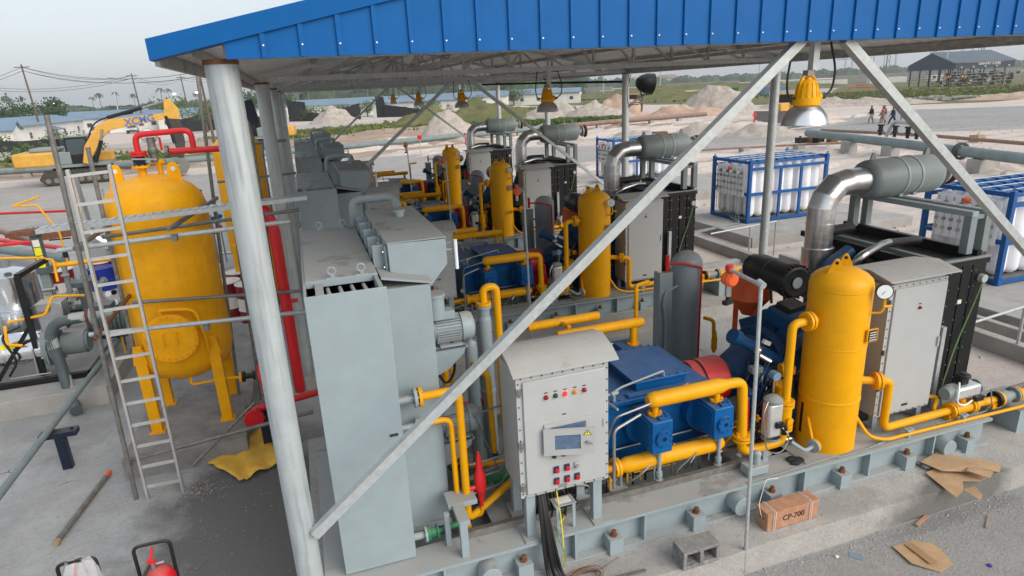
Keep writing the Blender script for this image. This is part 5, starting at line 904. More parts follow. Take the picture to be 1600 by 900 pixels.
# crumpled yellow sheet
vs = []; fs = []; nx, ny = 14, 9; c4 = [Vector((-1.78, 8.55, .03)), Vector((-1.30, 7.82, .03)), Vector((-.72, 8.15, .05)), Vector((-1.12, 9.0, .12))]
for j in range(ny+1):
    for i in range(nx+1):
        u, v = i/nx, j/ny; p = c4[0].lerp(c4[1], v).lerp(c4[3].lerp(c4[2], v), u); vs.append((p.x+random.uniform(-.015, .015), p.y+random.uniform(-.015, .015), .03+.05*abs(sin(u*7+v*2))+.03*sin(v*9+u)*u+.08*u*(1-v)))
for j in range(ny):
    for i in range(nx): fs.append((j*(nx+1)+i, j*(nx+1)+i+1, (j+1)*(nx+1)+i+1, (j+1)*(nx+1)+i))
o = one(MB().add(vs, fs, False), 'crumpled_sheet', 'oilsheet', 'crumpled dirty yellow sheet lying on the stained concrete beside the column', 'sheet'); w = o.modifiers.new('t', 'SOLIDIFY'); w.thickness = .006
# trolley extinguishers
def ext(x, y, rz, lab):
    t = thing('wheeled_extinguisher', lab, 'fire extinguisher', (x, y, 0), 'wheeled extinguishers')
    t_h = 1.14
    MB().tube([(x-.14, y, .1), (x-.14, y, t_h), (x+.14, y, t_h), (x+.14, y, .1)], .015, 12, .06).build('handle_frame', 'rubber', t)
    MB().lathe([(0, .95), (.05, .945), (.1, .91), (.125, .85), (.125, .15), (0, .12)], (x+.03, y-.09, 0), (0, 0, 1), 28).build('cylinder', 'red', t)
    MB().cyl((x+.0, y-.08, .94), (x+.0, y-.08, 1.01), .03, 12).cyl((x+.0, y-.08, .99), (x+.09, y-.08, .99), .012, 8).build('valve', 'steel', t)
    MB().bar((x-.03, y-.08, 1.02), (x+.03, y-.1, 1.03), .03, .03).bar((x-.01, y-.08, 1.03), (x+.02, y-.06, 1.14), .018, .02).build('lever', 'pipered', t)
    MB().tube([(x-.02, y-.1, 1.0), (x-.1, y-.2, .9), (x-.16, y-.24, .6), (x-.12, y-.2, .3)], .014, 8, .1).build('hose', 'rubber', t)
    for s_ in (-1, 1): MB().cyl((x+s_*.17, y, .13), (x+s_*.21, y, .13), .13, 20).build('wheel', 'rubber', t)
    return t
ext(-1.66, 5.30, 0, 'red wheeled fire extinguisher with black handle, the uncovered one'); e2 = ext(-2.22, 5.30, 0, 'red wheeled fire extinguisher wrapped in clear plastic film')
vs = []; n = 22
for j in range(9):
    f = j/8
    for i in range(n):
        a = 2*pi*i/n; r = .07+.24*f**.7+.025*sin(5*a+j)+random.uniform(-.012, .012); vs.append((-2.2+cos(a)*r-.06*f, 5.26+sin(a)*r*.7, 1.17-1.0*f))
one(MB().add(vs, [(j*n+i, (j+1)*n+i, (j+1)*n+(i+1) % n, j*n+(i+1) % n) for j in range(8) for i in range(n)], True), 'plastic_wrap', 'plastic_sheet', 'clear plastic film draped over the left wheeled extinguisher', 'plastic film')
# ---- left process skid
t = thing('process_skid', 'silver lagged vessels and black framed pump skid at the left edge', 'process skid', (-6, 12.4, .32))
MB().box(-8.5, -3.9, 11.75, 11.85, .33, .42).box(-8.5, -3.9, 13.9, 14.0, .33, .42).box(-3.95, -3.85, 11.75, 14.0, .33, .42).build('base_frame', 'black', t)
MB().lathe([(0, 0), (.2, .02), (.3, .1), (.3, 3.4), (.3, 3.42), (0, 3.42)], (-8.0, 12.25, .82), (1, 0, 0), 36).build('horizontal_vessel', 'bright_clad', t)
for i in range(4): MB().lathe([(.3, 0), (.306, 0), (.306, .03), (.3, .03)], (-7.4+i*.75, 12.25, .82), (1, 0, 0), 36).build('seam_band', 'clad', t)
MB().add([(-5.3, 11.965, .95), (-4.9, 11.965, .95), (-4.9, 11.99, 1.02), (-5.3, 11.99, 1.02)], [(0, 1, 2, 3)]).build('yellow_label', 'stickeryellow', t)
MB().cyl((-4.58, 12.25, .82), (-4.5, 12.25, .82), .34, 32).cyl((-4.48, 12.25, .82), (-4.42, 12.25, .82), .34, 32).build('end_flange', 'grey_dark', t)
m = MB()
for i in range(16): a = 2*pi*i/16; m.cyl((-4.62, 12.25+cos(a)*.3, .82+sin(a)*.3), (-4.38, 12.25+cos(a)*.3, .82+sin(a)*.3), .015, 6)
stuff(m.build('flange_bolts', 'steel', t))
for (x, y, r, z1) in ((-5.38, 13.6, .42, 1.9), (-6.4, 13.6, .42, 2.1)):
    MB().lathe([(0, z1+.1), (.12, z1+.09), (r-.03, z1), (r, z1-.02), (r, .45), (0, .42)], (x, y, 0), (0, 0, 1), 40).build('upright_vessel', 'bright_clad', t)
    MB().lathe([(r, 1.25), (r+.006, 1.25), (r+.006, 1.27), (r, 1.27)], (x, y, 0), (0, 0, 1), 36).build('seam_band', 'clad', t)
MB().cyl((-5.3, 13.4, 2.05), (-5.3, 13.4, 2.2), .08, 12).build('nozzle', 'grey_dark', t); MB().cyl((-5.9, 13.1, 2.2), (-5.9, 13.05, 2.2), .09, 20).build('gauge', 'dial', t)
MB().tube([(-6.6, 13.2, 1.8), (-5.85, 13.1, 1.8), (-5.8, 13.1, 1.4), (-6.3, 13.1, 1.4)], .03, 10).tube([(-5.5, 13.1, 2.3), (-4.6, 12.9, 2.25), (-4.35, 12.8, 2.2), (-4.3, 12.6, 1.85)], .022, 10).tube([(-5.0, 12.0, 1.35), (-5.0, 11.9, 1.05), (-4.8, 11.9, 1.0)], .025, 8).tube([(-4.95, 12.0, 1.4), (-4.4, 12.0, 1.45), (-4.3, 12.2, 1.7), (-3.9, 12.4, 1.6)], .022, 8).build('yellow_piping', 'yellow_old', t)
MB().sphere((-6.3, 13.0, 2.5), .22, 16, (1.3, 1, .8)).cyl((-6.4, 13.0, 2.2), (-6.0, 13.0, 2.2), .05, 10).build('dome_fitting', 'bright_clad', t)
MB().bar((-4.66, 12.0, .4), (-4.64, 12.0, 2.15), .08).bar((-4.64, 12.0, 2.15), (-4.5, 12.9, 2.2), .08).bar((-4.65, 12.0, 1.3), (-5.3, 11.95, .42), .06).build('black_frame', 'black', t)
b_ = MB().box(-4.55, -4.17, 12.1, 12.42, 1.12, 1.6).build('terminal_box', 'steel', t, .01); MB().box(-4.56, -4.16, 12.09, 12.43, 1.602, 1.61).build('box_lid', 'cabinet', b_)
MB().tube([(-8.5, 12.0, 1.35), (-6.0, 12.0, 1.35), (-5.7, 12.0, 1.3), (-5.6, 12.1, 1.1)], .1, 14).build('lagged_pipe', 'bright_clad', t)
MB().tube([(-3.7, 11.65, 1.42), (-4.15, 11.62, 1.4), (-4.28, 11.6, 1.2), (-4.22, 11.55, .75), (-4.15, 11.4, .15), (-3.95, 10.9, .1)], .085, 16, .15).build('suction_pipe', 'pipe_dark', t)
for (p_, q_) in (((-4.27, 11.6, 1.15), (-4.25, 11.58, .98)), ((-4.19, 11.5, .5), (-4.16, 11.43, .25)), ((-3.95, 11.64, 1.42), (-3.72, 11.65, 1.42))): MB().cyl(p_, q_, .089, 16).build('white_tape', 'cabinet', t)
MB().flange((-3.68, 11.65, 1.42), (1, 0, 0), .14, .04, 8).build('rusty_flange', 'rust', t); MB().flange((-3.63, 11.65, 1.42), (1, 0, 0), .14, .04, 8).cyl((-3.6, 11.65, 1.42), (-3.3, 11.65, 1.44), .07, 12).build('flange', G, t)
MB().cyl((-4.35, 12.3, .8), (-4.0, 12.3, .8), .2, 24).cyl((-4.0, 12.3, .8), (-3.96, 12.3, .8), .17, 24).build('motor_end', 'grey_dark', t)
m = MB()
for i in range(9): m.cyl((-4.0+.07*i, 12.75, .95), (-3.97+.07*i, 12.75, .95), .3, 24)
m.cyl((-4.0, 12.75, .95), (-3.4, 12.75, .95), .26, 20).box(-3.95, -3.6, 12.6, 12.9, 1.2, 1.32); m.build('pump_motor', 'pipe_dark', t)
MB().tube([(-5.1, 11.9, .5), (-4.9, 11.85, .75), (-5.1, 11.95, 1.2), (-4.8, 12.0, 1.3)], .02, 8, .2).build('hose', 'rubber', t); MB().tube([(-5.1, 11.9, .45), (-4.5, 11.9, .45), (-4.5, 11.9, .9)], .015, 8).tube([(-4.7, 11.9, .45), (-4.7, 11.95, .9)], .015, 8).build('small_tubing', 'steel', t)
def valvecol(x, y, z0, z1, r, lab, st=0):
    t = thing('filter_column', lab, 'filter', (x, y, z0), 'grey bolted filter columns')
    MB().cyl((x, y, z0), (x, y, z1-.1), r, 22).box(x-r*1.3, x+r*1.3, y-r*1.3, y+r*1.3, z0, z0+.15).build('barrel', 'pipe_dark', t); MB().cyl((x, y, z1-.12), (x, y, z1-.03), r*1.75, 24).build('head', 'pipe_dark', t)
    m = MB()
    for i in range(10): a = 2*pi*i/10; m.cyl((x+cos(a)*r*1.45, y+sin(a)*r*1.45, z1-.03), (x+cos(a)*r*1.45, y+sin(a)*r*1.45, z1+.04), r*.17, 6)
    stuff(m.build('head_bolts', 'grey_dark', t))
    if st:
        for (za, zb, c) in ((.62, .78, 'sticker'), (.42, .6, 'stickeryellow'), (.12, .4, 'stickeryellow')):
            vs = []
            for z in (z0+(z1-z0)*za, z0+(z1-z0)*zb): vs += [(x+cos(a)*(r+.004), y+sin(a)*(r+.004), z) for a in [-pi/2+.1+(-.6+.3*k) for k in range(5)]]
            MB().add(vs, [(k, k+1, k+6, k+5) for k in range(4)]).build('warning_label', c, t)
valvecol(-4.25, 13.6, .5, 1.62, .108, 'grey filter column with bolted round head behind the steel box'); valvecol(-6.35, 18.0, .9, 1.98, .125, 'tall grey column with yellow warning labels and bolted head', 1)
MB().v
t = thing('filter_stand', 'grey post under the labelled filter column', 'stand', (-6.35, 18.0, .0)); MB().box(-6.45, -6.25, 17.9, 18.1, 0, .9).build('post', 'grey_dark', t)
t = thing('pipe_manifold', 'orange yellow pipe run with bolted flanges above the drums at left', 'pipe', (-5.2, 17.5, 1))
MB().tube([(-5.95, 17.6, 1.12), (-4.0, 17.4, 1.2), (-3.75, 17.4, 1.3), (-3.75, 17.4, 1.65), (-4.05, 17.4, 1.67)], .06, 12, .12).flange((-5.95, 17.6, 1.12), (1, 0, 0), .1, .04, 8).flange((-4.1, 17.4, 1.67), (1, 0, 0), .12, .04, 8).flange((-3.6, 17.4, 1.67), (1, 0, 0), .12, .04, 8).build('run', 'yellow_old', t)
MB().tube([(-5.7, 17.6, 1.15), (-5.7, 17.6, 1.9), (-6.0, 17.6, 2.6), (-6.5, 17.6, 2.62), (-5.9, 17.6, 2.8)], .022, 8, .05).build('small_riser', 'yellow_old', t); MB().cyl((-5.7, 17.6, 1.3), (-5.7, 17.6, 1.55), .06, 12).cyl((-5.95, 17.6, 1.75), (-5.5, 17.6, 1.75), .02, 8).build('valve', 'darkblue', t)
MB().box(-3.95, -3.85, 17.35, 17.45, 0, 1.15).box(-5.85, -5.75, 17.55, 17.65, 0, 1.08).build('stand', 'grey_dark', t)
t = thing('lagged_duct', 'silver lagged pipe rising behind the drums at left', 'pipe', (-5.3, 19, 0)); MB().tube([(-5.6, 19, 3.1), (-5.5, 19, 1.6), (-5.2, 19, 1.25), (-4.7, 19, 1.2)], .15, 16, .3).build('pipe', 'clad', t); MB().box(-5.2, -5.0, 18.9, 19.1, 0, 1.1).build('stand', 'grey_dark', t)
t = thing('valve_rack', 'cluster of small valves, tubes and blue instruments behind the ladder', 'valve rack', (-3.8, 19.5, 0))
MB().box(-6.2, -5.3, 20.2, 20.4, .6, 2.6).build('back_panel', 'cabinet', t)
for i in range(14):
    x = -5.0+.2*i; z = 1.1+random.uniform(0, .9); c = random.choice(['steel', 'chrome', 'black', 'blue', 'grey_dark', 'red', 'bluesheet']); MB().cyl((x, 19.4, .3), (x, 19.4, z+.5), .02, 8).build('tube', 'steel', t)
    MB().sphere((x, 19.35, z+.1), .07, 8).cyl((x-.1, 19.35, z), (x+.1, 19.35, z), .045, 10).build('valve', c, t); MB().cyl((x+.06, 19.3, z+.4), (x+.06, 19.36, z+.4), .06, 14).build('gauge', random.choice(['dial', 'blue', 'black']), t)
for z in (.5, 1.2, 1.9): MB().cyl((-5.2, 19.5, z), (-2.2, 19.5, z+.05), .04, 10).build('header', random.choice(['steel', 'grey_dark']), t)
def drum(x, y, lab, kind, z=0):
    t = thing('oil_drum', lab, 'drum', (x, y, z), 'oil drums'); r = .29
    cc = ('drumred', 'sticker', 'drumred') if kind == 'r' else ('drumblue',)*3
    for i in range(3): MB().cyl((x, y, z+.29*i), (x, y, z+.29*i+.289), r, 28, cap=False).build('shell_band', cc[i], t)
    MB().lathe([(r, .0), (r+.012, .0), (r+.012, .02), (r-.01, .02), (r-.015, .01), (0, .01)], (x, y, z+.86), (0, 0, 1), 28).cyl((x+.15, y+.1, z+.87), (x+.15, y+.1, z+.885), .03, 10).build('lid', 'sticker' if kind == 'r' else 'drumblue', t)
    for zz in (.29, .58): MB().lathe([(r, 0), (r+.01, .008), (r, .016)], (x, y, z+zz-.008), (0, 0, 1), 28).build('rolling_hoop', cc[1] if zz < .4 else cc[2], t)
drum(-6.15, 18.3, 'red and white oil drum standing left of the blue drum', 'r'); drum(-5.35, 18.75, 'red and white drum half hidden by the scaffold tube', 'r')
drum(-5.15, 17.95, 'blue plastic drum seen through the ladder rungs', 'b'); drum(-4.9, 18.8, 'blue drum behind the nearer blue drum', 'b'); drum(-4.42, 18.3, 'blue drum just left of the yellow tank', 'b')
drum(-1.95, 15.0, 'red and white drum between tank and column, nearer one', 'r'); drum(-1.45, 14.6, 'red and white drum partly behind the big column', 'r'); drum(-1.75, 15.8, 'red drum behind the other two near the second tank', 'r')
for i, (p, q, r, m, l_) in enumerate((((-15, 34, .55), (-8.6, 24.5, .55), .1, 'pipe_brown', 'brown pipe running off to the left beyond the drums'), ((-14.5, 30, .3), (-7, 21.5, .5), .13, 'pipe_grey', 'grey pipe on the ground beside the red pipe at left'), ((-14, 30, .5), (-7.1, 21.9, .75), .07, 'pipered', 'pale red pipe on the ground at left'), ((-16, 31.5, .95), (-6.0, 26, 1.2), .05, 'red', 'thin dark red pipe crossing the left yard'), ((-14, 21.5, 1.1), (-7.6, 21.5, 1.1), .05, 'pipered', 'thin red line crossing at the left edge'))):
    one(MB().cyl(p, q, r, 12), 'yard_pipe', m, l_, 'pipe', 'yard pipes')
one(MB().box(-14.6, -13.2, 30.5, 31.5, 0, 1.0), 'concrete_block', 'bag', 'brown concrete block under the pipes at the left edge', 'block')
for k, (x, y) in enumerate(((-9.5, 28.5), (-12.0, 25.5))): one(MB().obox((x, y, .15), (2.6, .5, .3), .3+k), 'timber_plank', 'rust', ['rusty beam lying in the left yard, farther one', 'rusty beam lying in the left yard, nearer one'][k], 'beam')
# ---- front right clutter
t = thing('concrete_block', 'grey hollow concrete block with two holes on the plinth edge', 'block', (3.08, 4.27, .3))
x0, x1, y0, y1 = 2.875, 3.275, 4.17, 4.36
m = MB()
for (a, b, c, d) in ((x0, x1, .3, .335), (x0, x1, .465, .5), (x0, x0+.04, .335, .465), (x1-.04, x1, .335, .465), (3.055, 3.095, .335, .465)): m.box(a, b, y0, y1, c, d)
m.build('block', 'blockgrey', t, .006); MB().box(x0+.03, x1-.03, y1-.02, y1-.001, .33, .47).build('back_web', 'blockgrey', t)
t = thing('wooden_crate', 'small reddish wooden crate marked CP-700 tied with string on the plinth', 'crate', (4.3, 4.42, .3))
rz = -.0
MB().box(3.95, 4.58, 4.33, 4.5, .305, .50).build('body', 'wood', t, .006); MB().box(3.94, 4.59, 4.325, 4.505, .5, .515).build('lid', 'wood', t, .003)
for x in (4.02, 4.47): MB().tube([(x, 4.322, .31), (x, 4.32, .518), (x, 4.51, .518), (x, 4.51, .31)], .0035, 6, .002).tube([(x+.02, 4.322, .31), (x+.02, 4.32, .518), (x+.02, 4.51, .519)], .0035, 6, .002).build('string', 'sticker', t)
MB().tube([(3.94, 4.4, .42), (3.9, 4.38, .5), (3.93, 4.45, .56), (4.0, 4.5, .62), (4.05, 4.52, .75), (4.15, 4.6, .7), (4.3, 4.62, .66)], .0035, 6, .03).build('string', 'sticker', t)
text('CP-700', .088, 'lettering', 'ink', t, (4.27, 4.328, .41), (pi/2, 0, 0), .0008, bold=.0012); MB().box(3.938, 3.941, 4.38, 4.44, .42, .436).build('hand_slot', 'ink', t)
def flat(pts, z, th, name, m, lab, cat, g=None, wob=0):
    vs = [(x, y, z+th+random.uniform(0, wob)) for x, y in pts]; n = len(pts); vs += [(v[0], v[1], v[2]-th) for v in vs]
    return one(MB().add(vs, [list(range(n)), list(range(2*n-1, n-1, -1))]+[(i, n+i, n+(i+1) % n, (i+1) % n) for i in range(n)]), name, m, lab, cat, g)
CG = 'torn cardboard pieces'
flat([(6.12, 4.02), (6.22, 4.46), (6.5, 4.5), (6.75, 4.3), (6.9, 4.18), (6.6, 4.12), (6.45, 4.2), (6.3, 4.08)], .31, .006, 'cardboard', 'card', 'largest torn cardboard sheet at the bottom of the heap on the plinth', 'cardboard', CG, .03)
flat([(6.3, 4.6), (6.62, 4.66), (6.95, 4.35), (6.75, 4.3), (6.7, 4.22), (6.35, 4.38)], .35, .006, 'cardboard', 'card', 'upper torn cardboard sheet leaning against the skid', 'cardboard', CG, .05)
flat([(6.55, 4.25), (6.72, 4.34), (6.78, 4.12), (6.66, 4.06)], .38, .005, 'cardboard', 'card', 'small cardboard flap on top of the heap', 'cardboard', CG, .03)
flat([(6.75, 4.3), (6.95, 4.42), (7.1, 4.25), (6.92, 4.14)], .34, .005, 'cardboard', 'card', 'cardboard flap at the right end of the heap', 'cardboard', CG, .04)
flat([(6.35, 4.12), (6.5, 4.1), (6.42, 3.95), (6.33, 3.92)], .29, .005, 'cardboard', 'card', 'cardboard strip hanging over the plinth edge', 'cardboard', CG, .02)
o = flat([(5.18, 3.70), (5.22, 3.95), (5.5, 3.95), (5.53, 3.88), (5.62, 3.85), (5.63, 3.75), (5.55, 3.55), (5.35, 3.52)], .012, .006, 'cardboard', 'card', 'single cardboard piece with brown tape lying on the lower concrete', 'cardboard', CG, .02)
flat([(5.33, 3.62), (5.34, 3.92), (5.43, 3.92), (5.42, 3.62)], .04, .001, 'tape_strip', 'cardtape', 'strip of brown tape on the single cardboard piece', 'tape')
one(MB().bar((5.72, 4.1, .03), (5.96, 4.18, .03), .035, .015), 'wood_stick', 'wood', 'broken wooden stick at the foot of the plinth', 'stick'); one(MB().bar((6.35, 3.82, .02), (6.58, 3.95, .025), .012, .01), 'wood_stick', 'wood', 'thin pale stick right of the single cardboard', 'stick')
one(MB().lathe([(.0, .0), (.022, 0), (.022, .015), (.016, .02), (0, .02)], (5.86, 3.42, .01), (0, 0, 1), 14), 'blue_disc', 'drumblue', 'small blue plastic disc on the lower concrete', 'plastic disc')
flat([(4.72, 4.02), (4.78, 4.06), (4.86, 3.96), (4.8, 3.92)], .012, .002, 'paper_scrap', 'bluesheet', 'pale blue scrap of packaging below the plinth', 'scrap')
one(MB().sphere((4.6, 4.05, .02), .022, 8, (1, 1, .5)), 'paper_scrap', 'sticker', 'tiny white crumpled scrap below the plinth', 'scrap')
t = thing('rag', 'dark crumpled cloth rag lying on the front skid near the vessel', 'rag', (4.62, 4.8, .62)); m = MB()
for i in range(9): m.sphere((4.52+random.uniform(0, .24), 4.78+random.uniform(-.03, .08), .665), random.uniform(.025, .05), 8, (1.3, 1, .6))
m.build('fabric', 'fabric_black', t)
t = thing('plastic_litter', 'crumpled plastic litter against the skid stub behind the cardboard', 'litter', (6.45, 4.6, .3)); m = MB()
for i in range(8): m.sphere((6.3+random.uniform(0, .25), 4.58+random.uniform(-.04, .05), .33), random.uniform(.02, .045), 6, (1.2, 1, .6))
m.build('film', 'tape_grey', t)
m = MB()
for i in range(7):
    r = .12+.012*i; pts = [(1.98+cos(a)*r*(1+.1*sin(i)), 4.42+sin(a)*r*.55, .31+.006*i+.01*sin(3*a+i)) for a in [2*pi*k/18 for k in range(19)]]; m.tube(pts, .003, 5, 0)
m.tube([(2.1, 4.45, .31), (2.3, 4.5, .33), (2.4, 4.55, .31)], .003, 5, .05)
one(m, 'wire_coil', 'rust', 'loose coil of thin rusty wire on the plinth under the cabinet', 'wire coil')
one(MB().bar((2.2, 4.33, .31), (2.55, 4.3, .315), .03, .01), 'steel_strip', 'tube_old', 'flat rusty steel strip lying on the plinth near the wire coil', 'strip')
# gravel, chips and dust scattered (uncountable)
m = MB()
def chip(x, y, z, s):
    a = random.uniform(0, 6.3); m.add([(x+cos(a+k*2.1)*s, y+sin(a+k*2.1)*s, z) for k in range(3)]+[(x, y, z+s*.7)], [(0, 1, 3), (1, 2, 3), (2, 0, 3)])
for i in range(2600):
    u = random.random()
    if u < .35: x, y = random.uniform(2, 9), 4.17-abs(random.gauss(0, .16))
    elif u < .5: x, y = random.uniform(2, 9), random.uniform(2.8, 4.1)
    elif u < .75: x, y = random.uniform(-4, -.5), random.uniform(5.2, 10)
    else: x, y = random.gauss(-2.2, .35), random.gauss(7.9, .12)
    chip(x, y, .009, random.uniform(.003, .014)*(1.3 if u < .35 else 1))
for i in range(500): chip(random.uniform(1, 8.5), random.uniform(4.25, 4.72), .3, random.uniform(.003, .009))
stuff(m.build('rubble_chips', 'concrete')); m2 = [o for o in S.objects if o.name == 'rubble_chips'][0]; tag(m2, 'fine concrete rubble and chips scattered over the apron', 'rubble', kind='stuff')
m = MB()
for i in range(2500): 
    x, y = random.uniform(9.2, 60), random.uniform(5, 58)
    if x > 9.2: chip(x, y, 0.0, random.uniform(.02, .07)*(1+.02*y))
tag(stuff(m.build('sand_clods', 'dirtpile')), 'clods and stones strewn over the sandy ground', 'stones', kind='stuff')
# ---- racks of white gas bottles
def rack(x, y, z, lx, ly, h, lab, nx, ny, panel):
    t = thing('bottle_rack', lab, 'bottle rack', (x, y, z), 'blue bottle racks'); R = 'rackblue'; w = .1
    for a in (0, 1):
        for b in (0, 1):
            px, py = x+a*(lx-w), y+b*(ly-w); MB().box(px, px+w, py, py+w, z, z+h).build('corner_post', R, t, .004); MB().lathe([(.03+.012*cos(q), .012*sin(q)) for q in [2*pi*i/6 for i in range(7)]], (px+w/2, py+w/2, z+h+.04), (0, 1, 0), 10).build('lifting_eye', R, t)
    for yy in (y+.002, y+ly-.062):
        for zz in (z+.03, z+h*.44, z+h-.32): MB().box(x+w, x+lx-w, yy, yy+.06, zz, zz+.09).build('long_rail', R, t)
        for f in (.38, .64): MB().box(x+lx*f, x+lx*f+.08, yy-.004, yy+.056, z+.12, z+h-.32).build('upright', R, t)
    for xx in (x+.002, x+lx-.062):
        for zz in (z+.03, z+h*.44, z+h-.12): MB().box(xx, xx+.06, y+w, y+ly-w, zz, zz+.09).build('end_rail', R, t)
    MB().box(x+.05, x+lx-.05, y+.05, y+ly-.05, z+.08, z+.12).build('floor', 'tube_old', t)
    r = min((lx-.2)/nx, (ly-.2)/ny)/2*.97
    for i in range(nx):
        for j in range(ny):
            cx, cy = x+.1+(i+.5)*(lx-.2)/nx, y+.1+(j+.5)*(ly-.2)/ny; zb = z+.14
            MB().lathe([(0, 0), (r*.5, .02), (r*.88, .08), (r, .16), (r, h-.55), (r*.85, h-.42), (r*.45, h-.34), (r*.2, h-.3), (r*.2, h-.24), (0, h-.24)], (cx, cy, zb), (0, 0, 1), 16).build('gas_bottle', 'white', t)
            MB().box(cx-.05, cx+.05, cy-.02, cy+.02, zb+h-.24, zb+h-.2).build('bottle_valve', 'steel', t)
    for j in range(ny+1):
        cy = y+.1+j*(ly-.2)/ny; MB().box(x+.05, x+lx-.05, cy-.03, cy+.03, z+h-.13, z+h-.07).build('top_strap', R, t)
    for j in range(ny):
        cy = y+.1+(j+.5)*(ly-.2)/ny; MB().cyl((x+.1, cy, z+h-.02), (x+lx-.15, cy, z+h-.02), .009, 6).build('gas_line', 'galv_tube', t)
        for i in range(nx): cx = x+.1+(i+.5)*(lx-.2)/nx; MB().box(cx-.13, cx+.13, cy-.09, cy+.1, z+h-.1, z+h-.045).build('retaining_cap', R, t)
    if panel:
        p = MB().box(x-.05, x-.03, y+.18, y+ly-.35, z+h*.42, z+h-.2).build('valve_panel', 'white', t)
        for k in range(8):
            yy = y+.28+k*(ly-.7)/7; MB().cyl((x-.08, yy, z+.3 if k > 3 else z+.5), (x-.08, yy, z+h-.25), .012, 6).build('panel_tube', 'steel', p)
            for q in (.52, .62, .72): MB().box(x-.11, x-.06, yy-.03, yy+.03, z+h*q-.03, z+h*q+.03).build('panel_valve', random.choice(['steel', 'steel', 'tube_old', 'grey_dark']), p)
            MB().cyl((x-.12, yy, z+h*.8), (x-.07, yy, z+h*.8), .045, 12).build('panel_gauge', 'dial' if k % 2 else 'tube_old', p)
        for k in range(4): MB().tube([(x-.08, y+.3+.15*k, z+.5), (x-.08, y+.3+.15*k, z+.12), (x-.2, y+.1, z+.05), (x-2.0, y+.1*k, z-.1)], .012, 6, .05).build('supply_tube', 'grey_dark', p)
        MB().sphere((x-.1, y+ly*.45, z+h*.86), .07, 10).build('red_sensor', 'orange', p)
    return t
rack(12.95, 16.2, .3, 3.0, 1.9, 1.95, 'blue frame full of white gas bottles behind the slim column', 8, 4, 1)
rack(13.15, 8.63, .36, 3.6, 1.9, 1.94, 'nearest blue rack of white gas bottles at the right edge', 9, 4, 1)
rack(13.6, 26.5, .3, 3.2, 1.8, 1.95, 'farthest blue bottle rack seen behind a silencer', 8, 3, 1)
for k, (y0, y1, x) in enumerate(((12.0, 16.0, 11.9), (5.0, 9.0, 11.7))):
    t = thing('pipe_rail', ['thin galvanised pipe railing left of the middle bottle rack', 'thin galvanised pipe railing before the nearest bottle rack'][k], 'rail', (x, y0, .0), 'thin pipe railings')
    MB().tube([(x-2.2, y0+1.5, .9), (x, y0+1.7, .95), (x, y0+1.7, 0)], .022, 8, .02).build('rail', 'galv_tube', t); MB().cyl((x-.9, y0+1.6, 0), (x-.9, y0+1.6, .92), .025, 8).build('post', 'galv_tube', t)
# pipes leaving skid ends towards racks
for k in range(4):
    y = 4.85+DY*k
    one(MB().tube([(8.75, y+.2, .7), (9.6, y+.5, .4), (11, y+.6, .35), (13, y+2.0, .4)], .03, 8).tube([(8.3, y+.35, .55), (9.5, y+.6, .38), (12, y+.9, .33)], .04, 8), 'supply_line', 'tube_old', 'dark supply lines leaving the right end of the '+ROW[k], 'pipe', 'dark supply lines')
    one(MB().box(8.0, 8.5, y-.15, y+.4, .3, .6), 'pipe_block', 'grey', 'grey painted pedestal at the right end of the '+ROW[k], 'pedestal', 'grey pedestals')
# ================================================================ middle distance
def rot(v, c, a): x, y = v[0]-c[0], v[1]-c[1]; return (c[0]+x*cos(a)-y*sin(a), c[1]+x*sin(a)+y*cos(a), v[2])
def turn(t, a): t.rotation_euler = (0, 0, a)
# main pipeline
def pipeline(pts, r, m, lab, sup=0):
    t = thing('pipeline', lab, 'pipeline', (pts[0][0], pts[0][1], 0), 'above ground pipelines'); MB().tube(pts, r, 14, 1.0).build('pipe', m, t)
    for i in range(1, sup):
        f = i/sup*(len(pts)-1); k = int(f); p = Vector(pts[k]).lerp(Vector(pts[k+1]), f-k); MB().box(p.x-.25, p.x+.25, p.y-.25, p.y+.25, 0, max(.1, p.z-r+.03)).build('concrete_support', 'concrete', t)
    return t
pipeline([(-60, 60, .5), (-21, 58, .5), (-12, 55.7, .5), (5, 58, .55), (28, 64, .6)], .25, 'pipe_grey', 'long pale grey pipeline crossing behind the compressor skids', 14)
pipeline([(28, 64, .6), (36, 64.5, .7), (46, 66, .7)], .25, 'pipe_brown', 'brown section of pipeline on the right of the canopy', 5)
for k, (x, y, hb) in enumerate(((25.4, 46.2, .6), (26.1, 45.4, .65), (27.0, 44.7, .9))): one(MB().box(x-.33-.2*(k == 2), x+.33+.2*(k == 2), y-.3, y+.3, 0, hb), 'steel_box', 'rust', 'rusty steel box beside the brown pipeline, ' + ['left one', 'middle one', 'right one'][k], 'box', 'rusty boxes')
pipeline([(32.4, 35.0, .9), (31.2, 29.6, .9), (29.9, 24.2, .9), (28.5, 18.8, .9), (26.4, 10, .9)], .24, 'pipe_grey', 'big grey green pipeline at the right with a dark flange ring', 0)
pipeline([(36.4, 38.0, .7), (35.8, 33.0, .8), (35.0, 28.0, .9), (33.0, 17.0, .9)], .1, 'pipe_brown', 'thin dark pipeline running alongside the big one at right', 0)
pipeline([(18, 36.2, .3), (24.9, 35.7, .3), (30, 34.4, .3), (33.6, 33.0, .3)], .07, 'pipe_brown', 'thin pipe on low blocks behind the bottle racks', 4)
for k, (x, y, z) in enumerate(((31.2, 30.3, .75), (30.6, 26.9, .75), (29.4, 20.9, .65))): one(MB().box(x-.33-.3*(k == 2), x+.33+.3*(k == 2), y-.33, y+.33, 0, z), 'pipe_pedestal', 'concrete', ['left', 'middle', 'right'][k]+' pale concrete pedestal under the big pipeline', 'pedestal', 'pipeline pedestals', .03)
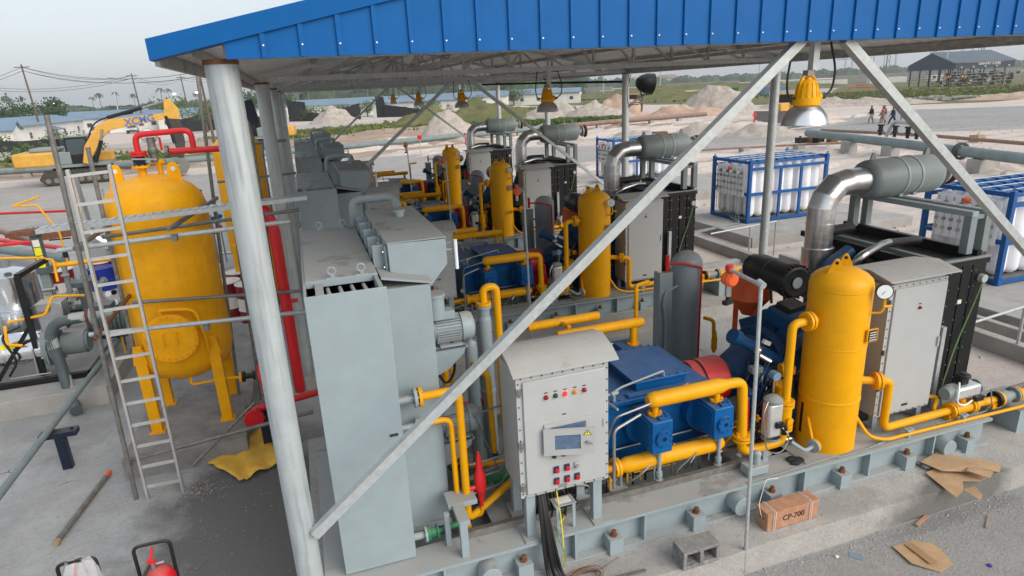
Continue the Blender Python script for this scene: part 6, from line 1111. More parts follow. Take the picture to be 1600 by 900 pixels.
one(MB().lathe([(.28, 0), (.4, 0), (.4, .14), (.28, .14)], (29.28, 21.9, .9), (.25, .97, 0), 20), 'pipe_flange', 'track', 'dark thick flange ring on the big grey pipeline', 'flange')
t = thing('valve_station', 'dark valves with white looped pipe standing on the big pipeline', 'valve station', (30.3, 25.4, 1.3))
for k, (x, y) in enumerate(((30.95, 28.0), (30.65, 26.8), (30.4, 25.8), (30.2, 25.1))):
    MB().cyl((x, y, 1.2), (x, y, 1.42), .09, 12).cyl((x, y, 1.42), (x, y, 1.48), .17, 12).cyl((x, y, 1.48), (x, y, 1.72), .12, 12).cyl((x, y, 1.72), (x, y, 1.8), .18, 12).build('valve', 'darkblue' if k % 2 else 'black', t)
MB().tube([(30.75, 27.4, 1.2), (30.7, 27.0, 2.0), (30.2, 24.9, 2.0), (30.2, 24.9, 1.7)], .1, 12, .3).build('loop_pipe', 'cabinet', t); MB().cyl((30.6, 26.5, 2.0), (30.6, 26.5, 2.4), .02, 6).cyl((30.6, 26.5, 2.38), (30.6, 26.5, 2.45), .07, 8).build('vent', 'black', t)
for k, (x, y, s) in enumerate(((33.9, 37.3, .75), (34.5, 37.0, .75), (34.8, 36.5, .9), (35.5, 36.0, .9))): one(MB().box(x-.3*s, x+.3*s, y-.25, y+.25, 0, .5*s).cyl((x, y, .5*s), (x, y, .65*s), .07, 8), 'valve_box', 'rust' if k % 2 else 'black', ['leftmost', 'second', 'third', 'rightmost'][k]+' dark valve box in the row left of the big pipeline', 'valve box', 'dark valve boxes')
one(MB().box(40.8, 41.5, 29.6, 30.2, 0, .45), 'brown_block', 'bag', 'brown block lying beyond the valve station', 'block'); one(MB().box(30.9, 32.2, 24.4, 25.2, 0, .55), 'dirt_block', 'bag', 'square brown soil block under the brace near the pipeline', 'block')
one(MB().add([rot(v, (50, 28), -.65) for v in MB().box(46, 60, 27.6, 28.2, 0, .5).v], MB().box(0, 1, 0, 1, 0, 1).f), 'concrete_barrier', 'concrete', 'low grey concrete barrier along the right road', 'barrier')
def hydrant(x, y, lab):
    t = thing('fire_hydrant', lab, 'hydrant', (x, y, 0), 'red hydrants'); MB().cyl((x, y, 0), (x, y, .75), .06, 10).cyl((x, y, .3), (x, y, .36), .12, 10).build('stem', 'red', t); MB().cyl((x, y, .75), (x, y, 1.1), .1, 12).cyl((x-.25, y, .95), (x+.25, y, .95), .07, 10).cyl((x, y, 1.1), (x, y, 1.2), .15, 12).build('head', 'pipered', t)
hydrant(43.9, 54.8, 'red hydrant standing in sand right of the brace'); hydrant(13.8, 54.4, 'red hydrant beside the pipeline near the sand heap')
t = thing('monitor_post', 'thin grey post with square red top before the pipeline', 'post', (7.3, 40.5, 0)); MB().cyl((7.3, 40.5, 0), (7.3, 40.5, 1.9), .03, 8).build('stem', 'galv_tube', t); MB().box(7.18, 7.42, 40.4, 40.6, 1.9, 2.15).build('head', 'red', t)
pipeline([(39, 46, .3), (42, 46.5, .4), (45, 47, .4)], .18, 'pipe_grey', 'short pipe emerging from the sand behind the near lamp', 0)
# ---- heaps
from mathutils import noise as mn
def heap(cx, cy, rx, ry, h, a, m, lab, seed, n=40, name='sand_heap', rough=.16):
    vs = []; fs = []; R = 20; off = Vector((seed*7.3, seed*3.1, 0))
    for j in range(R+1):
        for i in range(n):
            t_ = 2*pi*i/n; e = 1+.30*mn.noise(Vector((cos(t_)*1.1, sin(t_)*1.1, seed*2.7))); r = j/R; u, v = cos(t_)*r, sin(t_)*r; x, y = u*e*rx, v*e*ry
            k = max(0, 1-r*r)**1.25*.55+max(0, 1-r)**1.1*.45; f = mn.fractal(Vector((x*.55, y*.55, 0))+off, 1.0, 2.0, 4); g = mn.noise(Vector((x*.25, y*.35, seed))); z = h*k*(.95+.5*g)+f*min(.3*h, .6)*min(1, 3*(1-r))
            vs.append((cx+x*cos(a)-y*sin(a), cy+x*sin(a)+y*cos(a), max(-.03, z) if j < R else -.12))
    for j in range(R):
        for i in range(n): fs.append((j*n+i, (j+1)*n+i, (j+1)*n+(i+1) % n, j*n+(i+1) % n))
    return struct(MB().add(vs, fs, True).build(name, m))
for (n_, x0, x1, y0, y1, m_) in (('rough_sand', 10.5, 34, 8, 36, 'sand'), ('rough_sand_far', 6, 60, 51, 70, 'sand'), ('rough_earth', -30, 45, 54, 92, 'redground')):   # low ruts and spill ridges
    b = MB(); rr_ = random.Random(len(n_))
    for q in range(150):
        cx, cy = rr_.uniform(x0, x1), rr_.uniform(y0, y1); L_, w_, h_ = rr_.uniform(.6, 3.2)*(1+cy*.012), rr_.uniform(.25, .6)*(1+cy*.012), rr_.uniform(.05, .16)*(1+cy*.02); an = rr_.gauss(.15, .35)
        if n_ == 'rough_sand' and (abs(cx-15) < 4.5 and 6 < cy < 20 or abs(cx-15) < 5 and 21 < cy < 28): continue
        vs = []; fs = []
        for j in range(4):
            for i in range(12):
                t_ = 2*pi*i/12; r = j/3; e = 1+.3*mn.noise(Vector((cos(t_), sin(t_), q*.7))); x, y = cos(t_)*r*L_*e, sin(t_)*r*w_*e; vs.append((cx+x*cos(an)-y*sin(an), cy+x*sin(an)+y*cos(an), (-.02 if j == 3 else h_*(1-r*r)*(1+.6*mn.noise(Vector((x*2, y*2, q)))))))
        for j in range(3):
            for i in range(12): fs.append((j*12+i, (j+1)*12+i, (j+1)*12+(i+1) % 12, j*12+(i+1) % 12))
        b.add(vs, fs, True)
    o = b.build(n_.replace('_far', ''), m_); o['kind'] = 'structure'
heap(14.4, 62.5, 3.6, 2.4, 3.1, .1, 'dirtpile', '', 1); heap(7.6, 128, 5.0, 3.5, 3.0, .0, 'dirtpile', '', 2)
heap(35.5, 89, 5.5, 3, 2.6, -.3, 'dirtpile', '', 3); heap(41, 86, 6, 3, 2.5, -.3, 'dirtpile', '', 4); heap(46, 88, 5, 3, 3.2, -.3, 'reddirt', '', 5)
heap(60, 84, 6.5, 3.5, 3.9, -.5, 'dirtpile', '', 6); heap(33.5, 47.5, 4.5, 2.2, 1.1, -.5, 'dirtpile', '', 7); heap(36.5, 43.5, 4, 1.8, 1.1, -.5, 'dirtpile', '', 8); heap(28, 50, 3, 1.6, .8, -.3, 'dirtpile', '', 9)
heap(31, 128, 4, 3, 2.0, 0, 'dirtpile', '', 10); heap(96, 64, 8, 3, .9, -.7, 'reddirt', '', 11); heap(80, 73, 7, 3, 1.0, -.7, 'dirtpile', '', 12); heap(-35, 60, 10, 3, .8, 0, 'reddirt', '', 13)
heap(22, 52, 3, 1.3, .5, -.1, 'dirtpile', '', 14); heap(24, 30, 4, 1.6, .4, -.8, 'dirtpile', '', 15); heap(2.5, 60, 5, 1.5, .5, .2, 'dirtpile', '', 16); heap(18, 70, 9, 2, .6, .2, 'reddirt', '', 17); heap(50, 76, 8, 3, 1.4, -.4, 'reddirt', '', 18)
heap(72, 76, 9, 3, 1.3, -.7, 'dirtpile', '', 19); heap(22, 25, 3, 1.2, .3, .3, 'dirtpile', '', 24); heap(19.5, 12, 2.4, 1.2, .25, .3, 'dirtpile', '', 25)
heap(27, 95, 10, 7, 3.1, -.2, 'grassland', '', 22, 50, 'grassy_mound'); heap(20, 96, 8, 5, 2.4, 0, 'grassland', '', 23, 40, 'grassy_mound'); heap(84, 137, 22, 8, 2.4, -.5, 'grassland', '', 20, 60, 'grassy_mound'); heap(130, 200, 60, 14, 3.0, -.7, 'grassland', '', 21, 60, 'grassy_mound')
# grass and scrub as small blades and clumps
def scrub(name, m, n, area, h0, h1, lab, w=.5):
    b = MB()
    for i in range(n):
        x, y = area(); h = random.uniform(h0, h1); 
        for k in range(3):
            a = random.uniform(0, 6.3); ww = w*random.uniform(.5, 1.2)*h; dx, dy = cos(a)*ww, sin(a)*ww; lx, ly = random.uniform(-.4, .4)*h, random.uniform(-.4, .4)*h; g = random.uniform(-.2, .2)
            b.add([(x-dx, y-dy, -.05), (x+dx, y+dy, -.05), (x+dx*.5+lx, y+dy*.5+ly, h), (x-dx*.6+lx, y-dy*.6+ly, h*(.7+g))], [(0, 1, 2, 3)])
    o = b.build(name, m); tag(o, lab, 'grass', kind='stuff'); return o
def poly_area(segs):
    def f():
        (x0, y0, x1, y1, w) = random.choice(segs); u = random.random(); d = random.gauss(0, w*.45); L_ = math.hypot(x1-x0, y1-y0); return (x0+(x1-x0)*u-(y1-y0)/L_*d, y0+(y1-y0)*u+(x1-x0)/L_*d)
    return f
scrub('scrub_grass', 'grassgreen', 8000, poly_area([(-50, 74, -27, 72, 6), (-27, 72, -11, 66, 6), (-4, 90, 18, 97, 11), (18, 97, 34, 86, 9), (20, 97, 34, 88, 6), (34, 84, 42, 79, 4)]), .12, .5, 'green scrub and grass along the verge')
scrub('dry_grass', 'grassblade', 6000, poly_area([(-50, 70, -20, 66, 5), (-10, 88, 18, 99, 8), (20, 100, 45, 120, 10), (30, 95, 50, 140, 9)]), .2, .6, 'dry yellowish grass behind the red earth')
scrub('mound_scrub', 'grassgreen', 3400, poly_area([(17, 92, 36, 98, 6), (28, 80, 40, 76, 2.5), (28, 80, 40, 76, 2.5), (66, 140, 105, 124, 6), (85, 95, 120, 70, 5), (60, 200, 120, 160, 10)]), .15, .65, 'green scrub on the mounds behind the canopy')
scrub('road_grass', 'grassblade', 5000, poly_area([(84, 88, 108, 66, 5), (90, 100, 140, 72, 10), (100, 115, 150, 85, 12)]), .2, .6, 'yellow green grass along the right road')
# ---- trees
def tree(x, y, h, r, lab, m='foliage', palm=False, group='trees near the houses', nleaf=1100):
    rnd = random.Random(int(x*13+y*7)); t = thing('palm_tree' if palm else 'broadleaf_tree', lab, 'tree', (x, y, 0), group)
    if palm:
        MB().cyl((x, y, 0), (x+rnd.uniform(-.6, .6), y, h), .22, 7, .12).build('trunk', 'bark', t); b = MB(); 
        for i in range(13):
            a = 2*pi*i/13+rnd.uniform(-.2, .2); e = rnd.uniform(-.1, .7); p = [Vector((x, y, h))+Vector((cos(a)*r*f, sin(a)*r*f, r*(e*f-1.1*f*f))) for f in (0, .35, .7, 1)]; s = Vector((-sin(a), cos(a), 0))*.28
            for k in range(3): b.add([p[k]-s, p[k]+s, p[k+1]+s*.7, p[k+1]-s*.7], [(0, 1, 2, 3)])
        b.build('crown', m, t); return t
    MB().cyl((x, y, 0), (x, y, h*.5), h*.035+.05, 8, h*.02).build('trunk', 'bark', t)
    for k in range(4): a = k*1.6+rnd.random(); MB().cyl((x, y, h*.35), (x+cos(a)*r*.6, y+sin(a)*r*.6, h*.7), h*.015+.03, 6, .02).build('limb', 'bark', t)
    b = MB(); cl = [(rnd.gauss(0, .42)*r, rnd.gauss(0, .42)*r, rnd.gauss(.68, .13)*h, rnd.uniform(.25, .5)*r) for _ in range(15)]
    for i in range(nleaf):
        c = rnd.choice(cl); d = Vector((rnd.gauss(0, 1), rnd.gauss(0, 1), rnd.gauss(0, .8))).normalized()*c[3]*rnd.uniform(.6, 1.08); p = Vector((x+c[0], y+c[1], c[2]))+d; s = rnd.uniform(.03, .065)*r
        u = Vector((rnd.gauss(0, 1), rnd.gauss(0, 1), rnd.gauss(0, 1))).normalized(); v = u.orthogonal().normalized(); b.add([p-u*s-v*s*.6, p+u*s-v*s*.5, p+u*s*.7+v*s*.7, p-u*s*.8+v*s*.5], [(0, 1, 2, 3)])
    b.build('crown', m, t); return t
TL = [(-52, 150, 6.2, 4.6, 'spreading dark tree behind the leftmost houses'), (-44, 150, 6.6, 4.2, 'rounded dark tree behind the houses left of the excavator'), (-26, 165, 6, 4.5, 'bushy tree behind the excavator boom'), (-20, 160, 4.6, 3.0, 'small tree right of the excavator arm'), (-10, 190, 8, 4, 'feathery tree just right of the big column'),
      (-2.5, 175, 8, 4.2, 'leafy tree between the first and second columns'), (-14, 120, 4.6, 3, 'low tree beside the black fence'), (58, 172, 4, 4, 'dark bush at the corner of the right houses'), (118.7, 265, 8, 4.2, 'round dark green tree in the field behind the second lamp')]
for a in TL: tree(a[0], a[1], a[2], a[3], a[4], 'foliage_dark' if a[2] > 6 else 'foliage')
for i, (x, y, l_) in enumerate(((-44, 100, 'bush growing over the black net at the far left'), (-37, 99.5, 'bush growing over the black net left of the excavator'), (-30, 101, 'bush at the right end of the black net'), (-24, 72, 'low weeds behind the excavator body'), (-19, 71, 'clump of weeds behind the excavator cab'))): tree(x, y, 1.7, 2.2, l_, 'foliage', group='bushes near the houses', nleaf=400)
for i, (x, y) in enumerate(((16, 152), (28, 141), (45, 165), (3, 148), (9, 146), (38, 139))): tree(x, y, 2.8, 3.0, ['low bush against the blue roofed houses, first from left', 'low bush by the gable of the long white house', 'low bush near the rightmost houses', 'shrub beside the black fence sheet', 'shrub right of the black fence sheet', 'shrub left of the grassy mound'][i], 'foliage', group='bushes near the houses', nleaf=600)
rp = random.Random(4)
PP = [(-205+i*11+rp.uniform(-6, 6), 450+rp.uniform(-50, 90)) for i in range(26)]
ORDS = ['first', 'second', 'third', 'fourth', 'fifth', 'sixth', 'seventh', 'eighth', 'ninth', 'tenth', 'eleventh', 'twelfth', 'thirteenth', 'fourteenth', 'fifteenth', 'sixteenth', 'seventeenth', 'eighteenth', 'nineteenth', 'twentieth', 'twenty-first', 'twenty-second', 'twenty-third', 'twenty-fourth', 'twenty-fifth', 'twenty-sixth']
PP.sort(key=lambda q: q[0]/q[1])
for i, (x, y) in enumerate(PP): tree(x, y, rp.uniform(11, 16), 2.6, 'tall thin palm on the hazy horizon, %s from the left' % ORDS[i], 'forest', True, 'palms on the horizon')
# forest band on horizon: many leaf sized faces in masses
b = MB(); rf = random.Random(9)
def clump(cx, cy, h, r, n):
    for i in range(n):
        a = rf.uniform(0, 6.28); e = rf.uniform(0, 1); rr = r*rf.uniform(.6, 1); z = h*(.25+.75*sqrt(max(0, 1-e*e)))*rf.uniform(.8, 1.05); p = Vector((cx+cos(a)*rr*e, cy+sin(a)*rr*e, z)); s = rf.uniform(.9, 2.0)*h/12
        b.add([p+Vector((-s, 0, -s*.7)), p+Vector((s, rf.uniform(-1, 1), -s*.6)), p+Vector((s*.6, 0, s*.7)), p+Vector((-s*.7, rf.uniform(-1, 1), s*.6))], [(0, 1, 2, 3)])
    b.add([(cx+cos(k*pi/4)*r*.9, cy+sin(k*pi/4)*r*.9, 0) for k in range(8)]+[(cx+cos(k*pi/4)*r*.65, cy+sin(k*pi/4)*r*.65, h*.8) for k in range(8)]+[(cx, cy, h*.92)], [(k, (k+1) % 8, 8+(k+1) % 8, 8+k) for k in range(8)]+[(8+k, 8+(k+1) % 8, 16) for k in range(8)])
for i in range(300):
    az = radians(rf.uniform(-32, 62)); d = rf.uniform(480, 620) if az < .45 else rf.uniform(620, 800); clump(sin(az)*d, cos(az)*d, rf.uniform(6, 9.5)*(.8 if az < 0 else (1.15 if az < .5 else .8)), rf.uniform(8, 15), 40)
for i in range(90):
    az = radians(rf.uniform(2, 24)); d = rf.uniform(300, 420); clump(sin(az)*d, cos(az)*d, rf.uniform(6, 10.5), rf.uniform(6, 11), 60)
for i in range(30):
    az = radians(rf.uniform(-24, -2)); d = rf.uniform(280, 400); clump(sin(az)*d, cos(az)*d, rf.uniform(3, 5), rf.uniform(4, 7), 60)
tag(b.build('forest_band', 'forest'), 'hazy belt of forest along the horizon', 'forest', kind='stuff')
# ---- blue roofed site houses
def house(x, y, a, lx, ly, h, lab, roofh=1.0, canopy=None, g='blue roofed site houses', wall='whitewall', win=4):
    t = thing('prefab_house', lab, 'house', (x, y, 0), g)
    def B(m_): return MB().add([rot((v[0]+x, v[1]+y, v[2]), (x, y), a) for v in m_.v], m_.f)
    B(MB().box(0, lx, 0, ly, 0, h)).build('wall', wall, t)
    B(MB().prism([(0, h), (ly, h), (ly/2, h+roofh*.92)], 'x', .01, lx-.01)).build('gable', wall, t)
    n = max(2, int(lx/3))
    for s_ in (0, 1):
        for k in range(n):
            xa, xb = -.4+(lx+.8)*k/n, -.4+(lx+.8)*(k+1)/n-.02; y0, y1 = (-.5, ly/2) if s_ == 0 else (ly+.5, ly/2); zz = h-.12
            B(MB().add([(xa, y0, zz), (xb, y0, zz), (xb, y1, h+roofh), (xa, y1, h+roofh), (xa, y0, zz+.12), (xb, y0, zz+.12), (xb, y1, h+roofh+.12), (xa, y1, h+roofh+.12)], [(0, 1, 2, 3), (4, 5, 6, 7), (0, 1, 5, 4), (2, 3, 7, 6), (1, 2, 6, 5), (0, 3, 7, 4)])).build('roof_panel', 'bluesheet', t)
    for k in range(win):
        xx = lx*(k+.5)/win; wv = B(MB().box(xx-.5, xx+.5, -.06, 0, 1.0, 1.9)).build('window', 'cabinet', t); B(MB().box(xx-.42, xx+.42, -.08, -.061, 1.06, 1.84)).build('pane', 'glass', wv)
    if canopy is not None: B(MB().prism([(-1.3, h*.62), (0, h*.75), (0, h*.8), (-1.35, h*.67)], 'x', canopy, canopy+3.2)).build('door_awning', 'bluesheet', t)
    B(MB().box(lx*.5-.45, lx*.5+.45, -.07, 0, 0, 2.0)).build('door', 'grey_dark', t)
    return t
HL = [(-61, 103, .05, 25, 3, 2.5, 'cream blue roofed house at the far left edge', 3), (-36.2, 107, 1.58, 31, 9, 2.9, 'white blue roofed house with awning beside the parked cars', 12), (-34.5, 146, .12, 9, 14, 2.8, 'white blue roofed house behind the excavator boom', None), (-58, 150, .3, 30, 8, 2.8, 'long blue roofed house in the second row at left', None),
      (-25, 142, -.15, 13, 12, 2.8, 'white blue roofed house behind the excavator arm', None), (-29, 186, 0, 14, 12, 3, 'blue roofed house seen left of the big column', 4), (-10, 190, .05, 16, 8, 3, 'blue roofed house between the left columns', None),
      (1, 166, -.32, 17, 9, 2.9, 'white gabled house with blue awning, left of the brace', 9), (17, 150, -.42, 20, 9, 2.9, 'long white house behind the two farthest lamps', None), (38, 168, -.35, 16, 9, 2.9, 'white house with small blue awning between third lamp and column', 3), (10, 190, -.35, 30, 10, 3, 'blue roofed house row rising behind the gabled house', None),
      (33, 195, -.4, 32, 10, 3, 'large blue roofed house behind the third lamp', None), (58, 172, -.45, 18, 9, 2.9, 'low blue roofed house at the right end of the row', None), (52, 215, -.4, 34, 10, 3, 'farthest blue roofed house of the right group', None), (-70, 190, .2, 34, 9, 3, 'distant blue roofed house at far left', None), (-30, 220, .05, 30, 9, 3, 'distant blue roofed house behind the column', None), (0, 225, -.2, 30, 9, 3, 'distant blue roofed house behind the tree line', None)]
for i, a in enumerate(HL): house(a[0], a[1], a[2], a[3], a[4], a[5], a[6], 1.0, a[7], wall='whitewall')
def strip(name, pts, h, m, lab, cat, g=None):
    vs = []; fs = []; n = len(pts)
    for i, (x, y, hh) in enumerate(pts): vs += [(x, y, 0), (x, y, hh), (x+.15, y+.15, hh), (x+.15, y+.15, 0)]
    for i in range(n-1):
        for k in range(4): fs.append((i*4+k, (i+1)*4+k, (i+1)*4+(k+1) % 4, i*4+(k+1) % 4))
    fs += [(0, 1, 2, 3), tuple((n-1)*4+k for k in range(4))]; return one(MB().add(vs, fs), name, m, lab, cat, g)
strip('shade_net_fence', [(-60, 99, 1.4), (-50, 98, 1.6), (-43, 98, 1.3), (-38, 97, 1.6), (-33, 97.5, 1.2), (-29.5, 97, 1.3), (-27.5, 98, .8)], 2, 'fabric_black', 'black shade net fence in front of the leftmost house', 'fence', 'black net fences')
strip('shade_net_fence', [(-19, 127, 2.2), (-14, 128, 3.0), (-10, 128, 2.2), (-4, 131, 1.8)], 2, 'fabric_black', 'black net fence and heap right of the excavator arm', 'fence', 'black net fences')
strip('shade_net_fence', [(-1, 150, 4.4), (2.5, 146, 3.9), (2.6, 146, 1.8), (6, 141, 1.5), (9, 139, 2.2), (13, 138, 3.2)], 2, 'fabric_black', 'torn black net fence before the white gabled house', 'fence', 'black net fences')
strip('shade_net_fence', [(17, 143, 4.4), (18.5, 142, 4.2), (18.6, 141, 2.6), (24, 136, 1.6), (29, 132, .5)], 2, 'fabric_black', 'black net sagging in front of the long white house', 'fence', 'black net fences')
# ---- cars
def pickup(x, y, a, lab):
    t = thing('parked_car', lab, 'car', (x, y, 0), 'white parked cars')
    def B(m_): return MB().add([rot((v[0]+x, v[1]+y, v[2]), (x, y), a) for v in m_.v], m_.f, m_.sm)
    B(MB().prism([(-2.3, .35), (2.3, .35), (2.35, .9), (1.35, 1.0), (-2.3, 1.0)], 'y', -.9, .9)).build('body', 'cabinet', t, .08); B(MB().prism([(-2.2, 1.0), (1.3, 1.0), (.6, 1.65), (-1.9, 1.68)], 'y', -.8, .8)).build('cabin', 'cabinet', t, .06)
    B(MB().add([(1.27, -.72, 1.04), (1.27, .72, 1.04), (.66, .66, 1.6), (.66, -.66, 1.6)], [(0, 1, 2, 3)])).build('windscreen', 'glass', t)
    for s_ in (-1, 1): B(MB().box(-1.8, .55, s_*.802-.005, s_*.802+.005, 1.1, 1.5)).build('side_window', 'glass', t); B(MB().box(2.3, 2.37, s_*.65-.18, s_*.65+.18, .68, .84)).build('headlight', 'lens', t)
    B(MB().box(2.3, 2.4, -.85, .85, .3, .6)).build('bumper', 'black', t)
    for xx in (-1.4, 1.45):
        for s_ in (-1, 1): B(MB().cyl((xx, s_*.72, .36), (xx, s_*.92, .36), .36, 16)).build('wheel', 'rubber', t)
pickup(-33.6, 134, -1.45, 'white pickup car parked on the grass, left of the pair'); pickup(-28.8, 138, -1.45, 'white parked car nearer the excavator, right of the pair')
# ---- excavators
def excavator(x, y, a, lab, boom=True, sc=1.0):
    t = thing('excavator', lab, 'excavator', (x, y, 0), 'yellow excavators')
    def B(m_): return MB().add([rot((v[0]*sc+x, v[1]*sc+y, v[2]*sc), (x, y), a) for v in m_.v], m_.f, m_.sm)
    D = 'digger'
    for s_ in (-1, 1):
        tk = B(MB().prism([(-2.1, .45), (-1.75, .06), (1.75, .06), (2.1, .45), (1.75, .92), (-1.75, .92)], 'y', s_*1.15-.3, s_*1.15+.3)).build('track', 'track', t, .05)
        for k in range(8): B(MB().cyl((-1.6+k*.46, s_*1.15-.33, .35), (-1.6+k*.46, s_*1.15+.33, .35), .16, 10)).build('roller', 'tube_old', tk)
        b = MB()
        for k in range(16): b.box(-1.8+k*.23, -1.68+k*.23, s_*1.15-.32, s_*1.15+.32, .92, .98).box(-1.8+k*.23, -1.68+k*.23, s_*1.15-.32, s_*1.15+.32, .0, .06)
        stuff(B(b).build('track_shoes', 'track', tk))
    B(MB().cyl((0, 0, .9), (0, 0, 1.15), .75, 20)).build('slew_ring', 'track', t)
    B(MB().box(-2.7, 2.0, -1.3, 1.3, 1.12, 1.3)).build('deck', 'grey_dark', t); B(MB().box(-3.3, -.9, -1.35, 1.35, 1.25, 2.15)).build('counterweight', D, t, .12); B(MB().box(-.9, -.1, -1.3, 1.3, 1.3, 2.1)).build('engine_cover', 'grey_dark', t, .05)
    B(MB().box(-2.4, -.8, -.9, 1.1, 2.15, 2.4)).build('hood', 'grey_dark', t, .08); B(MB().cyl((-1.0, .5, 2.4), (-1.0, .5, 2.9), .08, 10)).build('exhaust', 'black', t); B(MB().box(1.0, 2.0, .3, 1.3, 1.3, 1.9)).build('side_box', D, t, .05)
    B(MB().prism([(-.35, 1.3), (1.2, 1.3), (1.3, 2.2), (.95, 3.0), (-.3, 3.0)], 'y', -1.25, -.3)).build('cab', 'black', t, .05)
    B(MB().prism([(-.2, 1.9), (1.08, 1.9), (1.13, 2.2), (.85, 2.88), (-.18, 2.88)], 'y', -1.265, -1.252)).build('cab_window', 'glass', t); B(MB().box(-.3, .95, -1.2, -.35, 3.0, 3.05)).build('cab_roof', 'grey_dark', t)
    if boom:
        bm = B(MB().prism([(.55, 1.35), (.85, 1.25), (2.1, 3.0), (2.5, 3.3), (6.0, 3.85), (6.05, 4.2), (2.6, 4.0), (1.75, 3.6), (.85, 2.4)], 'y', -1.65, -1.35)).build('boom', D, t, .03)
        text('XCMG', .62*sc, 'lettering', 'xblue', t, Vector(rot((x+4.3*sc, y-1.67*sc, 3.82*sc), (x, y), a)), (pi/2, -radians(8), a), .005, bold=.012, font_shear=.1)
        B(MB().prism([(5.8, 3.9), (6.2, 3.8), (6.7, 3.75), (6.75, 4.4), (6.3, 5.1), (5.95, 5.05)], 'y', -1.64, -1.36)).build('arm_head', D, t, .03)
        ar = B(MB().prism([(5.9, 4.0), (6.7, 4.1), (6.75, 2.2), (6.45, 1.1), (6.2, 1.1)], 'y', -1.62, -1.38)).build('arm', 'track', t, .03)
        for (p, q, r) in (((1.3, -1.72, 1.35), (1.9, -1.72, 2.7), .12), ((1.9, -1.72, 2.7), (2.1, -1.72, 3.4), .07), ((2.5, -1.5, 4.1), (4.6, -1.5, 4.6), .12), ((4.6, -1.5, 4.6), (6.15, -1.5, 5.0), .07), ((5.9, -1.6, 4.0), (6.1, -1.6, 2.2), .11)): B(MB().cyl(p, q, r, 10)).build('hydraulic_ram', 'black' if r > .1 else 'chrome', t)
        B(MB().tube([(.9, -1.4, 2.4), (1.6, -1.4, 3.8), (2.5, -1.4, 4.15), (4.0, -1.4, 4.3)], .05, 6, .6)).build('hydraulic_hose', 'black', t)
        B(MB().prism([(5.75, 1.25), (6.5, 1.2), (6.75, .7), (6.5, .2), (5.9, .08), (5.35, .35), (5.55, .5), (6.05, .5), (6.2, .8)], 'y', -2.0, -1.0)).build('bucket', 'tube_old', t, .02)
    return t
excavator(-14.1, 50.2, radians(4), 'yellow XCMG excavator with raised boom on the gravel left of the tank', True, 1.0); excavator(-3.5, 68, radians(175), 'second yellow digger, its back turned, behind the first excavator', False, 1.05)
t = thing('excavator', 'end of another yellow excavator arm with grey bucket at the left edge', 'excavator', (-17.6, 42, 0), 'yellow excavators')
MB().prism([(-18.2, 3.9), (-17.75, 4.1), (-17.3, 3.4), (-17.35, 2.6), (-17.6, 1.5), (-17.9, 1.6), (-18.0, 3.0)], 'y', 41.8, 42.1).prism([(-26, 3.2), (-18.2, 3.6), (-18.0, 4.1), (-26, 4.0)], 'y', 41.8, 42.1).build('arm', 'digger', t, .04); MB().prism([(-18.6, 1.3), (-17.3, 1.25), (-16.75, .6), (-17.1, 0), (-18.3, 0), (-18.9, .4)], 'y', 41.3, 42.6).build('bucket', 'galv_tube', t, .1)
MB().box(-33, -26, 40, 44, 1.0, 3.2).build('body', 'digger', t, .2); MB().box(-33, -26, 40, 41, 0, .95).box(-33, -26, 43, 44, 0, .95).build('track', 'track', t, .1); MB().cyl((-17.5, 41.7, 1.6), (-17.9, 41.7, 3.2), .09, 8).build('hydraulic_ram', 'black', t); one(MB().sphere((-17.0, 42.5, 2.4), .3, 8, (1, .4, .9)), 'green_bag', 'wire_green', 'small green bag hanging on the left excavator arm', 'bag')
one(MB().add([(-6.0, 66.2, 3.7), (-5.1, 66.2, 4.1), (-4.6, 66.2, 2.2), (-5.4, 66.2, 2.0), (-6.0, 66.3, 3.7), (-5.1, 66.3, 4.1), (-4.6, 66.3, 2.2), (-5.4, 66.3, 2.0)], [(0, 1, 2, 3), (7, 6, 5, 4), (0, 4, 5, 1), (1, 5, 6, 2), (2, 6, 7, 3), (3, 7, 4, 0)]), 'green_net', 'wire_green', 'pale green net draped on the second digger', 'net')
# bulldozers
def dozer(x, y, a, lab):
    t = thing('bulldozer', lab, 'bulldozer', (x, y, 0), 'bulldozers')
    def B(m_): return MB().add([rot((v[0]+x, v[1]+y, v[2]), (x, y), a) for v in m_.v], m_.f, m_.sm)
    for s_ in (-1, 1): B(MB().prism([(-1.9, .5), (-1.5, 0), (1.4, 0), (1.8, .4), (-1.4, 1.2)], 'y', s_*1.1-.28, s_*1.1+.28)).build('track', 'track', t, .05)
    B(MB().box(-.2, 1.9, -.55, .55, .9, 1.9)).build('engine_hood', 'digger', t, .05); B(MB().box(-1.6, -.2, -.8, .8, 1.1, 1.7)).build('deck', 'digger', t); B(MB().box(-1.4, -.3, -.7, .7, 1.7, 2.7)).build('cab', 'black', t); B(MB().box(-1.5, -.2, -.8, .8, 2.7, 2.8)).build('roof', 'digger', t)
    B(MB().prism([(2.3, .05), (2.5, .05), (2.35, .7), (2.5, 1.2), (2.3, 1.2), (2.2, .7)], 'y', -2.0, 2.0)).build('blade', 'tube_old', t); 
    for s_ in (-1, 1): B(MB().bar((0, s_*1.45, .5), (2.25, s_*1.45, .5), .15)).build('push_arm', 'digger', t)
dozer(53.5, 97.5, -2.3, 'yellow bulldozer with wide blade beside the pale heaps'); dozer(48.6, 56.2, 3.6, 'small dirty yellow bulldozer behind the near lamp column')
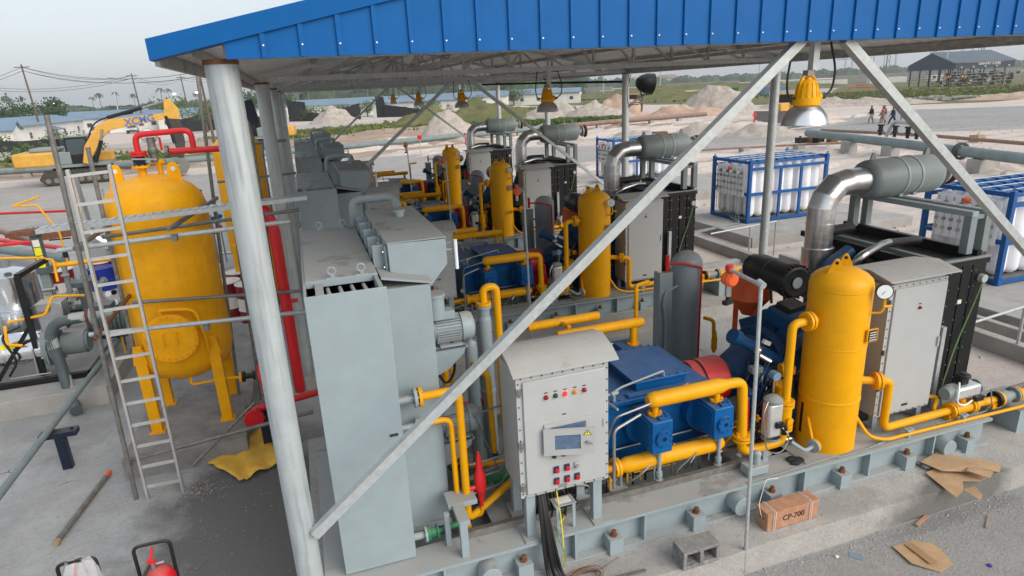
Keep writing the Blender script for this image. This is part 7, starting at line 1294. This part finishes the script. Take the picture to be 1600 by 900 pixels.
# ---- people
def person(x, y, h, a, lab, top, bot, stride=.25, arm=.2, dr=0):
    t = thing('person', lab, 'person', (x, y, 0), 'people walking on the site'); k = h/1.75
    def cap(p, q, r1, r2): return (p, q, r1, r2)
    V = []; E = []; R = []
    def joint(p, r, par=None):
        V.append(tuple(rot((x+p[0]*k, y+p[1]*k, p[2]*k), (x, y), a))); R.append(r*k)
        if par is not None: E.append((par, len(V)-1))
        return len(V)-1
    pel = joint((0, 0, .95), .14); ch = joint((.02, 0, 1.25), .15, pel); nk = joint((.03, 0, 1.45), .07, ch); hd = joint((.04, 0, 1.56), .09, nk); joint((.04, 0, 1.68), .085, hd)
    for s_ in (-1, 1):
        hp = joint((0, s_*.1, .88), .1, pel); kn = joint((s_*stride*.6, s_*.1, .5), .07, hp); an = joint((s_*stride*1.0-.04, s_*.1, .09), .045, kn); joint((s_*stride+.1, s_*.1, .04), .04, an)
        sh = joint((.02, s_*.2, 1.38), .065, ch); el = joint((-s_*arm*.5, s_*.25, 1.1), .05, sh); wr = joint((-s_*arm+.05, s_*.24, .87), .035, el); joint((-s_*arm+.08, s_*.24, .79), .035, wr)
    me = bpy.data.meshes.new('body'); o3 = orgof(t); me.from_pydata([(v[0]-o3.x, v[1]-o3.y, v[2]) for v in V], E, []); me.materials.append(MT['skin']); ob = bpy.data.objects.new('body', me); S.collection.objects.link(ob); ob.parent = t
    sk = ob.modifiers.new('skin', 'SKIN'); 
    for i, r in enumerate(R): me.skin_vertices[0].data[i].radius = (r, r) if me.skin_vertices else None
    me.skin_vertices[0].data[0].use_root = True
    sb = ob.modifiers.new('sub', 'SUBSURF'); sb.levels = 1; sb.render_levels = 1
    def B(m_): return MB().add([rot((v[0]*k+x, v[1]*k+y, v[2]*k), (x, y), a) for v in m_.v], m_.f, True)
    B(MB().lathe([(0, 1.47), (.1, 1.45), (.19, 1.38), (.185, 1.2), (.165, 1.0), (.175, .9), (0, .9)], (.015, 0, 0), (0, 0, 1), 14)).build('shirt', top, t)
    for s_ in (-1, 1): B(MB().cyl((.02, s_*.19, 1.4), (-s_*arm*.35, s_*.245, 1.15), .075, 10, .065)).build('sleeve', top, t); B(MB().cyl((0, s_*.09, .95), (s_*stride*.58, s_*.1, .5), .115, 10, .09).cyl((s_*stride*.58, s_*.1, .52), (s_*stride*.9, s_*.1, .32 if bot != 'cloth_navy' else .12), .09, 10, .075)).build('trouser_leg', bot, t)
    B(MB().sphere((.035, 0, 1.66), .098, 12, (1, .9, .85), -.1, 1)).build('hair', 'rubber', t); return t
person(50.3, 46.7, 1.62, 2.6, 'person in black shirt and shorts, leftmost of the walking group', 'cloth_black', 'cloth_tan'); person(50.9, 46.0, 1.55, 2.6, 'person in pink shirt walking in the middle of the group', 'cloth_pink', 'cloth_tan', -.2); person(51.5, 46.4, 1.58, 2.6, 'person in dark vest close behind the pink shirt', 'fabric_black', 'cloth_tan', .2)
person(50.3, 44.4, 1.55, 2.6, 'person in navy shirt striding beside the brace', 'cloth_navy', 'cloth_navy', .4); person(58.7, 50.5, 1.4, 2.7, 'person in black walking right of the brace', 'cloth_black', 'cloth_navy', .2)
person(52.7, 81.9, 1.5, 1.2, 'lone person in dark clothes on the pale ground beyond the pipeline', 'cloth_black', 'cloth_navy', .2); person(47.5, 92, 1.7, .3, 'distant person beside the bulldozer', 'cloth_navy', 'cloth_navy', .2); person(76, 96.3, 1.6, 0, 'distant worker in orange clothes by the containers', 'cloth_orange', 'cloth_orange', .1)
# ---- containers, walls, far buildings
def cbox(x, y, a, l, w, h, m, lab, name='container', cat='container', g='distant containers'):
    t = thing(name, lab, cat, (x, y, 0), g)
    def B(m_): return MB().add([rot((v[0]+x, v[1]+y, v[2]), (x, y), a) for v in m_.v], m_.f, m_.sm)
    b = MB(); n = max(4, int(l/.6))
    for k in range(n): b.box(l*k/n, l*(k+.6)/n, -.05, 0, .2, h-.15)
    B(MB().box(0, l, 0, w, 0, h)).build('shell', m, t); stuff(B(b).build('corrugation', m, t)); return t, B
cbox(103.8, 142, -.7, 3.6, 2.0, 2.2, 'green', 'green shipping container in the field'); cbox(106.7, 135.2, -.7, 4.2, 2.4, 2.2, 'bluesheet', 'blue grey shipping container behind the slim column'); cbox(106.5, 130, -.7, 4.5, 2.4, 2.1, 'bluesheet', 'second blue grey container right of the slim column')
t, B_ = cbox(76.8, 92.5, -.7, 5.0, 2.4, 2.1, 'cabinet', 'white container with red lettering behind the near lamp'); text('T TANG M', .62, 'lettering', 'redink', t, Vector(rot((76.8+1.9, 92.5-.08, 1.15), (76.8, 92.5), -.7)), (pi/2, 0, -.7), .01, bold=.012)
cbox(106, 163, -.6, 9, 3, 1.6, 'whitewall', 'low pale shed in the grass field', 'shed', 'shed', None); cbox(97, 171, -.5, 4, 3, 1.6, 'whitewall', 'small pale container left of the low shed')
for i in range(8): cbox(100+i*17, 250-i*10, -.6, 12, 5, 1.9, 'whitewall', 'far white cabin beyond the field, %s from the left' % ORDS[i], 'cabin', 'cabin', 'far white cabins')
for i, (x, y, l_) in enumerate(((150, 262, 40), (205, 210, 60), (110, 300, 40))): cbox(x, y, -.75, l_, 1, 3.2, 'concrete', ['long far boundary wall behind the white building', 'long far boundary wall toward the right', 'long far boundary wall behind the field'][i], 'boundary_wall', 'wall', 'boundary walls')
def block(x, y, a, l, w, h, lab, roof='rust', rows=3, cols=9):
    t = thing('apartment_block', lab, 'building', (x, y, 0), 'far buildings')
    def B(m_): return MB().add([rot((v[0]+x, v[1]+y, v[2]), (x, y), a) for v in m_.v], m_.f, m_.sm)
    B(MB().box(0, l, 0, w, 0, h)).build('wall', 'whitewall', t); B(MB().add([(-1, -1, h), (l+1, -1, h), (l+1, w+1, h), (-1, w+1, h), (w*.4, w/2, h+3.2), (l-w*.4, w/2, h+3.2)], [(0, 1, 5, 4), (1, 2, 5), (2, 3, 4, 5), (3, 0, 4), (0, 1, 2, 3)])).build('roof', roof, t)
    for r_ in range(rows):
        for c in range(cols): B(MB().box(l*(c+.3)/cols, l*(c+.7)/cols, -.1, 0, h*(r_+.35)/rows, h*(r_+.75)/rows)).build('window', 'grey_dark', t)
block(349, 590, -.55, 24, 12, 7, 'large pale three storey building with brown hipped roof on the horizon', 'pipe_brown'); block(318, 600, -.5, 20, 12, 6, 'pale building left of the large hipped one', 'pipe_brown'); block(450, 600, -.6, 22, 10, 3.5, 'low building with red roof on the horizon right of the large one', 'reddirt', 1)
# gantry building at right
t = thing('loading_gantry', 'open dark steel loading gantry with black pitched roof on the right', 'building', (150, 128, 0))
ca = -.3; ox, oy = 149, 117
def GB(m_): return MB().add([rot((v[0]+ox, v[1]+oy, v[2]), (ox, oy), ca) for v in m_.v], m_.f, m_.sm)
Lg, Wg, H0, H1, HR = 14.5, 17, 4.0, 6.1, 7.9
GB(MB().add([(0, 0, H0), (0, -0, H1-.8), (0, Wg/2, HR), (0, Wg, H1-.8), (0, Wg, H0), (.3, 0, H0), (.3, 0, H1-.8), (.3, Wg/2, HR), (.3, Wg, H1-.8), (.3, Wg, H0)], [(0, 1, 2, 3, 4), (5, 6, 7, 8, 9), (0, 5, 6, 1), (1, 6, 7, 2), (2, 7, 8, 3), (3, 8, 9, 4), (4, 9, 5, 0)])).build('gable_fascia', 'navyroof', t)
GB(MB().box(.35, Lg, -.3, 0, H0, H1-.8)).build('front_fascia', 'navyroof', t); GB(MB().box(Lg-.3, Lg, .05, Wg, H0, H1-.8)).build('end_fascia', 'navyroof', t)
n = 22
for k in range(n):
    xa, xb = -.3+(Lg+.6)*k/n, -.3+(Lg+.6)*(k+1)/n-.05
    GB(MB().add([(xa, -.5, H1-.75), (xb, -.5, H1-.75), (xb, Wg/2, HR+.1), (xa, Wg/2, HR+.1), (xa, -.5, H1-.6), (xb, -.5, H1-.6), (xb, Wg/2, HR+.25), (xa, Wg/2, HR+.25)], [(0, 1, 2, 3), (4, 5, 6, 7), (0, 1, 5, 4), (2, 3, 7, 6), (1, 2, 6, 5), (0, 3, 7, 4)])).build('roof_panel', 'navyroof_top', t)
for k in range(6):
    for w_ in (.5, Wg/2, Wg-.5): GB(MB().box(.4+k*2.5, .62+k*2.5, w_-.1, w_+.1, 0, H0+.1)).build('column', 'black', t)
for z in (.9, 1.6, 2.2, 2.8, 3.4):
    for w_ in (.3, Wg-.3): GB(MB().box(0, Lg+5, w_-.08, w_+.08, z, z+.14)).build('pipe_rail', 'grey_dark' if z > 2 else 'tube_old', t)
rg = random.Random(3)
for k in range(260):
    xx, ww, zz = rg.uniform(.3, Lg+2), rg.uniform(-.5, 8), rg.uniform(0, 2.6)**1.0; c = rg.choice(['cabinet', 'darkblue', 'yellow_old', 'black', 'grey_dark', 'black', 'rust', 'black', 'tube_old', 'black', 'steel', 'track'])
    GB(MB().box(xx, xx+rg.uniform(.15, .6), ww, ww+.5, zz, zz+rg.uniform(.2, .8))).build('loading_equipment', c, t)
def gtext(s, u, z, size): p = rot((ox+u, oy-.34, z), (ox, oy), ca); text(s, size, 'lettering', 'sticker', t, Vector(p), (pi/2, 0, ca), .02, bold=.02)
gtext('GANTRY 2 (LM)', 8.5, 4.95, .75)
for k, s_ in enumerate(('06', '07', '08', '09', '10')): gtext(s_, 2.0+k*2.8, 4.3, .42)
for k in range(6):
    x, y = 165+k*9, 150-k*7
    t = thing('lattice_mast', 'thin steel lattice mast behind the dark gantry, %s from the left' % ORDS[k], 'mast', (x, y, 0), 'lattice masts'); b = MB()
    for (dx, dy) in ((-.6, -.6), (.6, -.6), (.6, .6), (-.6, .6)): b.bar((x+dx, y+dy, 0), (x+dx*.5, y+dy*.5, 22), .1)
    for z in range(0, 22, 2): b.bar((x-.6, y-.6, z), (x+.5, y-.6, z+2), .07).bar((x+.6, y-.6, z), (x+.6, y+.5, z+2), .07)
    b.build('lattice', 'grey_dark', t)
# port cranes on the horizon
def crane(x, y, s, a, lab):
    t = thing('port_crane', lab, 'crane', (x, y, 0), 'port cranes')
    def B(m_): return MB().add([rot((v[0]*s+x, v[1]*s+y, v[2]*s), (x, y), a) for v in m_.v], m_.f)
    b = MB()
    for dx in (-8, 8):
        for dy in (-7, 7): b.bar((dx, dy, 0), (dx*.8, dy*.6, 34), 1.4)
    b.bar((-7, 0, 14), (7, 0, 14), 1.2); B(b).build('legs', 'crane', t); B(MB().bar((-26, 0, 35), (46, 0, 35), 2, 2.2)).build('boom', 'crane', t); B(MB().bar((6, 0, 35), (3, 0, 56), 1.3).bar((3, 0, 56), (34, 0, 36), .6).bar((3, 0, 56), (-22, 0, 36), .6)).build('apex_frame', 'crane', t); B(MB().box(-16, -4, -3, 3, 36, 41)).build('machine_house', 'crane', t)
for i, (px_, d, s) in enumerate(((1, 900, .62), (2, 900, .7), (3, 930, .62), (4, 960, .8), (5, 1000, .9))):
    az = radians((45.2, 46.6, 51.4, 48.0, 52.6)[i]); crane(sin(az)*d, cos(az)*d, s*.85, (-.6, 2.4, -.6, -.7, 2.5)[i], 'pale hazy port crane on the horizon, ' + ['leftmost', 'second', 'middle', 'fourth', 'rightmost'][i]+' one')
# lamp masts, utility poles
def mast(x, y, h, lab, head=True):
    t = thing('lamp_mast', lab, 'lamp mast', (x, y, 0), 'tall lamp masts'); MB().cyl((x, y, 0), (x, y, h), .2, 8, .12).build('pole', 'galv_tube', t)
    if head: MB().cyl((x, y, h), (x, y, h+.25), .8, 12).build('lamp_ring', 'grey_dark', t)
mast(-53, 240, 13.5, 'tall floodlight mast rising above the houses left of the column'); mast(128, 220, 40, 'tall mast right of the hipped building', False); mast(132, 219, 40, 'slightly thinner mast next to the tall mast', False); mast(104, 210, 34, 'mast in the field left of the slim column', False); mast(60, 240, 30, 'mast in front of the forest under the roof', False); mast(165, 205, 40, 'mast left of the port cranes', False); mast(150.5, 120, 9.5, 'short pale post before the dark gantry', False)
WP = [(-70, 150, 9), (-37, 118, 11.5), (-55, 155, 10), (-29, 150, 11), (-9.5, 86, 8.6), (-23, 170, 11), (-5, 135, 11), (-64, 175, 10)]
for i, (x, y, h) in enumerate(WP):
    t = thing('utility_pole', 'wooden utility pole ' + ['at the far left behind the houses', 'leaning over the first house at left', 'in the second row at far left', 'behind the excavator boom', 'tall and near, right of the excavator arm', 'small, behind the black fence', 'behind the big column', 'distant, left of the dark tree'][i], 'utility pole', (x, y, 0), 'utility poles')
    MB().cyl((x, y, 0), (x-.35*h/10, y, h), .17, 8, .11).build('pole', 'bark', t); MB().bar((x-.35*h/10-1.0, y, h-.4), (x-.35*h/10+1.0, y, h-.4), .12).build('cross_arm', 'bark', t)
def wire(i, j, dz, lab):
    a, b = WP[i], WP[j]; pts = [(a[0]-.35*a[2]/10+(b[0]-a[0])*f, a[1]+(b[1]-a[1])*f, a[2]-.4-dz+(b[2]-a[2])*f-4*1.2*f*(1-f)) for f in [k/8 for k in range(9)]]; one(MB().tube(pts, .03, 4, 0), 'power_line', 'rubber', lab, 'wire', 'overhead wires')
for (i, j) in ((0, 1), (1, 4), (1, 3), (2, 3), (3, 5), (5, 6), (7, 2)):
    for dz in (0, .5): wire(i, j, dz, '%s thin overhead wire between the %s and %s utility poles at left' % ('upper' if dz == 0 else 'lower', ORDS[sorted(WP, key=lambda q: q[0]/q[1]).index(WP[i])], ORDS[sorted(WP, key=lambda q: q[0]/q[1]).index(WP[j])]))
# lit lamps over the houses
for i, (az, el_y, d) in enumerate(((-16.2, 6.6, 240), (-8.5, 7.2, 200), (-6.9, 7.6, 215), (-3.8, 7.5, 205), (-1.6, 7, 230), (0.6, 7, 230), (1.4, 7.4, 235), (6.2, 7.5, 235), (8.6, 7.2, 240), (14.5, 8, 250), (26, 8, 260))):
    a_ = radians(az); x, y = sin(a_)*d, cos(a_)*d; t = thing('street_lamp', 'lit street lamp glowing above the blue roofed houses, %s from the left' % ORDS[i], 'street lamp', (x, y, 0), 'lit street lamps'); MB().cyl((x, y, 0), (x, y, el_y), .08, 6).build('pole', 'grey_dark', t); MB().sphere((x, y, el_y+.2), .42, 8, (1.3, 1, .6)).build('lamp_head', 'lamp_glow', t)
# red pipe frames and rubble in the field
t = thing('red_pipe_frame', 'low red pipe frame standing in the field beyond the right road', 'pipe frame', (132, 126, 0)); MB().tube([(129.5, 128, 0), (129.5, 128, .8), (134.5, 124.5, .8), (134.5, 124.5, 0)], .1, 8).tube([(131, 127, .8), (131, 127, 1.3), (133, 125.6, 1.3), (133, 125.6, .8)], .08, 8).build('pipes', 'red', t)
m = MB(); rr = random.Random(5)
for i in range(160): x, y = 86+rr.uniform(-9, 12), 76+rr.uniform(-3, 3); y -= (x-86)*.8; m.obox((x, y, rr.uniform(.1, .5)), (rr.uniform(.4, 2.2), rr.uniform(.2, .5), .2), rr.uniform(0, 3), rr.uniform(-.3, .3))
tag(stuff(m.build('rubble_heap', 'concrete')), 'heap of pale concrete rubble and planks beyond the road', 'rubble', kind='stuff')
t = thing('broken_slab', 'tilted broken white concrete slab in the grass at far right', 'slab', (118, 64, 0)); MB().add([(114, 68, 0), (121, 61, 0), (122, 62, 1.0), (121, 61.3, 2.4), (114, 68.3, 2.2), (114.4, 68.6, 0), (121.4, 61.6, 0), (121.4, 61.9, 2.4), (114.4, 68.9, 2.2)], [(0, 1, 3, 4), (1, 2, 3), (5, 6, 7, 8), (4, 3, 7, 8), (0, 4, 8, 5)]).build('slab', 'concrete', t)
# ---- haze
hm = bpy.data.materials.new('haze'); hm.use_nodes = True; ht = hm.node_tree; ht.nodes.remove(ht.nodes['Principled BSDF']); pv = ht.nodes.new('ShaderNodeVolumePrincipled'); pv.inputs['Color'].default_value = (.93, .96, 1, 1); pv.inputs['Density'].default_value = .00045; pv.inputs['Anisotropy'].default_value = .3
ht.links.new(pv.outputs[0], ht.nodes['Material Output'].inputs['Volume']); MT['haze'] = hm
HAZE = True
if HAZE:
    h_ = MB().box(-1490, 2590, -55, 2990, -1, 75).build('haze', 'haze'); h_['kind'] = 'stuff'; h_['label'] = 'thin pale haze over the whole site'; h_['category'] = 'haze'
    S.cycles.volume_bounces = 0
